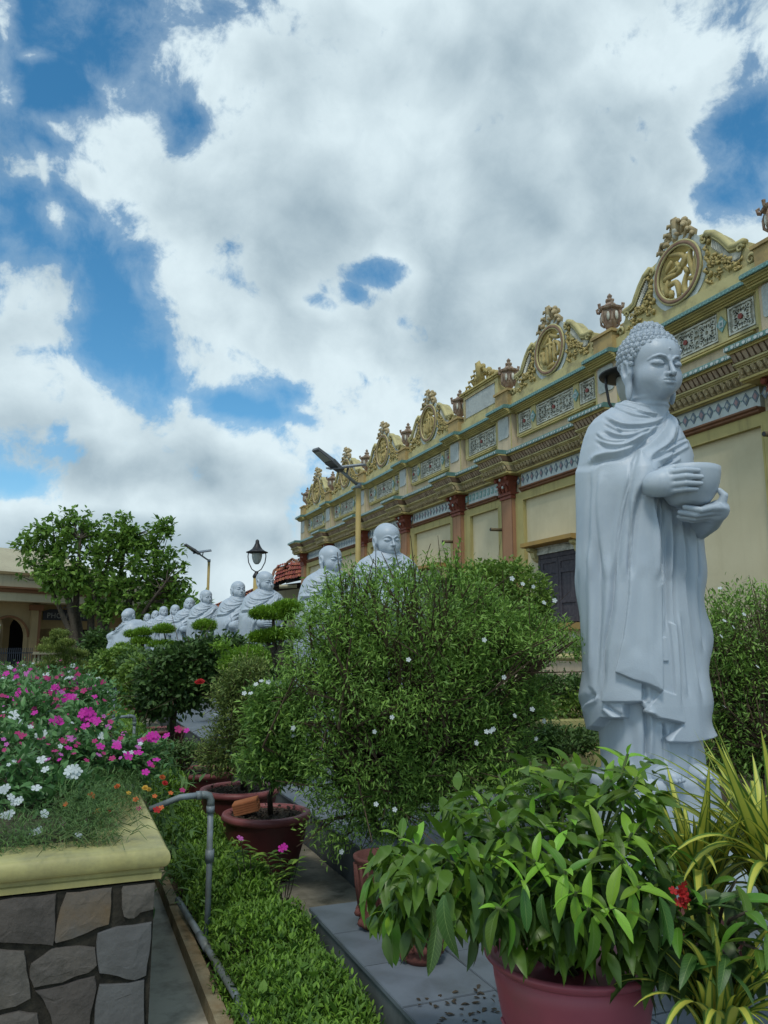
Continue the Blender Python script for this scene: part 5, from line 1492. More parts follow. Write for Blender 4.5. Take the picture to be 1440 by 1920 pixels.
planter(1, 8.05, 11.8, .80, 'second stone planter along the path, yellow coping between two flower masses')
planter(2, 12.9, 16.6, .80, 'third stone planter along the path, nearly hidden by pink flowers')
planter(3, 17.7, 21.4, .80, 'farthest stone planter by the path, in front of the arcaded hall')

# grey water pipes bending into the planters
PIPES = [(4.22, 'nearest grey plastic water pipe bending over the corner of the front planter'), (8.95, 'second grey water pipe, behind the magenta flowers'),
         (12.6, 'third grey water pipe along the row'), (16.2, 'fourth grey water pipe along the row, small'), (20.6, 'farthest grey water pipe, by the cloud-pruned tree')]
for k, (y, lab) in enumerate(PIPES):
    p = thing('water_pipe', lab, 'pipe', (.76, y, 0), group='grey water pipes standing in the bed')
    ln = .0155
    part('riser', MB().tube([(.765, y + .03, 0.0), (.76, y + .005, .45), (.755, y, .775)], ln, 12), M['pvc'], p, True)
    el = [(.755, y, .765), (.755, y, .80), (.745, y, .825), (.72, y - .002, .832), (.695, y - .004, .832)]
    part('elbow', MB().tube(el, .020, 12).tube([(.755, y, .74), (.755, y, .775)], .0215, 12).tube([(.705, y - .003, .832), (.68, y - .005, .831)], .0215, 12), M['pvc'], p, True)
    part('arm', MB().tube([(.70, y - .004, .832), (.60, y + .01, .826), (.46, y + .05, .77)], ln, 12), M['pvc'], p, True)
    part('coupling', MB().tube([(.761, y + .008, .50), (.760, y + .006, .56)], .023, 12), M['pvc'], p, True)
t = thing('lying_pipe', 'pale plastic pipe lying along the mossy kerb', 'pipe', (.72, 4, .12))
part('tube', MB().tube([(.80, 2.6, .13), (.765, 3.6, .135), (.73, 4.35, .14), (.70, 4.85, .15)], .017, 12), M['pvc'], t, True)
part('joint', MB().tube([(.741, 4.10, .137), (.733, 4.28, .139)], .021, 12).tube([(.774, 3.35, .133), (.768, 3.5, .134)], .021, 12), M['pvc'], t, True)

# ================================================================== pots
def pot(px, py, rim_z, r, label, mats=('pot_red', 'pot_rim'), h=.45, seg=40, X=None, name='flower_pot', group='round maroon pots in a row', base_z=.03, taper=.62):
    """pot whose rim centre shows at (px, py)"""
    c = onZ(px, py, rim_z) if X is None else np.array([*X, rim_z])
    t = thing(name, label, 'pot', (c[0], c[1], base_z), group=group)
    h = rim_z - base_z; z0 = base_z
    body = MB().lathe([(r * taper * .9, 0), (r * taper, .01), (r * (taper + .12), h * .25), (r * .88, h * .6), (r * .93, h * .88), (r * .94, h * .9), (r * .88, h * .9), (r * .86, h * .8)], (c[0], c[1], z0), seg)
    part('body', body, M[mats[0]], t, True)
    rim = MB().lathe([(r * .93, h - .055), (r * 1.0, h - .045), (r * 1.03, h - .025), (r * 1.0, h - .004), (r * .95, h), (r * .85, h - .002), (r * .82, h - .02), (r * .82, h - .06)], (c[0], c[1], z0), seg)
    part('rim', rim, M[mats[1]], t, True)
    rr = np.random.default_rng(int(px * 7 + py)); n = 22
    X_, Y_ = [], []
    V = [(c[0], c[1], rim_z - .018)]; F = []
    for i in range(1, 7):
        for k in range(n):
            a = 2 * PI * k / n; V.append((c[0] + r * .84 * i / 6 * math.cos(a), c[1] + r * .84 * i / 6 * math.sin(a), rim_z - .026 + rr.uniform(-.012, .014) * (i < 6)))
    F += [(0, 1 + k, 1 + (k + 1) % n) for k in range(n)]
    F += [(1 + (i - 1) * n + k, 1 + i * n + k, 1 + i * n + (k + 1) % n, 1 + (i - 1) * n + (k + 1) % n) for i in range(1, 6) for k in range(n)]
    part('soil', MB().add(V, F), M['soil'], t, True)
    m_ = 260; a = rr.uniform(0, 2 * PI, m_); q = r * .8 * np.sqrt(rr.uniform(0, 1, m_)); P_ = np.stack([q * np.cos(a), q * np.sin(a), np.full(m_, rim_z - .014 - base_z)], -1)
    part('bark_chips', scatter_mesh('bark_chips', leaf_template(.6, .5, .3, 1), P_, rr.normal(size=(m_, 3)) * np.array([1, 1, .45]), rr.uniform(.02, .045, m_), tint=rr.uniform(0, 1, m_)), M['mulch'], t, kind='stuff')
    return t, c
potA, cA = pot(500, 1521, .46, .30, 'maroon round pot holding the orange hollow brick', X=None)
potB, cB = pot(450, 1476, .46, .315, 'wide maroon pot between the brick pot and the conical shrub')
potC, cC = pot(380, 1443, .46, .30, 'maroon pot left of the two nearest, dark clods of soil in it')
potD, cD = pot(302, 1366, .46, .345, 'flat maroon pot under the dark dense shrub')
potE, cE = pot(240, 1325, .46, .34, 'small far maroon pot behind the second water pipe')
potE2, cE2 = pot(212, 1309, .46, .34, 'far maroon pot under the small trimmed bushes')
potF, cF = pot(188, 1262, .62, .45, 'farthest square-looking dark red pot below the tree')
# orange hollow brick in pot A
bc = onZ(462, 1512, .50)
t = thing('hollow_brick', 'orange hollow brick with square holes lying in a maroon pot', 'brick', tuple(bc), rz=math.radians(-28))
t.rotation_euler = (math.radians(6), math.radians(-14), math.radians(-24))
mb = MB(); L_, W_, H_ = .085, .045, .04
# a block with four square holes through it, with grooves along the faces
for (y0, y1) in ((-W_, -W_ + .009), (-.0045, .0045), (W_ - .009, W_)): mb.box(-L_, L_, y0, y1, -H_, H_)
for (z0, z1) in ((-H_, -H_ + .009), (-.0045, .0045), (H_ - .009, H_)):
    mb.box(-L_ + .0005, L_ - .0005, -W_ + .0088, -.0043, z0 + .0004, z1 - .0004).box(-L_ + .0005, L_ - .0005, .0043, W_ - .0088, z0 + .0004, z1 - .0004)
for k in range(6):
    y = -W_ + .008 + k * .0145; mb.box(-L_ + .002, L_ - .002, y, y + .009, H_ + .0001, H_ + .003)
for k in range(5):
    z = -H_ + .006 + k * .0155; mb.box(-L_ + .002, L_ - .002, -W_ - .003, -W_ - .0001, z, z + .009)
o = part('brick_block', mb.mesh('brick_block'), M['brick'], t)
mb = MB().box(-L_ * .93, -L_ * .92, -W_ + .009, W_ - .009, -H_ + .009, H_ - .009).box(L_ * .6, L_ * .61, -W_ + .009, W_ - .009, -H_ + .009, H_ - .009)  # near-black plates stand in for the shade inside the holes
part('hole_shade', mb.mesh('hole_shade_plates'), M['dark_void'], t)

# the great pink pot in front
PK = onZ(1072, 1782, .70)
pink = thing('pink_pot', 'big faded pink plastic pot with a wide flared rim in the foreground', 'pot', (PK[0], PK[1], .35))
R0 = .248
part('body', MB().lathe([(R0 * .60, 0), (R0 * .64, .008), (R0 * .74, .08), (R0 * .86, .18), (R0 * .93, .27), (R0 * .955, .325), (R0 * .93, .325), (R0 * .9, .27)], (PK[0], PK[1], .352), 64), M['pot_pink'], pink, True)
part('rim', MB().lathe([(R0 * .945, .318), (R0 * 1.0, .328), (R0 * 1.045, .340), (R0 * 1.05, .348), (R0 * 1.0, .352), (R0 * .93, .346), (R0 * .915, .33), (R0 * .905, .30)], (PK[0], PK[1], .35), 64), M['pot_pink'], pink, True)
mb = MB()
for k in range(10):
    a0 = k * 2 * PI / 10; pts = []
    for q in np.linspace(0, 1, 9):
        a = a0 + q * 2 * PI / 10; zz = .135 + .028 * math.sin(PI * q); rr_ = R0 * (.64 + (.86 - .64) * (zz / .18)) + .004
        pts.append((PK[0] + rr_ * math.cos(a), PK[1] + rr_ * math.sin(a), .352 + zz))
    mb.tube(pts, .006, 6)
part('scalloped_relief', mb, M['pot_pink'], pink, True)
part('soil', MB().lathe([(0, .285), (R0 * .9, .28)], (PK[0], PK[1], .35), 32), M['soil'], pink, True)

# the tall textured terracotta pots at the left end and the right
def tall_pot(c, r, h, label, name='terracotta_pot'):
    t = thing(name, label, 'pot', tuple(c), group='carved terracotta pots')
    part('body', MB().lathe([(r * .72, 0), (r * .85, .02), (r * .78, h * .12), (r * .80, h * .3), (r * .92, h * .7), (r * 1.0, h * .93), (r * 1.06, h * .96), (r * 1.06, h), (r * .9, h), (r * .88, h * .9)], tuple(c), 28), M['pot_clay'], t, True)
    mb = MB(); rr = random.Random(int(c[0] * 100))
    for k in range(18):
        a = 2 * PI * k / 18; z1 = h * (.35 + .25 * rr.random())
        mb.tube([(c[0] + r * .80 * math.cos(a), c[1] + r * .80 * math.sin(a), c[2] + h * .28), (c[0] + r * .9 * math.cos(a + .05), c[1] + r * .9 * math.sin(a + .05), c[2] + h * .6), (c[0] + r * .99 * math.cos(a), c[1] + r * .99 * math.sin(a), c[2] + h * .9)], [.008, .011, .007], 5)
    for k in range(26):
        a = rr.uniform(0, 2 * PI); zz = rr.uniform(.08, .3) * h
        mb.ellipsoid((c[0] + r * .83 * math.cos(a), c[1] + r * .83 * math.sin(a), c[2] + zz), (.022, .022, .018), 6, 4)
    part('relief', mb, M['pot_clay'], t, True)
    return t
cb = onZ(712, 1735, .352)
tall_pot(cb, .115, .30, 'dark red carved terracotta pot standing on the tiled platform, left of the pink pot')
cb2 = onZ(790, 1800, .352)
tall_pot((cb2[0], cb2[1], .352), .09, .26, 'shaded terracotta pot half hidden under drooping leaves beside the pink pot')
cb3 = onZ(1365, 1880, .40)
tall_pot((cb3[0] + .05, cb3[1] + .15, .352), .14, .28, 'terracotta pot in the lower right corner under the striped blades')

# yellow crackled trough and dark trough by the temple wall
yc_ = at_depth(1085, 1400, 8.6)
t = thing('yellow_trough', 'square yellow planter with crackled relief sides behind the standing statue', 'planter', (yc_[0], yc_[1], 0))
x0, y0 = yc_[0] - .42, yc_[1]
part('box', MB().box(x0, x0 + 1.1, y0, y0 + .7, .03, .66), M['cap_yellow'], t)
part('lip', MB().box(x0 - .05, x0 + 1.15, y0 - .05, y0 + .75, .66, .76), M['cap_yellow'], t)
mb = MB(); rr = random.Random(8)
for k in range(9):
    p = [(x0 + rr.uniform(0, .9), y0 - .004, rr.uniform(.1, .6))]
    for q in range(3): p.append((p[-1][0] + rr.uniform(-.1, .2), y0 - .004, min(.62, max(.06, p[-1][2] + rr.uniform(-.12, .12)))))
    mb.tube(p, .008, 4)
part('crackle_relief', mb, M['grime'], t)

# ================================================================== lamps
def lantern(px_cap, py_cap, X, label, has_arm=True):
    """post-top lantern; the brim of its cap shows at the pixel"""
    c = onX(px_cap, py_cap, X); z = c[2]
    t = thing('lantern_post', label, 'lamp', (c[0], c[1], 0), group='lantern posts behind the statues')
    x, y = c[0], c[1]
    part('post', MB().tube([(x, y, 0), (x, y, z - .62)], .075, 14), M['pole'], t, True)
    part('collar', MB().lathe([(.085, 0), (.10, .04), (.07, .10), (.05, .13), (.045, .17)], (x, y, z - .64), 14), M['dark_metal'], t, True)
    mb = MB()
    for s_ in (-1, 1):
        mb.tube([(x, y, z - .50), (x + s_ * .11, y - s_ * .045, z - .42), (x + s_ * .19, y - s_ * .075, z - .25), (x + s_ * .21, y - s_ * .08, z - .10), (x + s_ * .20, y - s_ * .08, z + .0)], .013, 8)
    part('bracket', mb, M['dark_metal'], t, True)
    part('cap', MB().lathe([(.03, -.02), (.20, -.02), (.27, -.005), (.275, .01), (.20, .04), (.13, .09), (.085, .16), (.05, .24), (.045, .30), (.02, .33), (0, .335)], (x, y, z), 28), M['dark_metal'], t, True)
    part('glass', MB().lathe([(.0, -.30), (.05, -.29), (.09, -.24), (.12, -.15), (.13, -.08), (.125, -.025)], (x, y, z), 20), M['lamp_glass'], t, True)
    return t
lantern(1183, 704, 4.45, 'black lantern cap just behind the curly head of the tall statue')
lantern(482, 1036, 4.35, 'black lantern on a pale yellow post behind the third monk statue')
lantern(326, 1106, 4.3, 'small dark lantern in front of the tree crown')
def street_lamp(px, py, D, label):
    c = at_depth(px, py, D); x, y, z = c
    t = thing('solar_street_lamp', label, 'street lamp', (x, y, 0), group='solar street lamps')
    part('pole', MB().tube([(x, y, 0), (x, y, z)], .062, 14), M['pole'], t, True)
    u = Vector((-.86, -.30, 0)).normalized()
    a = Vector((x, y, z - .03)); hd_ = a + u * .95 + Vector((0, 0, .50))
    part('arm', MB().tube([a - u * .05 - Vector((0, 0, .03)), a + (hd_ - a) * .62], .038, 10), M['galv'], t, True)
    part('clamp', MB().tube([(x, y, z - .10), (x, y, z + .03)], .075, 12), M['galv'], t, True)
    d = (hd_ - a).normalized(); s_ = d.cross(Vector((0, 0, 1))).normalized(); n_ = s_.cross(d)
    def slab(p, q, w0, w1, th0, th1):
        vs = []
        for pp, w_, th_ in ((p, w0, th0), (q, w1, th1)):
            for (aa, bb) in ((-1, -1), (1, -1), (1, 1), (-1, 1)): vs.append(tuple(pp + s_ * w_ * aa + n_ * th_ * bb))
        return vs, [(0, 3, 2, 1), (4, 5, 6, 7), (0, 1, 5, 4), (1, 2, 6, 5), (2, 3, 7, 6), (3, 0, 4, 7)]
    p0 = a + d * .58; p1 = a + d * .95; p2 = a + d * 1.42
    part('lamp_head', MB().add(*slab(p0, p1, .10, .15, .035, .05)).add(*slab(p1, p2, .15, .11, .04, .03)), M['lampgrey'], t)
    q0 = p1 + d * .06 - n_ * .043; q1 = p2 - d * .08 - n_ * .036
    part('led_panel', MB().add(*slab(q0, q1, .12, .09, .004, .004)), M['lamp_glass'], t)
    # tilted solar panel on a bracket above the arm
    pc_ = a + d * .42 + Vector((0, 0, .20))
    e1 = Vector((.93, -.15, .16)).normalized(); e2 = Vector((.1, .95, .25)).normalized(); e3 = e1.cross(e2).normalized()
    vs = []
    for th_ in (-.018, .018):
        for (aa, bb) in ((-1, -1), (1, -1), (1, 1), (-1, 1)): vs.append(tuple(pc_ + e1 * .42 * aa + e2 * .26 * bb + e3 * th_))
    fb = [(0, 3, 2, 1), (4, 5, 6, 7), (0, 1, 5, 4), (1, 2, 6, 5), (2, 3, 7, 6), (3, 0, 4, 7)]
    part('solar_panel', MB().add(vs, fb), M['lampgrey'], t)
    vs2 = [tuple(pc_ + e1 * .39 * aa + e2 * .23 * bb + e3 * .021) for (aa, bb) in ((-1, -1), (1, -1), (1, 1), (-1, 1))]
    part('solar_cells', MB().add(vs2, [(0, 1, 2, 3)]), M['solar'], t)
    part('panel_bracket', MB().tube([a + d * .40, pc_ - e3 * .02 + e1 * .05], .025, 8).tube([a + d * .50, pc_ - e3 * .02 - e1 * .1], .014, 6), M['galv'], t)
street_lamp(672, 908, 18, 'tall yellow solar street lamp pole in front of the temple wall')
street_lamp(392, 1050, 36, 'distant solar street lamp beside the tree, above the monk heads')

# ================================================================== low house with the clay tile roof
TR = at_depth(540, 1110, 41)
house = thing('tile_roofed_house', 'small house with broken orange clay tile roof beyond the temple', 'house', (TR[0], TR[1], 0))
def hp(px, py, D): return Vector(at_depth(px, py, D))
part('house_wall', MB().box(TR[0] - 2.2, TR[0] + 6, TR[1] - .5, TR[1] + 5, 0, 4.0), M['bldg_cream'], house)
def tile_slope(A, B, C_, D_, nu, nv, seed, nm='roof_tile'):
    """rows of half-round tiles between eave A-B and ridge D-C, each tile its own object"""
    rr = random.Random(seed); dn = Vector((0, 0, -.06))
    part('roof_deck', MB().add([tuple(q + dn) for q in (A, B, C_, D_)], [(0, 1, 2, 3)]), M['dark_wood'], house)
    for j in range(nv):
        for i in range(nu):
            u0, u1 = i / nu, (i + 1) / nu; v0, v1 = j / nv, (j + 1.12) / nv
            P_ = lambda u, v: A.lerp(B, u).lerp(D_.lerp(C_, u), v)
            a, b = P_(u0, v0), P_(u1, v0); c, d = P_(u1, min(v1, 1)), P_(u0, min(v1, 1))
            up = (b - a).cross(d - a).normalized()
            if up.z < 0: up = -up
            h = (b - a).length * .32; lift = up * (.02 + rr.uniform(0, .02) + (.035 if j % 2 == 0 else .03))
            vs = []
            for (p, q, l) in ((a, b, lift * 1.8), (d, c, lift * .6)):
                for t in (0, .25, .5, .75, 1): vs.append(tuple(p.lerp(q, t) + up * h * math.sin(PI * t) + l - Vector(wloc(house))))
            f = [(k, k + 1, k + 6, k + 5) for k in range(4)]
            o = part(nm, quick_mesh(nm, vs, [np.array(f)], False), M['roof_tile'], house)
# curved main slope by the temple corner, and the long low eave to the left
tile_slope(hp(512, 1100, 38), hp(572, 1076, 38), hp(566, 1048, 41), hp(520, 1062, 41), 11, 5, 1)
tile_slope(hp(536, 1092, 37), hp(580, 1082, 37), hp(576, 1056, 39), hp(545, 1056, 39), 8, 4, 2)
tile_slope(hp(396, 1152, 44), hp(508, 1106, 40), hp(512, 1092, 43), hp(400, 1138, 47), 22, 3, 3)
mb = MB()
mb.tube([hp(506, 1098, 37.8), hp(514, 1070, 40), hp(522, 1063, 40.6), hp(530, 1068, 40.2), hp(540, 1054, 39.3), hp(548, 1048, 40), hp(560, 1055, 39), hp(572, 1050, 39)], .07, 6)
mb.tube([hp(396, 1140, 47), hp(455, 1116, 45), hp(512, 1090, 43)], .12, 6)
mb.ellipsoid(tuple(hp(452, 1117, 44.5)), (.5, .3, .22), 8, 5)
part('ridge_cap', mb, M['brown_dark'], house)
mb = MB()
for (a, b) in (((512, 1104, 38.2), (576, 1096, 38.2)), ((398, 1156, 44.2), (510, 1111, 40.2))): mb.tube([hp(*a), hp(*b)], .16, 6)
part('eave_board', mb, M['dark_wood'], house)
part('house_front', MB().prism([tuple(hp(508, 1104, 40)), tuple(hp(585, 1092, 40)), (hp(585, 1092, 40).x, hp(585, 1092, 40).y, 0), (hp(508, 1104, 40).x, hp(508, 1104, 40).y, 0)], (.6, 1.2, 0)), M['bldg_cream'], house)
part('gutter', MB().tube([hp(524, 1100, 37.5), hp(556, 1099, 37.5)], .10, 6), M['bldg_cream'], house)
part('house_side_wall', MB().box(*(sorted((hp(400, 1150, 45).x, hp(515, 1150, 41).x))), hp(515, 1150, 41).y + 1.0, hp(515, 1150, 41).y + 5, 0, 3.4), M['dark_wood'], house)

# ================================================================== arcaded hall on the left
HA = math.radians(59); He = Vector((math.sin(HA), math.cos(HA), 0)); Hn = Vector((-math.cos(HA), math.sin(HA), 0))
HO = Vector(at_depth(0, 1207, 34)); HO.z = 0
hall = thing('arcaded_hall', 'tan arcaded hall with a dark blue sign behind the tree on the left', 'building', tuple(HO))
hall.rotation_euler = (0, 0, math.atan2(He.y, He.x))
def hs(px, back=0.0):
    """distance along the facade where a photograph column meets it"""
    d = sight(px, 1207); o = ORG - np.array(HO) - np.array(Hn) * back
    # o + t d = s e  ->  solve in the plane
    A_ = np.array([[He.x, -d[0]], [He.y, -d[1]]]); s_, t_ = np.linalg.solve(A_, np.array([o[0], o[1]]))
    return s_, t_
def hz(px, py, back=0.0): s_, t_ = hs(px, back); return CAM_H + (sight(px, py) * t_)[2]
def hall_part(name, mb, mat, parent=None, smooth=False, **k): return part(name, mb.mesh(name, smooth), mat, parent or hall, **k)
zp, zc1, zc2, ze = hz(0, 1072), hz(0, 1103), hz(0, 1111), hz(0, 1127)
s58 = hs(61)[0]; s0 = hs(-30)[0]
def arch_wall(mb, s0_, s1_, y0, y1, ztop, openings):
    """wall with round-headed openings (centre, half width, spring height)"""
    openings = sorted(openings); cur = s0_
    for (c, hw, sp) in openings:
        mb.box(cur, c - hw, y0, y1, 0, ztop)
        n = 14; top = [(c - hw, ztop), (c + hw, ztop)]
        arc = [(c + hw * math.cos(t), sp + hw * math.sin(t)) for t in np.linspace(0, PI, n + 1)]
        for k in range(n):
            (xa, za), (xb, zb) = arc[k], arc[k + 1]
            v = [(xa, y0, za), (xb, y0, zb), (xb, y0, ztop), (xa, y0, ztop), (xa, y1, za), (xb, y1, zb), (xb, y1, ztop), (xa, y1, ztop)]
            mb.add(v, [(0, 1, 2, 3), (7, 6, 5, 4), (0, 4, 5, 1), (3, 2, 6, 7)])
        cur = c + hw
    mb.box(cur, s1_, y0, y1, 0, ztop)
aw = .85 * (hs(52)[0] - hs(0)[0]) / 1.0
ac = hs(14)[0]; hwid = hs(50)[0] - ac
mb = MB(); arch_wall(mb, ac - hwid - 4, s58 + .25, 0, .35, ze + .05, [(ac, hwid, hz(0, 1207) + .30)])
hall_part('arcade_wall', mb, M['bldg_tan'])
mb = MB()
for q in (-2.9, -.75, 1.25, 3.0): mb.box(ac + q - .16, ac + q + .16, 2.6, 2.9, 0, 2.35)
arch_wall(mb, ac - 4.5, ac + 4.0, 2.62, 2.88, ze - .05, [(ac - 1.82, .91, 2.3), (ac + .25, .84, 2.3), (ac + 2.12, .71, 2.3)])
hall_part('rear_arcade', mb, M['bldg_tan'])
# moulded arch edge
mb = MB(); mb.tube([(ac + (hwid + .02) * math.cos(t), -.03, CAM_H + .30 + (hwid + .02) * math.sin(t)) for t in np.linspace(0, PI, 17)], .05, 5)
hall_part('arch_moulding', mb, M['bldg_brown'])
for sx in (s58, ac - hwid - .5):
    pl_ = hall_part('pilaster', MB().box(sx - .22, sx + .22, -.16, .0 - .002, 0, ze - .1), M['bldg_tan'])
    hall_part('pilaster_edge', MB().box(sx + .10, sx + .225, -.165, -.003, .3, ze - .3), M['bldg_brown'], pl_)
    hall_part('pilaster_head', MB().box(sx - .3, sx + .3, -.22, -.003, ze - .35, ze - .1), M['bldg_brown'], pl_)
L1 = hs(298)[0]
hall_part('room_wall', MB().box(s58 + .25, L1, .9, 1.1, 2.3, ze + .05).box(hs(100)[0] + 1.2, hs(100)[0] + 1.9, .9, 1.1, 0, 2.3).box(L1 - 2, L1, .9, 1.1, 0, 2.3), M['bldg_tan'])
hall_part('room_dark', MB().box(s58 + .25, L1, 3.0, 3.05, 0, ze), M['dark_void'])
hall_part('eave_beam', MB().box(-9, L1, -.75, 1.3, ze, zc2), M['bldg_cream'])
hall_part('brown_line', MB().box(-9, L1, -.82, 1.3, zc2 + .003, zc1 - .02).box(-9, L1, -.92, 1.3, zc1 - .017, zc1 + .06), M['bldg_brown'])
hall_part('parapet', MB().box(-9, L1, -.70, .2, zc1 + .063, zp - .12), M['bldg_cream'])
hall_part('parapet_cap', MB().box(-9, L1, -.80, .3, zp - .117, zp), M['bldg_tan'])
for k in range(5):
    hall_part('parapet_joint', MB().box(-8 + k * 3.4, -7.96 + k * 3.4, -.712, -.701, zc1 + .07, zp - .13), M['bldg_brown'])
hall_part('upper_roof', MB().add([(-6, 1, zp), (7, 1, zp), (7, 8, zp), (-6, 8, zp), (-2.5, 4, zp + 1.6), (4.5, 4, zp + 1.6)], [(0, 1, 5, 4), (1, 2, 5), (2, 3, 4, 5), (3, 0, 4), (3, 2, 1, 0)]), M['bldg_cream'])
hall_part('floor_step', MB().box(-9, L1, -1.2, 3.0, 0.0, .32), M['paving'])
# sign
sa, sb = hs(77, .85)[0], hs(170, .85)[0]; z0, z1 = hz(75, 1162, .85), hz(75, 1141, .85)
sg = hall_part('sign', MB().prism([(sa, .85, z0), (sb, .85, z0), (sb, .85, z1 - .12), (sb - .35, .85, z1), (sa + .35, .85, z1), (sa, .85, z1 - .12)], (0, .04, 0)), M['sign_blue'])
def text_part(name, body, size, loc, mat, parent, extr=.01):
    cu = bpy.data.curves.new(name, 'FONT'); cu.body = body; cu.size = size; cu.extrude = extr; cu.space_character = 1.08
    o = bpy.data.objects.new(name, cu); COL.objects.link(o); o.parent = parent
    o.location = loc; o.rotation_euler = (PI / 2, 0, 0); bpy.context.view_layer.update(); dg = bpy.context.evaluated_depsgraph_get(); me = bpy.data.meshes.new_from_object(o.evaluated_get(dg)); me.name = name
    bpy.data.objects.remove(o); me.materials.clear(); me.materials.append(mat)
    o = bpy.data.objects.new(name, me); COL.objects.link(o); o.parent = parent; o.location = loc; o.rotation_euler = (PI / 2, 0, 0); return o
text_part('sign_lettering', 'PHÒNG KH', .36, (sa + .18, .838, z0 + .10), M['sign_text'], sg)
mb = MB()
for k in range(9):
    mb.box(sa + 1.0 + k * .13, sa + 1.09 + k * .13, .838, .848, z0 + .58, z0 + .66)
hall_part('small_line', mb, M['sign_small'], sg, kind='stuff')
# balustrade
b0, b1 = hs(60)[0] - .1, hs(100)[0] + .6
bt = hz(60, 1222)
bl = hall_part('balustrade_rail', MB().box(b0, b1, -.35, -.1, bt - .12, bt), M['bldg_cream'])
n = 9
for k in range(n):
    x = b0 + .15 + (b1 - b0 - .3) * k / (n - 1)
    hall_part('baluster', MB().lathe([(.05, 0), (.09, .12), (.08, .25), (.04, .42), (.055, .55)], (x, -.22, bt - .68), 8), M['bldg_cream'], bl, True)
# iron fence in the arch
fr = hall_part('iron_rail', MB().box(ac - hwid * 1.3, ac + hwid, -.6, -.57, .45, .49).box(ac - hwid * 1.3, ac + hwid, -.6, -.57, 1.18, 1.22), M['iron'])
for k in range(22):
    x = ac - hwid * 1.25 + k * (hwid * 2.2) / 21
    hall_part('iron_bar', MB().tube([(x, -.585, .33), (x, -.585, 1.42)], .016, 4), M['iron'], fr)
# ================================================================== plants
LT_S = leaf_template(.34, .3, .15, 1)       # small leaf, few triangles
LT_N = leaf_template(.26, .3, .25, 2)       # narrow
LT_O = leaf_template(.55, .2, .2, 2)        # rounder
def clumps(ells, n_clump, per, spread, rng, shell=(.55, 1.05), upbias=.35, len_=(.8, 1.2), bottom=None):
    """leaf positions in clusters through the outer part of a set of ellipsoids (world: centre, radii)"""
    vol = np.array([e[1][0] * e[1][1] * e[1][2] for e in ells]) ** .67; vol /= vol.sum()
    which = rng.choice(len(ells), n_clump, p=vol)
    C = np.array([ells[k][0] for k in which]); R = np.array([ells[k][1] for k in which])
    d = rand_dirs(n_clump, rng); rad = rng.uniform(shell[0] ** 3, shell[1] ** 3, n_clump) ** (1 / 3)
    cc = C + d * R * rad[:, None]
    if bottom is not None:
        keep = cc[:, 2] > bottom; cc, d = cc[keep], d[keep]
    n = len(cc)
    P_ = np.repeat(cc, per, 0) + rng.normal(size=(n * per, 3)) * spread * np.array([1, 1, .8])
    out = np.repeat(d, per, 0) * .8 + rng.normal(size=(n * per, 3)) * .75; out[:, 2] += upbias
    br = np.repeat(rng.uniform(0, 1, n), per) * .6 + rng.uniform(0, 1, n * per) * .4
    return P_, out, br, cc
def ell_px(px, py, rx, ry, D, dep=.85):
    k = D / F_PX; return (at_depth(px, py, D), np.array([rx * k, rx * k * dep, ry * k]))
def shrub(name, label, cat, D, ells, n, per, size, mat, tpl=LT_S, spread=.05, base=None, trunk_r=.03, seed=1, group=None, shell=(.5, 1.03), twigs=60, upbias=.35, bottom=None, flowers=None, dep=.85, stems=1, tintpow=1.0):
    rng = np.random.default_rng(seed)
    E_ = [ell_px(*e[:4], (e[4] if len(e) > 4 else D), dep) for e in ells]
    P_, d, br, cc = clumps(E_, n, per, spread, rng, shell, upbias, bottom=bottom)
    if base is None: base = (np.mean([e[0] for e in E_], 0)[0], np.mean([e[0] for e in E_], 0)[1], .05)
    t = thing(name, label, cat, tuple(base), group=group)
    me = scatter_mesh('foliage', tpl, P_ - np.array(base), d, size * rng.uniform(.65, 1.25, len(P_)), roll=rng.uniform(-1, 1, len(P_)), tint=br ** tintpow)
    part('foliage', me, mat, t)
    mb = MB(); b = Vector(base); ctr = Vector(np.mean([e[0] for e in E_], 0))
    forks = []
    for s_ in range(stems):
        off = Vector((rng.uniform(-1, 1), rng.uniform(-1, 1), 0)) * trunk_r * (1.5 if stems > 1 else 0)
        f = b + off + (ctr - b) * .55 + Vector(rng.normal(size=3)) * trunk_r * (3 if stems > 1 else 1); f.z = b.z + (ctr.z - b.z) * rng.uniform(.45, .7)
        forks.append(f)
        mb.tube([b + off, (b + off).lerp(f, .5) + Vector(rng.normal(size=3)) * trunk_r * .6, f], [trunk_r, trunk_r * .8, trunk_r * .6], 7)
    part('trunk', mb, M['bark'], t, True)
    if twigs:
        mb = MB(); sel = rng.choice(len(cc), min(twigs, len(cc)), replace=False)
        for k in sel:
            e = Vector(cc[k]); f = forks[int(rng.integers(len(forks)))]
            mid = f.lerp(e, .5) + Vector(rng.normal(size=3)) * (e - f).length * .10
            r = trunk_r * .35
            mb.tube([f, mid, e], [r, r * .6, r * .25], 4, cap=False)
            for q in range(2):
                e2 = e + Vector(rng.normal(size=3)) * spread * 2.2; mb.tube([mid.lerp(e, .6), e2], [r * .35, r * .15], 3, cap=False)
        part('twigs', mb, M['twig'], t, kind='stuff')
    return t, cc, rng

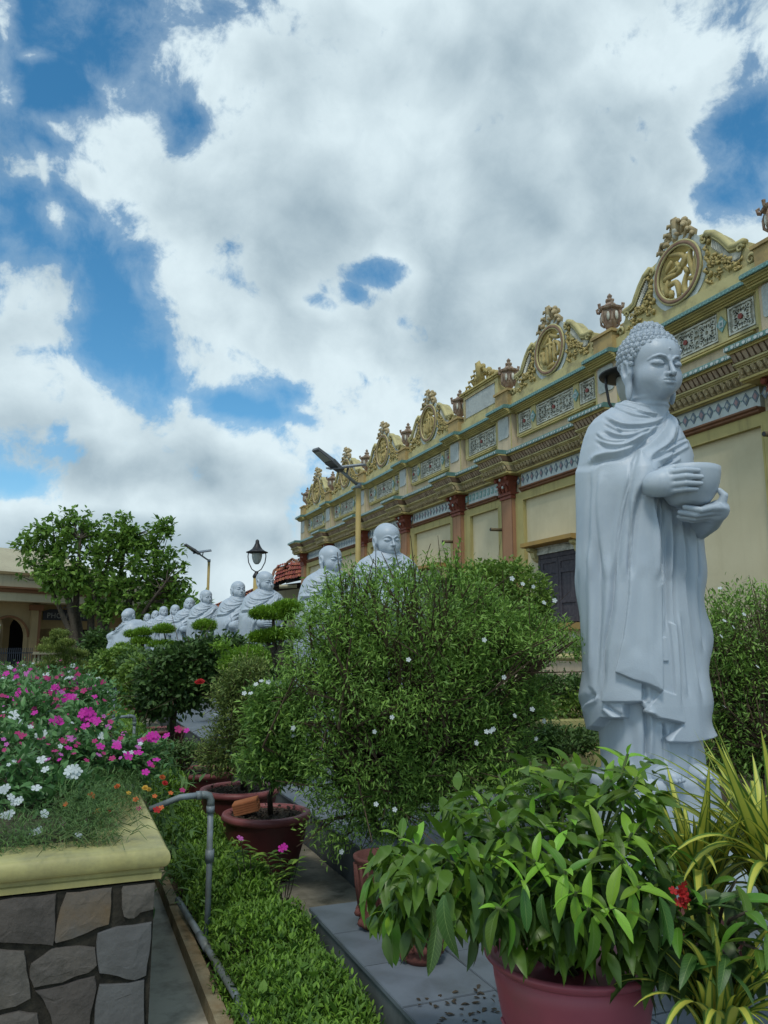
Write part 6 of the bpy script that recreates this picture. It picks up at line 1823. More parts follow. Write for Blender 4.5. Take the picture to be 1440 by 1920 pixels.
def flower5(r, n=5, w=.60, cup=.12):
    V = [(0, 0, 0)]; F = []
    for k in range(n):
        a = 2 * PI * k / n; s_ = w * PI / n * 1.5
        i = len(V)
        for (rr, aa, z) in ((.40, -s_ * 1.0, cup * .5), (.78, -s_ * .92, cup), (1.0, -s_ * .42, cup), (1.0, s_ * .42, cup * 1.1), (.78, s_ * .92, cup), (.40, s_ * 1.0, cup * .5)): V.append((r * rr * math.cos(a + aa), r * rr * math.sin(a + aa), r * z))
        F.append((0, i, i + 1, i + 2, i + 3, i + 4, i + 5))
    return MB().add(V, F)
FL = {}
for nm, mt, r in (('pink', 'fl_pink', 1), ('white', 'fl_white', 1), ('orange', 'fl_orange', 1), ('yellow', 'fl_yellow', 1), ('red', 'fl_red', 1), ('rose', 'fl_rose', 1), ('lilac', 'fl_lilac', 1)):
    me = flower5(1.0).mesh('flower'); me.materials.append(M[mt]); FL[nm] = me
    mb = flower5(1.0, 6, .8, .25); b2 = flower5(.7, 5, .8, .6); b3 = flower5(.45, 5, .8, 1.2)
    for q in (b2, b3): mb.add(np.vstack(q.v) + np.array([0, 0, .08]), q.f)
    me = mb.mesh('double_flower'); me.materials.append(M[mt]); FL[nm + '2'] = me
def put_flower(kind_, loc, r, parent, nm='flower', face=None):
    o = bpy.data.objects.new(nm, FL[kind_]); COL.objects.link(o); o.parent = parent
    o.location = Vector(loc) - wloc(parent)
    d = Vector(face) if face is not None else Vector((random.uniform(-.5, .5), random.uniform(-1.0, -.2), random.uniform(.5, 1.0)))
    o.rotation_mode = 'QUATERNION'; o.rotation_quaternion = d.normalized().to_track_quat('Z', 'Y'); o.scale = (r, r, r * random.uniform(.8, 1.3))
    return o

# ---- the big spreading jasmine
JD = 4.75
ells = [(765, 1160, 175, 92), (640, 1215, 100, 95), (900, 1190, 118, 66), (600, 1330, 60, 105), (750, 1280, 175, 100), (900, 1270, 110, 70), (1045, 1208, 62, 20, 4.45), (990, 1192, 62, 30), (700, 1420, 120, 90), (830, 1400, 95, 75), (930, 1370, 75, 55), (640, 1520, 66, 70), (740, 1500, 80, 60),
        (545, 1290, 24, 60), (985, 1320, 50, 36), (870, 1470, 95, 50), (940, 1430, 60, 40)]
jb = onZ(700, 1640, .05); jb = (jb[0] + .15, jb[1] + .1, .05)
J, cc, rj = shrub('jasmine_bush', 'huge spreading jasmine bush with tiny white flowers left of the tall statue', 'bush', JD, ells, 2900, 26, .035, M['leaf_jasmine'], LT_N, .046, base=jb, trunk_r=.045, seed=21, shell=(.5, 1.12), twigs=560, stems=3, upbias=.35)
# loose sprigs above the crown
rng = np.random.default_rng(5); P_, Dd, T_ = [], [], []; mb = MB()
for (px, py, h) in [(835, 1090, 55), (850, 1085, 50), (815, 1092, 45), (870, 1100, 42), (770, 1098, 42), (740, 1090, 35), (700, 1092, 30), (650, 1105, 34), (610, 1120, 30), (905, 1112, 30), (1000, 1150, 22), (1050, 1180, 18), (1085, 1205, 10), (580, 1150, 30), (1095, 1215, 8)]:
    b = Vector(at_depth(px, py + 30, JD - .1)); e = Vector(at_depth(px + rng.uniform(-14, 14), py - h, JD - .1))
    for q in range(4):
        e2 = b.lerp(e, rng.uniform(.6, 1.05)) + Vector(rng.normal(size=3)) * .035
        mid = b.lerp(e2, .5) + Vector(rng.normal(size=3)) * .02
        mb.tube([b, mid, e2], [.0035, .0025, .0012], 4, cap=False)
        for s_ in np.linspace(.35, 1, 9):
            for _ in range(3): P_.append(b.lerp(mid, s_ * 2) if s_ < .5 else mid.lerp(e2, s_ * 2 - 1)); Dd.append(rng.normal(size=3) * .8 + np.array([0, 0, .5])); T_.append(rng.uniform(.3, 1))
P_ = np.array([tuple(p) for p in P_]); Dd = np.array(Dd)
part('sprigs', scatter_mesh('sprigs', LT_N, P_ - np.array(jb), Dd, rng.uniform(.028, .055, len(P_)), tint=np.array(T_)), M['leaf_jasmine'], J)
part('sprig_twigs', mb, M['twig'], J, kind='stuff')
jf = [(925, 1367), (912, 1372), (1020, 1352), (735, 1345), (766, 1237), (980, 1095), (960, 1085), (1000, 1100), (1040, 1126), (908, 1200), (550, 1365), (702, 1372), (893, 1393), (740, 1518), (705, 1508), (640, 1597), (1075, 1192), (945, 1270), (1020, 1130),
      (565, 1150), (998, 1330), (965, 1342), (920, 1371), (1005, 1385)]
for (px, py) in jf:
    p = at_depth(px, py, JD - .78 * max(.25, 1 - abs(px - 800) / 300)); put_flower('white', p, .012 + .004 * random.random(), J, face=(random.uniform(-.6, .2), -1, random.uniform(-.1, .6)))

# ---- rounded trimmed shrubs behind it
shrub('dome_shrub', 'dense dome-trimmed dark shrub in front of the shuttered window', 'bush', 7.6, [(940, 1122, 90, 66), (985, 1170, 50, 46), (900, 1120, 60, 60)], 900, 14, .045, M['leaf_mid'], LT_O, .05, base=(*at_depth(960, 1300, 7.6)[:2], .05), seed=31, shell=(.86, 1.0), twigs=80)
shrub('jasmine_bush', 'tall jasmine bush with open twigs at the right edge behind the tall statue', 'bush', 6.0, [(1400, 1200, 95, 105), (1345, 1260, 60, 110), (1440, 1320, 120, 130), (1360, 1380, 70, 80)], 1500, 13, .048, M['leaf_jasmine'], LT_N, .055, base=(*at_depth(1420, 1300, 6.0)[:2], .05), seed=32, shell=(.55, 1.03), twigs=400, stems=3)
B2 = bpy.data.objects['jasmine_bush.001']
for (px, py) in ((1395, 1152), (1358, 1164), (1375, 1176), (1352, 1193), (1388, 1206), (1428, 1103), (1350, 1103), (1358, 1325), (1420, 1250)): put_flower('white', at_depth(px, py, 5.55), .017, B2)
shrub('low_hedge', 'strip of dark clipped hedge under the temple ledge', 'hedge', 9.3, [(1060, 1288, 62, 17), (1000, 1292, 40, 20)], 330, 14, .05, M['leaf_dark'], LT_O, .05, base=(*at_depth(1060, 1300, 9.3)[:2], .05), seed=33, shell=(.8, 1.0), twigs=10)
shrub('low_hedge', 'flat dark clipped hedge just above the yellow crackled planter', 'hedge', 8.2, [(1062, 1388, 62, 17), (1010, 1392, 50, 22)], 380, 14, .045, M['leaf_dark'], LT_O, .045, base=(*at_depth(1060, 1400, 8.2)[:2], .05), seed=34, shell=(.8, 1.0), twigs=10)
shrub('garden_shrub', 'small pale green shrub between the hedges beside the tall statue', 'bush', 8.9, [(1075, 1325, 22, 22), (1010, 1330, 30, 24)], 90, 12, .06, M['leaf_mid'], LT_O, .05, base=(*at_depth(1070, 1330, 8.9)[:2], .05), seed=35, twigs=10)
shrub('garden_shrub', 'light green ferny shrub at the foot of the yellow planter', 'bush', 5.4, [(1070, 1478, 60, 36), (1000, 1500, 60, 40)], 260, 13, .045, M['leaf_ground'], LT_N, .045, base=(*at_depth(1060, 1520, 5.4)[:2], .05), seed=36, twigs=20)
# ---- shrubs growing in the maroon pots
shrub('potted_shrub', 'narrow-leaved dark shrub growing in the maroon pot with the brick', 'bush', 4.95, [(522, 1370, 55, 56), (512, 1428, 60, 34), (535, 1325, 40, 40), (495, 1325, 28, 34), (560, 1420, 36, 44)], 700, 15, .050, M['leaf_jasmine'], LT_N, .036, base=(cA[0] + .03, cA[1], .42), seed=41, shell=(.4, 1.04), twigs=120, trunk_r=.022, tintpow=1.6)
B3 = bpy.data.objects['potted_shrub']
for (px, py) in ((490, 1277), (480, 1283), (503, 1279), (470, 1300), (458, 1300), (550, 1380), (548, 1370)): put_flower('white', at_depth(px, py, 4.75), .016, B3)
shrub('potted_shrub', 'conical yellow-green shrub in the middle maroon pot', 'bush', 6.1, [(440, 1400, 56, 45), (455, 1340, 50, 50), (460, 1290, 40, 40), (466, 1256, 28, 20), (400, 1420, 26, 24), (430, 1300, 26, 30)], 1000, 13, .038, M['leaf_olive'], LT_S, .042, base=(cB[0] + .03, cB[1], .42), seed=42, shell=(.6, 1.03), twigs=80, tintpow=2.2)
shrub('potted_shrub', 'very dark dense shrub with a red flower, behind the conical one', 'bush', 9.6, [(325, 1280, 58, 54), (380, 1262, 48, 50), (300, 1300, 34, 40), (350, 1240, 44, 28), (400, 1225, 36, 26)], 1000, 13, .075, M['leaf_dark'], LT_O, .075, base=(*at_depth(322, 1365, 9.8)[:2], .42), seed=43, shell=(.6, 1.03), twigs=100, trunk_r=.05, tintpow=1.5)
B4 = bpy.data.objects['potted_shrub.002']
for (px, py) in ((376, 1279), (372, 1281)): put_flower('red2', at_depth(px, py, 9.0), .05, B4)
shrub('clipped_bush', 'egg-shaped clipped bush left of the dark dense shrub', 'bush', 12.5, [(258, 1284, 29, 32), (262, 1258, 24, 22)], 420, 13, .07, M['leaf_mid'], LT_O, .06, base=(*at_depth(258, 1322, 12.6)[:2], .42), seed=44, shell=(.8, 1.0), twigs=20)
shrub('clipped_bush', 'broad clipped bush on the left under the stooping statue', 'bush', 14.5, [(222, 1255, 36, 30), (202, 1246, 20, 20), (240, 1238, 30, 18)], 520, 13, .08, M['leaf_mid'], LT_O, .07, base=(*at_depth(222, 1308, 14.6)[:2], .42), seed=45, shell=(.8, 1.0), twigs=20)
shrub('clipped_bush', 'reddish-tipped clipped bush between the two green ones', 'bush', 13.4, [(262, 1246, 34, 20), (292, 1262, 26, 24)], 300, 13, .07, M['leaf_dark'], LT_O, .06, base=(*at_depth(270, 1300, 13.4)[:2], .3), seed=46, shell=(.8, 1.0), twigs=10)
shrub('undergrowth_shrub', 'dark shrub in front of the tree trunks', 'bush', 21, [(185, 1215, 22, 26), (205, 1222, 24, 20)], 260, 12, .14, M['leaf_dark'], LT_O, .12, base=(*at_depth(190, 1240, 21)[:2], .0), seed=47, shell=(.7, 1.0), twigs=10)
shrub('garden_shrub', 'dark green shrub below the two monk statues by the lantern', 'bush', 9.8, [(440, 1232, 40, 30), (432, 1212, 20, 14), (480, 1240, 40, 22), (520, 1240, 40, 30)], 420, 13, .06, M['leaf_dark'], LT_O, .06, base=(*at_depth(440, 1300, 9.8)[:2], .3), seed=48, shell=(.7, 1.0), twigs=20)
shrub('small_plant', 'low reddish green plants beside the dark maroon pot', 'plant', 6.9, [(345, 1412, 30, 12), (318, 1416, 20, 10)], 120, 12, .036, M['leaf_dark'], LT_O, .045, base=(*at_depth(335, 1420, 6.9)[:2], .05), seed=49, twigs=30, tintpow=.8)
shrub('topiary_bush', 'low bright dome of clipped leaves in front of the lantern monks', 'bush', 8.6, [(468, 1236, 34, 16), (440, 1242, 22, 14), (415, 1212, 8, 7)], 420, 13, .045, M['leaf_bright'], LT_S, .035, base=(*at_depth(468, 1290, 8.6)[:2], .3), seed=51, shell=(.8, 1.0), twigs=10)

# ---- cloud-pruned trees before the statues
PADS = [('nearest cloud-pruned tree, two bright pads left of the big jasmine', 6.9, (525, 1250), [(512, 1152, 42, 17), (540, 1140, 26, 14), (495, 1196, 26, 12), (530, 1190, 36, 12)]),
        ('cloud-pruned tree with one bright pad against the fourth monk statue', 12.6, (384, 1262), [(384, 1174, 20, 12), (362, 1218, 27, 8), (402, 1210, 9, 6)]),
        ('cloud-pruned tree with long flat bright pads near the middle of the row', 16.0, (300, 1255), [(307, 1181, 18, 10), (305, 1209, 24, 7), (293, 1229, 18, 7)]),
        ('small cloud-pruned tree with three pads before the stooping statue', 17.6, (265, 1250), [(269, 1186, 13, 7), (266, 1203, 18, 7), (250, 1218, 17, 7)]),
        ('leftmost cloud-pruned tree with tiny pads', 19.0, (238, 1245), [(246, 1190, 9, 6), (230, 1214, 12, 6), (228, 1222, 14, 6)])]
for k, (lab, D, bp_, pads) in enumerate(PADS):
    rg = np.random.default_rng(70 + k); base = at_depth(bp_[0], bp_[1], D); base[2] = max(.1, base[2] - .1)
    t = thing('cloud_pruned_tree', lab, 'tree', tuple(base), group='cloud-pruned trees before the monks')
    mb = MB(); top = base
    for (px, py, rx, ry) in pads:
        c = at_depth(px, py, D); r = rx * D / F_PX; rz = ry * D / F_PX * .72
        P_, d_, br_, _ = clumps([(c, np.array([r, r * .8, rz]))], int(150 + 7 * rx), 18, .012 * D / 6, rg, (.8, 1.0), .7)
        P_[:, 2] = np.maximum(P_[:, 2], c[2] - rz * .45)
        br_ = br_ * .5 + .5 * np.clip((P_[:, 2] - c[2]) / rz + .4, 0, 1)
        part('leaf_pad', scatter_mesh('leaf_pad', LT_S, P_ - base, d_, (.020 + .0016 * D) * rg.uniform(.7, 1.2, len(P_)), tint=rg.uniform(.1, 1, len(P_))), M['leaf_bright'], t)
        m_ = (Vector(base) + Vector(c)) / 2 + Vector(rg.normal(size=3)) * .05
        mb.tube([base, m_, (c[0], c[1], c[2] - rz * .3)], [.035, .025, .012], 6)
    part('trunk', mb, M['bark'], t, True)
# conifer-like cloud-pruned tree on the left
cp = [(112, 1188, 16, 7), (100, 1202, 18, 7), (124, 1205, 14, 7), (93, 1216, 20, 8), (125, 1222, 20, 8), (150, 1226, 14, 7), (108, 1236, 26, 9), (88, 1250, 20, 9), (140, 1246, 24, 9), (120, 1262, 30, 12), (160, 1256, 12, 8)]
D = 15; base = at_depth(118, 1290, D); base[2] = .3; rg = np.random.default_rng(90)
t = thing('tiered_topiary', 'olive green tiered topiary tree rising above the pink flowers on the left', 'tree', tuple(base))
for (px, py, rx, ry) in cp:
    c = at_depth(px, py, D + rg.uniform(-.3, .3)); r = rx * D / F_PX; rz = ry * D / F_PX * .6
    P_, d_, br_, _ = clumps([(c, np.array([r, r * .8, rz]))], 110, 15, .025, rg, (.75, 1.0), .5)
    part('leaf_pad', scatter_mesh('leaf_pad', LT_S, P_ - base, d_, .045 * rg.uniform(.7, 1.2, len(P_)), tint=rg.uniform(0, 1, len(P_))), M['leaf_olive'], t)
part('trunk', MB().tube([base, (base[0], base[1], 1.3), tuple(at_depth(112, 1190, D))], [.06, .045, .015], 6), M['bark'], t, True)

# ---- the large-leaved tree
TD = 33.0
rg = np.random.default_rng(101)
TB = at_depth(190, 1245, TD); TB[2] = 0
tree = thing('broadleaf_tree', 'spreading broadleaf tree with many stems in front of the arcaded hall', 'tree', tuple(TB))
lobes = [(150, 1000, 55, 34), (95, 1005, 50, 28), (72, 1062, 42, 24), (130, 1065, 70, 34), (200, 1040, 55, 40), (240, 1005, 44, 26), (285, 1045, 55, 44), (318, 1085, 34, 34), (180, 1095, 90, 34), (265, 1100, 70, 40), (110, 1100, 40, 20), (230, 1150, 50, 18), (322, 1125, 30, 20),
         (120, 965, 26, 20), (228, 972, 20, 18), (305, 995, 24, 24), (50, 1020, 22, 14), (300, 1150, 50, 24), (190, 1135, 40, 18)]
E_ = [ell_px(*l, TD, .55) for l in lobes]
vol = np.array([e[1][0] * e[1][2] for e in E_]); vol /= vol.sum()
tips, tdir = [], []
for k in rg.choice(len(E_), 760, p=vol):
    d = rand_dirs(1, rg)[0]; tips.append(E_[k][0] + d * E_[k][1] * rg.uniform(.25, 1.12)); tdir.append(d + np.array([0, 0, .5]))
tips = np.array(tips); tdir = np.array(tdir)
per = 13
P_ = np.repeat(tips, per, 0) + rg.normal(size=(len(tips) * per, 3)) * .10; ax = np.repeat(tdir, per, 0)
d_ = ax * .35 + rg.normal(size=P_.shape) * .9; br_ = np.repeat(rg.uniform(0, 1, len(tips)), per) * .5 + rg.uniform(0, .5, len(P_))
part('crown', scatter_mesh('crown', LT_O, P_ - TB, d_, .275 * rg.uniform(.6, 1.15, len(P_)), roll=rg.uniform(-.8, .8, len(P_)), tint=br_), M['leaf_tree'], tree)
stems = [(150, 1255, 128, 1120, 100, 1040), (160, 1255, 142, 1140, 150, 1010), (172, 1255, 170, 1150, 205, 1040), (196, 1258, 200, 1150, 235, 1010), (215, 1255, 240, 1140, 290, 1060), (205, 1255, 190, 1170, 170, 1090), (165, 1255, 120, 1160, 70, 1070), (226, 1240, 262, 1160, 312, 1090)]
joints = []
for (a, b, c, d, e, f) in stems:
    p0 = Vector(at_depth(a, b, TD + rg.uniform(-.4, .4))); p0.z = 0; p1 = Vector(at_depth(c, d, TD + rg.uniform(-.5, .5))); p2 = Vector(at_depth(e, f, TD + rg.uniform(-.8, .8)))
    mb = MB(); w_ = rg.uniform(.13, .20)
    q = [p0, p0.lerp(p1, .5) + Vector(rg.normal(size=3)) * .08, p1, p1.lerp(p2, .5) + Vector(rg.normal(size=3)) * .12, p2]
    mb.tube(q, [w_ * 1.25, w_, w_ * .8, w_ * .5, w_ * .25], 8); part('trunk', mb, M['bark'], tree, True)
    joints += [p1] + [p1.lerp(p2, t_) if t_ > .5 else p1.lerp(q[3], t_ * 2) for t_ in (.2, .4, .5, .65, .8, 1.0)]
mb = MB()
for k in rg.choice(len(tips), 240, replace=False):
    e = Vector(tips[k]); j = min(joints, key=lambda J_: (J_ - e).length + (1.5 if J_.z > e.z else 0)); mid = j.lerp(e, .5) + Vector(rg.normal(size=3)) * .08
    mb.tube([j, mid, e], [.035, .022, .008], 4, cap=False)
part('branches', mb, M['bark'], tree, kind='stuff')
# greenery beyond the hall's arch and beyond the court
for k, (px, py, rx, ry, D, lab) in enumerate([(30, 1215, 30, 34, 48, 'sunlit yellow-green bush seen through the arch of the hall'), (330, 1160, 60, 40, 50, 'dark trees behind the far end of the statue row')]):
    shrub('background_tree', lab, 'tree', D, [(px, py, rx, ry), (px + 10, py + 20, rx, ry * .8)], 260, 12, .40, M['leaf_bright'] if k == 0 else M['leaf_tree'], LT_O, .35, base=(*at_depth(px, 1240, D)[:2], 0), seed=120 + k, shell=(.6, 1.0), twigs=0, trunk_r=.15)

# ---- ground cover in the bed
rg = np.random.default_rng(130)
def bed_h(x, y):
    rise = np.clip((x - .70) / .16, 0, 1); rise = rise * rise * (3 - 2 * rise)
    side = np.clip((1.22 - x) / .12, .25, 1) * np.where(x > 1.2, .35, 1.0)
    return .07 + .19 * rise * side + .05 * np.sin(x * 9 + y * 2.3) * np.sin(y * 3.1) + .035 * np.sin(y * 8.7 + x * 6)
def cover(n, x0, x1, y0, y1, size, dens_pow=1.0, hz_=0.0):
    x = rg.uniform(x0, x1, n); y = y0 + (y1 - y0) * rg.uniform(0, 1, n) ** dens_pow
    return np.stack([x, y, bed_h(x, y) + hz_], -1)
tf = [cover(3000, .74, 1.22, 1.0, 3.9, .03, 1.0), cover(2000, .76, 1.12, 3.9, 7.0, .03), cover(420, 1.16, 1.95, 3.86, 4.45, .03, hz_=-.04), cover(260, .78, 1.3, 4.3, 5.0, .03, hz_=.02)]
tuft = np.concatenate(tf); per = 15
P_ = np.repeat(tuft, per, 0); n = len(P_)
up = rg.normal(size=(n, 3)) * .55 + np.array([0, 0, 1.0]); hgt = np.repeat(rg.uniform(.0, .06, len(tuft)), per)
P_[:, :2] += rg.normal(size=(n, 2)) * .016; P_[:, 2] += hgt + rg.uniform(-.09, .01, n)
tn = np.clip(np.repeat(rg.uniform(0, 1, len(tuft)), per) * .7 + (hgt / .06) * .3 + rg.uniform(-.2, .2, n), 0, 1)
gc_ = part('ground_cover', scatter_mesh('ground_cover', leaf_template(.36, .3, .2, 2), P_, up, rg.uniform(.018, .038, n), tint=tn ** 1.5), M['leaf_ground'], None, kind='stuff')
# farther bright strip by the pipes
tuft = np.concatenate([cover(1600, .78, 1.02, 7.0, 16.5, .05, 1.2, .1)]); P_ = np.repeat(tuft, 7, 0); n = len(P_); P_[:, :2] += rg.normal(size=(n, 2)) * .03; P_[:, 2] += rg.uniform(-.08, .16, n)
part('far_ground_cover', scatter_mesh('far_ground_cover', LT_S, P_, rg.normal(size=(n, 3)) * .6 + np.array([0, 0, .8]), rg.uniform(.05, .08, n), tint=rg.uniform(.3, 1, n)), M['leaf_ground'], None, kind='stuff')
# broad creeper leaves among it
tuft = np.concatenate([cover(130, .74, 1.22, 1.2, 4.4, .05, hz_=.05), cover(90, 1.1, 1.9, 3.86, 4.5, .05)]); n = len(tuft)
part('creeper_leaves', scatter_mesh('creeper_leaves', leaf_template(.75, .2, .25, 3), tuft, rg.normal(size=(n, 3)) * .8 + np.array([0, -.3, .35]), rg.uniform(.04, .065, n), tint=rg.uniform(0, .6, n)), M['leaf_ground'], None, kind='stuff')
# fine moss-rose foliage hanging over the coping's inner corner is built with the planter below

# ---- two lone periwinkles on the bare patch
for k, (tops, lab, fl) in enumerate([([(452, 1578), (440, 1600), (470, 1600), (480, 1625)], 'thin pale periwinkle seedling in front of the brick pot', [(450, 1572, 'lilac')]),
                                     ([(500, 1600), (525, 1595), (540, 1620), (560, 1612), (510, 1625), (545, 1640)], 'leggy young periwinkle with one magenta flower beside the bare concrete', [(528, 1591, 'pink'), (533, 1588, 'pink')])]):
    D = 4.25; bx = at_depth(515 - 45 * k + 40 * k, 1705, D) if k == 0 else at_depth(530, 1720, D)
    bx = at_depth(470, 1690, D) if k == 0 else bx
    t = thing('periwinkle_seedling', lab, 'plant', tuple(bx), group='periwinkle seedlings'); mb = MB(); rg2 = np.random.default_rng(140 + k); L = []; Dr = []
    for (px, py) in tops:
        e = Vector(at_depth(px, py, D)); m_ = Vector(bx).lerp(e, .5) + Vector((0, 0, -.02)); mb.tube([bx, m_, e], [.004, .003, .002], 5)
        for s_ in (.6, .75, .9, 1.0):
            p = m_.lerp(e, s_)
            for sg_ in (-1, 1): L.append(tuple(p)); Dr.append((sg_ * rg2.uniform(.6, 1), rg2.uniform(-.6, .6), rg2.uniform(.0, .6)))
    part('stems', mb, M['bark'], t)
    part('foliage', scatter_mesh('foliage', leaf_template(.42, .25, .35, 3), np.array(L) - bx, np.array(Dr), rg2.uniform(.055, .085, len(L)), tint=rg2.uniform(0, 1, len(L))), M['leaf_mid'], t)
    for (px, py, kd) in fl: put_flower(kd, at_depth(px, py, D - .05), .022, t)

# ---- periwinkles and moss roses in the planters
def ydepth(y): return float(np.interp(y, [1290, 1300, 1345, 1400, 1440, 1500, 1580], [6.9, 6.3, 5.2, 4.5, 4.2, 3.8, 3.45]))
LT_P = leaf_template(.42, .25, .3, 3)
plants = [(60, 1345, 70, 42), (165, 1360, 60, 40), (20, 1400, 60, 50), (110, 1420, 70, 50), (200, 1420, 60, 40), (262, 1420, 45, 36), (30, 1480, 60, 50), (120, 1490, 60, 45), (100, 1300, 60, 32), (170, 1305, 40, 26), (20, 1310, 50, 30)]
labs = ['periwinkle with a large magenta head, upper left of the front planter', 'periwinkle carrying the biggest magenta flower head of the front planter', 'white-flowered periwinkle at the left edge of the front planter', 'leafy periwinkle with a magenta head in the middle of the front planter',
        'periwinkle with small rose flowers beside the yellow coping corner of the second planter', 'magenta periwinkle leaning out beside the nearest water pipe', 'periwinkle with white flowers at the lower left edge', 'periwinkle with the brightest white flower, above the moss roses',
        'pink periwinkle at the back of the front planter', 'pale rose periwinkle near the second planter', 'reddish periwinkle at the far left back of the front planter']
flw = [('pink2', 45, 1302, 15), ('pink2', 103, 1293, 11), ('pink2', 130, 1313, 14), ('pink2', 163, 1340, 15), ('pink', 178, 1350, 9), ('pink2', 105, 1353, 12), ('pink', 160, 1362, 10), ('pink', 182, 1353, 9), ('pink2', 287, 1382, 12), ('pink', 240, 1418, 10), ('pink', 259, 1412, 10), ('pink', 293, 1425, 8),
       ('pink', 281, 1432, 7), ('pink', 273, 1448, 8), ('lilac', 134, 1385, 9), ('rose', 118, 1390, 9), ('pink', 128, 1403, 8), ('rose', 78, 1385, 8), ('rose', 40, 1380, 7), ('pink', 188, 1400, 9), ('pink', 218, 1398, 9), ('lilac', 216, 1392, 8), ('lilac', 185, 1416, 7), ('pink', 312, 1380, 8), ('rose', 334, 1368, 8), ('pink', 350, 1370, 6),
       ('white2', 137, 1447, 15), ('white', 75, 1375, 12), ('white', 78, 1425, 10), ('white', 85, 1443, 8), ('white', 68, 1478, 10), ('white', 30, 1500, 12), ('white', 12, 1525, 13), ('white', 83, 1526, 9), ('white', 66, 1556, 12), ('white', 147, 1566, 7), ('white', 26, 1341, 11), ('white', 190, 1380, 8), ('white', 4, 1477, 13), ('white', 20, 1495, 8), ('white', 35, 1352, 9),
       ('pink', 3, 1605, 11), ('rose', 38, 1285, 8), ('rose', 75, 1285, 8), ('rose', 88, 1272, 9), ('pink', 138, 1282, 11), ('rose', 140, 1293, 9), ('rose', 60, 1360, 7), ('rose', 5, 1305, 8), ('pink', 172, 1290, 9), ('rose', 128, 1288, 8)]
tl = []
for k, (px, py, rx, ry) in enumerate(plants):
    D = ydepth(py); t, cc_, _r = shrub('periwinkle_plant', labs[k], 'flower', D, [(px, py, rx, ry)], int(46 * rx / 60 * (1 + .3 * (D > 5))), 12, .058, M['leaf_peri'], LT_P, .04, base=(*at_depth(px, py, D)[:2], .78), seed=150 + k, shell=(.2, 1.02), twigs=14, trunk_r=.008, group='periwinkles in the front planter', upbias=.5, bottom=.80)
    tl.append((px, py, t))
rf = random.Random(77)
for _ in range(95):
    py = 1262 + 175 * rf.random() ** 1.2; px = rf.uniform(0, 150 + (py - 1262) * .95); flw.append((rf.choice(['rose', 'rose', 'pink', 'rose', 'lilac', 'white']), px, py, rf.uniform(4, 7)))
for (kd, px, py, r) in flw:
    D = ydepth(py) * .93 - .12; t = min(tl, key=lambda q: abs(q[0] - px) + abs(q[1] - py))[2]
    k = D / F_PX
    if kd.endswith('2') or r > 11:
        for q in range(6 if kd.endswith('2') else 3):
            a = q * 1.05; rr_ = r * .55
            put_flower(kd[:-1] if kd.endswith('2') else kd, at_depth(px + rr_ * math.cos(a) * 1.1, py + rr_ * math.sin(a) * .75, D - .02 * (q % 2)), r * .60 * k, t, face=(random.uniform(-.5, .3), -1, random.uniform(.1, .9)))
    else: put_flower(kd, at_depth(px, py, D), r * 1.0 * k, t)
# moss roses along the front and the right edge
rg = np.random.default_rng(170)
mr_base = (.15, 3.5, .80)
mr = thing('moss_rose_patch', 'fine-leaved moss roses with orange, yellow and red flowers spilling to the coping corner', 'flower', mr_base)
n = 7600
x = np.concatenate([rg.uniform(PX0 + .1, .26, n // 2), rg.uniform(.02, .40, n // 2)]); y = np.concatenate([3.47 + rg.uniform(0, .42, n // 2) ** 1, rg.uniform(3.75, 5.6, n // 2)])
keep_ = (x < .27) | (y > 4.05 + rg.uniform(-.2, .2, n)); x, y = x[keep_], y[keep_]; n = len(x)
z = .80 + rg.uniform(0, 1, n) * (.03 + .10 * np.clip((y - 3.42) / .5, 0, 1))
P_ = np.stack([x, y, z], -1); P_ = P_[(P_[:, 0] < .40) | (rg.uniform(0, 1, n) < .35)]; P_ = np.repeat(P_, 3, 0) + rg.normal(size=(len(P_) * 3, 3)) * .012; n = len(P_)
part('foliage', scatter_mesh('foliage', leaf_template(.13, .2, .3, 1), P_ - np.array(mr_base), rg.normal(size=(n, 3)) * np.array([1, 1, .6]) + np.array([.1, -.2, .35]), rg.uniform(.022, .05, n), tint=rg.uniform(0, 1, n)), M['leaf_fern'], mr)
mb = MB()
for k in range(70):
    p = Vector((rg.uniform(.0, .34), rg.uniform(3.42, 4.0), .815 + rg.uniform(0, .03))); d = Vector((rg.uniform(-.3, 1), rg.uniform(-1, .6), 0)).normalized()
    mb.tube([p, p + d * .06 + Vector((0, 0, .025)), p + d * .12 + Vector((0, 0, -.004))], [.0022, .002, .001], 3, cap=False)
part('trailing_stems', mb, M['stem_green'], mr, kind='stuff')
for (kd, px, py, r) in [('orange2', 220, 1475, 6), ('orange', 172, 1492, 8), ('yellow2', 272, 1478, 6), ('yellow2', 279, 1481, 5), ('yellow2', 184, 1521, 6), ('orange', 177, 1527, 5), ('red2', 203, 1525, 6), ('red', 294, 1519, 8), ('orange', 302, 1515, 6), ('orange2', 304, 1458, 6), ('red2', 309, 1469, 6), ('orange', 254, 1499, 6),
                        ('rose', 260, 1516, 5), ('lilac2', 158, 1538, 7), ('lilac', 117, 1543, 6), ('orange', 320, 1487, 5), ('orange', 290, 1493, 5), ('yellow', 241, 1487, 5), ('red', 213, 1336, 6), ('orange', 190, 1349, 5), ('orange', 204, 1341, 4), ('orange', 122, 1508, 6), ('rose', 342, 1482, 6)]:
    D = ydepth(py) - .15; put_flower(kd, at_depth(px, py, D), r * D / F_PX, mr, face=(random.uniform(-.4, .4), -.8, 1))
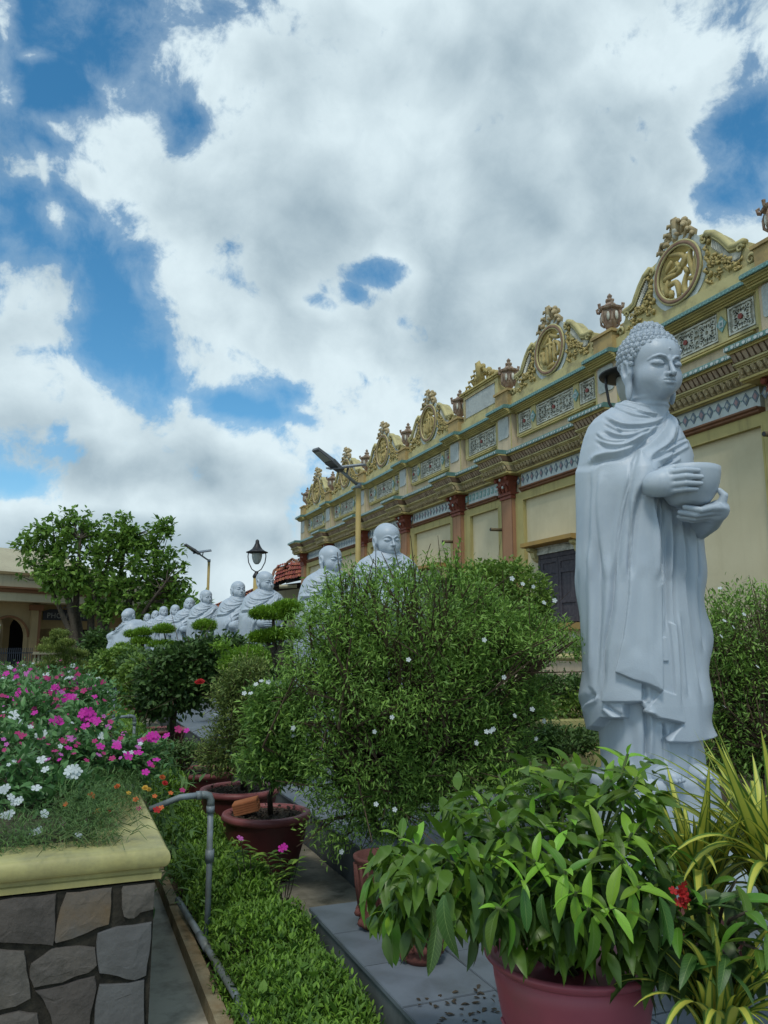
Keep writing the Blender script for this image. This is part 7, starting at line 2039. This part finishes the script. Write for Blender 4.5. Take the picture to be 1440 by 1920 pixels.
# foliage spilling over the planter's flank by the pipe, thin weeds between the stones
n = 900; P_ = np.stack([rg.uniform(.44, .74, n), rg.uniform(4.3, 7.2, n), rg.uniform(.25, .95, n)], -1)
part('flank_foliage', scatter_mesh('flank_foliage', LT_N, P_ - np.array(mr_base), rg.normal(size=(n, 3)) + np.array([.5, -.3, .2]), rg.uniform(.05, .09, n), tint=rg.uniform(0, .8, n)), M['leaf_fern'], mr)
# farther planters: smaller plants
fl2 = [(2, 8.3, 11.5), (3, 13.1, 16.4), (4, 17.9, 21.2)]
far_lab = ['pink periwinkles of the second planter', 'pink and white periwinkles of the third planter', 'pale far periwinkles of the fourth planter']
for q, (pi_, y0, y1) in enumerate(fl2):
    for k in range(5):
        xx = PX0 + .35 + (PX1 - PX0 - .7) * ((k * 2) % 5) / 4; yy = y0 + (y1 - y0) * (k + .5) / 5
        rg2 = np.random.default_rng(200 + q * 10 + k); base = (xx, yy, .78)
        P_, d_, br_, cc_ = clumps([(np.array([xx, yy, .92]), np.array([.6, .55, .27]))], 90, 11, .06, rg2, (.4, 1.0), .5, bottom=.79)
        pos_w = ['at its near left corner', 'at its near right side', 'in its middle', 'at its far left side', 'at its far right corner'][k]
        t = thing('periwinkle_plant', far_lab[q] + ', the one ' + pos_w, 'flower', base, group='periwinkles in the far planters')
        part('foliage', scatter_mesh('foliage', LT_P, P_ - np.array(base), d_, .075 * rg2.uniform(.7, 1.2, len(P_)), tint=br_), M['leaf_peri'] if q < 2 else M['leaf_fern'], t)
        tops = cc_[cc_[:, 2] > .95]
        for j in rg2.choice(len(tops), min(9, len(tops)), replace=False):
            put_flower(rg2.choice(['pink', 'rose', 'pink', 'white', 'rose', 'lilac']), tops[j] + np.array([0, -.03, .05]), .035 + .02 * rg2.random(), t)

# ---- the large-leaved plant in the pink pot: every leaf its own object
def big_leaf(w_, droop, curl, seed, n=7, m=3):
    rr = np.random.default_rng(seed); V = []; T_ = []
    for i in range(n + 1):
        y = i / n; ww = w_ * (math.sin(PI * min(1, y * .93 + .035)) ** .85) * (1 - .25 * y) * .5
        if i == n: ww = .002
        zc = -droop * y ** 2 + .04 * math.sin(PI * y)
        for j in range(-m, m + 1):
            s_ = j / m
            V.append((ww * s_, y, zc + curl * ww * (abs(s_) ** 1.3) - .010 * math.sin(PI * y) * math.cos(4.5 * PI * y) * abs(s_)))
            T_.append(1.0 if j == 0 else 0.0)
    k = 2 * m + 1
    F = [(i * k + j, i * k + j + 1, (i + 1) * k + j + 1, (i + 1) * k + j) for i in range(n) for j in range(k - 1)]
    return quick_mesh('leaf', V, [np.array(F)], True, tint=T_)
def _rib(g, col, oc):
    at = g.new('ShaderNodeAttribute', attribute_name='tint')
    sep = g.new('ShaderNodeSeparateXYZ'); g.l.new(oc, sep.inputs[0])
    # side veins run obliquely from the midrib
    ax = g.math('ABSOLUTE', sep.outputs[0])
    vv = g.math('SINE', g.math('MULTIPLY', g.math('SUBTRACT', sep.outputs[1], g.math('MULTIPLY', ax, 1.1)), 75.0))
    vm = g.mapr(vv, .80, 1.0, 0, .35)
    c = g.mix(vm, col, (.16, .26, .07))
    return g.mix(g.mapr(at.outputs['Fac'], .80, 1.0, 0, .75), c, (.22, .33, .10))
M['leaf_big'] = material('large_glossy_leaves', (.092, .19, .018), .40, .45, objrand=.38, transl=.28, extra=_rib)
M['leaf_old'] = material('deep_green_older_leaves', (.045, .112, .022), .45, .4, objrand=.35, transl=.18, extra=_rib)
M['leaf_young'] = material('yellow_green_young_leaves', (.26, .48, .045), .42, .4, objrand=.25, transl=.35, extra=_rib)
LV = {}
for kd in ('leaf_big', 'leaf_old', 'leaf_young'):
    LV[kd] = []
    for q, (w_, dr, cu) in enumerate([(.37, .22, .30), (.40, .40, .22), (.34, .08, .42), (.38, .62, .25)]):
        me = big_leaf(w_, dr, cu, q); me.materials.append(M[kd]); LV[kd].append(me)
def put_leaf(parent, p, d, L, kind_, var, roll=0.0):
    o = bpy.data.objects.new('leaf', LV[kind_][var]); COL.objects.link(o); o.parent = parent
    d = Vector(d).normalized(); up = Vector((0, 0, 1)); x = d.cross(up)
    if x.length < 1e-3: x = Vector((1, 0, 0))
    x.normalize(); z = x.cross(d)
    R_ = Matrix((x, d, z)).transposed() @ Matrix.Rotation(roll, 3, 'Y')
    o.rotation_mode = 'QUATERNION'; o.rotation_quaternion = R_.to_quaternion(); o.location = Vector(p) - wloc(parent); o.scale = (L, L, L); return o
plant = thing('large_leaved_plant', 'lush large-leaved plant with yellow-green tips growing from the pink pot', 'plant', (PK[0], PK[1], .63))
shoots = [(1177, 1402, 2.15, 1), (1195, 1445, 2.1, 0), (1030, 1425, 2.35, 1), (1010, 1450, 2.4, 0), (962, 1462, 2.4, 0), (1050, 1470, 2.25, 1), (905, 1500, 2.35, 0), (835, 1545, 2.3, 1), (870, 1520, 2.35, 0), (1110, 1500, 2.2, 0), (1128, 1562, 1.95, 1), (1000, 1520, 2.15, 0), (945, 1545, 2.15, 0),
          (1215, 1520, 2.1, 0), (760, 1600, 2.3, 0), (838, 1600, 2.1, 1), (1040, 1580, 1.98, 0), (905, 1620, 2.0, 0), (1170, 1600, 1.92, 0), (1245, 1580, 2.0, 0), (980, 1640, 1.92, 1), (700, 1620, 2.35, 0), (835, 1690, 2.0, 1), (720, 1700, 2.2, 0), (1080, 1660, 1.86, 1), (1105, 1690, 1.84, 0), (1200, 1650, 1.9, 1), (1150, 1690, 1.84, 1),
          (930, 1690, 1.92, 0), (1260, 1640, 2.0, 0), (1075, 1530, 2.1, 0), (790, 1650, 2.15, 0), (715, 1610, 2.3, 1), (745, 1555, 2.35, 0), (1145, 1450, 2.15, 1), (935, 1440, 2.45, 1), (1085, 1430, 2.3, 0), (880, 1580, 2.1, 1), (1000, 1600, 1.98, 1), (1060, 1620, 1.9, 0), (1185, 1550, 2.0, 1), (960, 1590, 2.02, 0), (775, 1570, 2.3, 1)]
rg = np.random.default_rng(300); st = MB()
root = Vector((PK[0], PK[1], .65)); cnt = 0
for (px, py, D, young) in shoots:
    tip = Vector(at_depth(px, py + 12, D)); dirn = (tip - root); dirn.z *= .8; b0_ = root + Vector((rg.uniform(-.08, .08), rg.uniform(-.08, .08), 0))
    mid = b0_.lerp(tip, .5) + Vector((0, 0, .06)); st.tube([b0_, mid, tip], [.007, .0055, .004], 6)
    axis = (tip - mid).normalized()
    a0 = rg.uniform(0, 6)
    side = Vector((1, 0, 0)) if abs(axis.x) < .8 else Vector((0, 1, 0)); u_ = axis.cross(side).normalized(); v_ = axis.cross(u_)
    for q in range(6):
        a = a0 + q * 2.4; back = q * .013; out = u_ * math.cos(a) + v_ * math.sin(a)
        if q < 1: d = axis * .9 + out * .25; L = rg.uniform(.04, .065); kd = 'leaf_young' if young or q == 0 else 'leaf_big'
        else: d = out + axis * (.40 - .10 * q) + Vector((0, 0, .12 - .05 * q)); L = rg.uniform(.068, .108); kd = 'leaf_young' if (young and q < 5) or q == 2 else 'leaf_big'
        put_leaf(plant, tip - axis * back, d, L, kd, int(rg.integers(4)), rg.uniform(-.5, .5)); cnt += 1
# the leaves inside the bush, past the number built singly
def leaf_bulk(name, parent, boxes, mat, seed, w_=.38, drop=.35, Lr=(.062, .10)):
    rr = np.random.default_rng(seed); P_ = []; D_ = []
    for (x0, x1, y0, y1, d0, d1, n, dz) in boxes:
        for _ in range(n):
            P_.append(at_depth(rr.uniform(x0, x1), rr.uniform(y0, y1), rr.uniform(d0, d1))); v = rr.normal(size=3) * .6; v[2] = v[2] * .5 + dz; v[1] -= .25; D_.append(v)
    P_ = np.array(P_); org = np.array(wloc(parent))
    tp_ = leaf_template(w_, .3, drop, 4)
    part(name, scatter_mesh(name, tp_, P_ - org, np.array(D_), rr.uniform(*Lr, len(P_)), roll=rr.uniform(-.7, .7, len(P_)), smooth=True), mat, parent, kind='stuff')
leaf_bulk('inner_leaves', plant, [(690, 800, 1580, 1720, 2.2, 2.4, 110, -.3), (830, 1240, 1480, 1600, 2.05, 2.5, 280, .0), (720, 1260, 1580, 1700, 2.0, 2.4, 330, -.25), (760, 1240, 1640, 1720, 2.0, 2.25, 190, -.6), (950, 1235, 1700, 1790, 1.98, 2.2, 150, -.35), (980, 1230, 1430, 1520, 2.2, 2.5, 90, .2)], M['leaf_big'], 310)
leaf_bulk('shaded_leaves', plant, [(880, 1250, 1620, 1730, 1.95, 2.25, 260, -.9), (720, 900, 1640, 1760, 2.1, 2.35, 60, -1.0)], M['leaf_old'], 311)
# older leaves hanging in the shade under the canopy
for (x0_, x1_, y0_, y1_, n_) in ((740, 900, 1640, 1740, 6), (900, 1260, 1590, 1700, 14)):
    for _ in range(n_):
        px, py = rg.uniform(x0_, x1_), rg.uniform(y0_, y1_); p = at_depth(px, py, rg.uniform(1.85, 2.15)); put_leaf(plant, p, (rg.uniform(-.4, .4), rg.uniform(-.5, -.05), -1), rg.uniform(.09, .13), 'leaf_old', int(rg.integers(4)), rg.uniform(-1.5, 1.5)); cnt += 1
for (px, py, D, dx, L) in ((735, 1700, 2.2, -.1, .16), (770, 1700, 2.2, .1, .15), (905, 1680, 2.0, 0, .12), (880, 1650, 2.05, .1, .13), (1110, 1720, 1.83, .0, .12), (700, 1640, 2.25, -.7, .13)):
    put_leaf(plant, at_depth(px, py, D), (dx, -.15, -1), L, 'leaf_big', 1, rg.uniform(-.3, .3))
part('stems', st, M['stem_green'], plant, True)

# ---- broad darker plant with a red flower, right foreground
ix = thing('red_flowering_shrub', 'dark green shrub with one red flower head beside the pink pot', 'plant', tuple(at_depth(1330, 1800, 2.1)))
st = MB(); rb = Vector(wloc(ix))
for (px, py, D) in [(1290, 1665, 2.0), (1380, 1650, 2.0), (1270, 1720, 1.95), (1330, 1700, 1.95), (1400, 1710, 1.9), (1430, 1680, 2.0), (1300, 1780, 1.95), (1360, 1790, 1.9), (1420, 1780, 1.85), (1255, 1790, 2.05), (1440, 1740, 1.85)]:
    tip = Vector(at_depth(px, py, D)); st.tube([rb, rb.lerp(tip, .6) + Vector((0, 0, .03)), tip], [.006, .005, .003], 6); a0 = rg.uniform(0, 6)
    for q in range(5):
        a = a0 + q * 2.4; d = Vector((math.cos(a), math.sin(a), rg.uniform(-.5, .25)))
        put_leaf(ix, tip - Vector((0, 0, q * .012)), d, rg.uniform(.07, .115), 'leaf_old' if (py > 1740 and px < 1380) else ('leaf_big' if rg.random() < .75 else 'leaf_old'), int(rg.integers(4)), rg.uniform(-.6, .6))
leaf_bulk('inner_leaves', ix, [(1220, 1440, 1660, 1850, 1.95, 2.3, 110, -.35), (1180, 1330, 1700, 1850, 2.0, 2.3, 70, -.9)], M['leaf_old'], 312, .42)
part('stems', st, M['bark'], ix, True)
for q in range(16):
    px, py = 1280 + rg.normal() * 9, 1680 + rg.normal() * 10; put_flower('red', at_depth(px, py, 1.93), .012, ix, face=(rg.normal() * .5, -1, rg.normal() * .5))

# ---- striped blades at the right edge
def blade_mesh(L, w_, bend, tw, seed):
    rr = np.random.default_rng(seed); n = 14; V = []; T_ = []; p = np.zeros(3); ang = math.radians(82)
    for i in range(n + 1):
        t = i / n; ang2 = ang - bend * t ** 1.4
        if i: p = p + np.array([0, math.cos(ang2), math.sin(ang2)]) * L / n
        ww = w_ * (min(1, .55 + t * 2.2)) * (1 - t ** 2.6) * .5 + .0006
        for j, s_ in enumerate((-1, -.72, -.3, 0, .3, .72, 1)):
            V.append((p[0] + ww * s_ * math.cos(tw * t), p[1] + ww * s_ * math.sin(tw * t) * .3, p[2] + ww * (abs(s_) ** 1.5) * .35)); T_.append((0, .35, .9, 1, .9, .35, 0)[j])
    F = [(i * 7 + j, i * 7 + j + 1, (i + 1) * 7 + j + 1, (i + 1) * 7 + j) for i in range(n) for j in range(6)]
    me = quick_mesh('blade', V, [np.array(F)], True, tint=T_); me.materials.append(M['leaf_stripe']); return me
BM = [blade_mesh(1, .085, b, t, i) for i, (b, t) in enumerate(((.5, .3), (1.0, .5), (1.7, -.4), (2.3, .4), (2.9, .2), (.15, .1)))]
def put_blade(parent, p, az, lean, L, var, wide=1.0):
    o = bpy.data.objects.new('blade', BM[var]); COL.objects.link(o); o.parent = parent; o.location = Vector(p) - wloc(parent)
    o.rotation_euler = (lean, 0, az); o.scale = (L * wide, L, L); return o
for (bpx, bpy_, D, lab, n_, L0) in [(1315, 1725, 2.35, 'yellow-striped blade plant standing upright just right of the pink pot', 84, .46), (1470, 1730, 2.25, 'yellow-striped blade plant arching in from the right edge', 90, .55), (1350, 1975, 1.95, 'yellow-striped blades hanging down in the lower right corner', 60, .36)]:
    b = at_depth(bpx, bpy_, D); t = thing('striped_blade_plant', lab, 'plant', tuple(b), group='yellow-striped blade plants')
    for q in range(n_):
        az = q * 2.399 + rg.uniform(-.2, .2); var = [5, 0, 1, 1, 2, 2, 3, 1][int(q % 8)]
        put_blade(t, Vector(b) + Vector((rg.uniform(-.03, .03), rg.uniform(-.03, .03), 0)), az, rg.uniform(-.25, .05), L0 * rg.uniform(.7, 1.15), var, 1.0)
# litter of dry leaves on the platform by the pot, and weeds at its foot
rg = np.random.default_rng(400); n = 260
P_ = np.stack([rg.uniform(1.25, 1.75, n), rg.uniform(2.0, 2.75, n), np.full(n, .354)], -1) 
P_[:, 0] += rg.normal(size=n) * .05
part('leaf_litter', scatter_mesh('leaf_litter', LT_O, P_, rg.normal(size=(n, 3)) * np.array([1, 1, .12]), rg.uniform(.015, .035, n), tint=rg.uniform(0, 1, n)), M['soil'], None, kind='stuff')
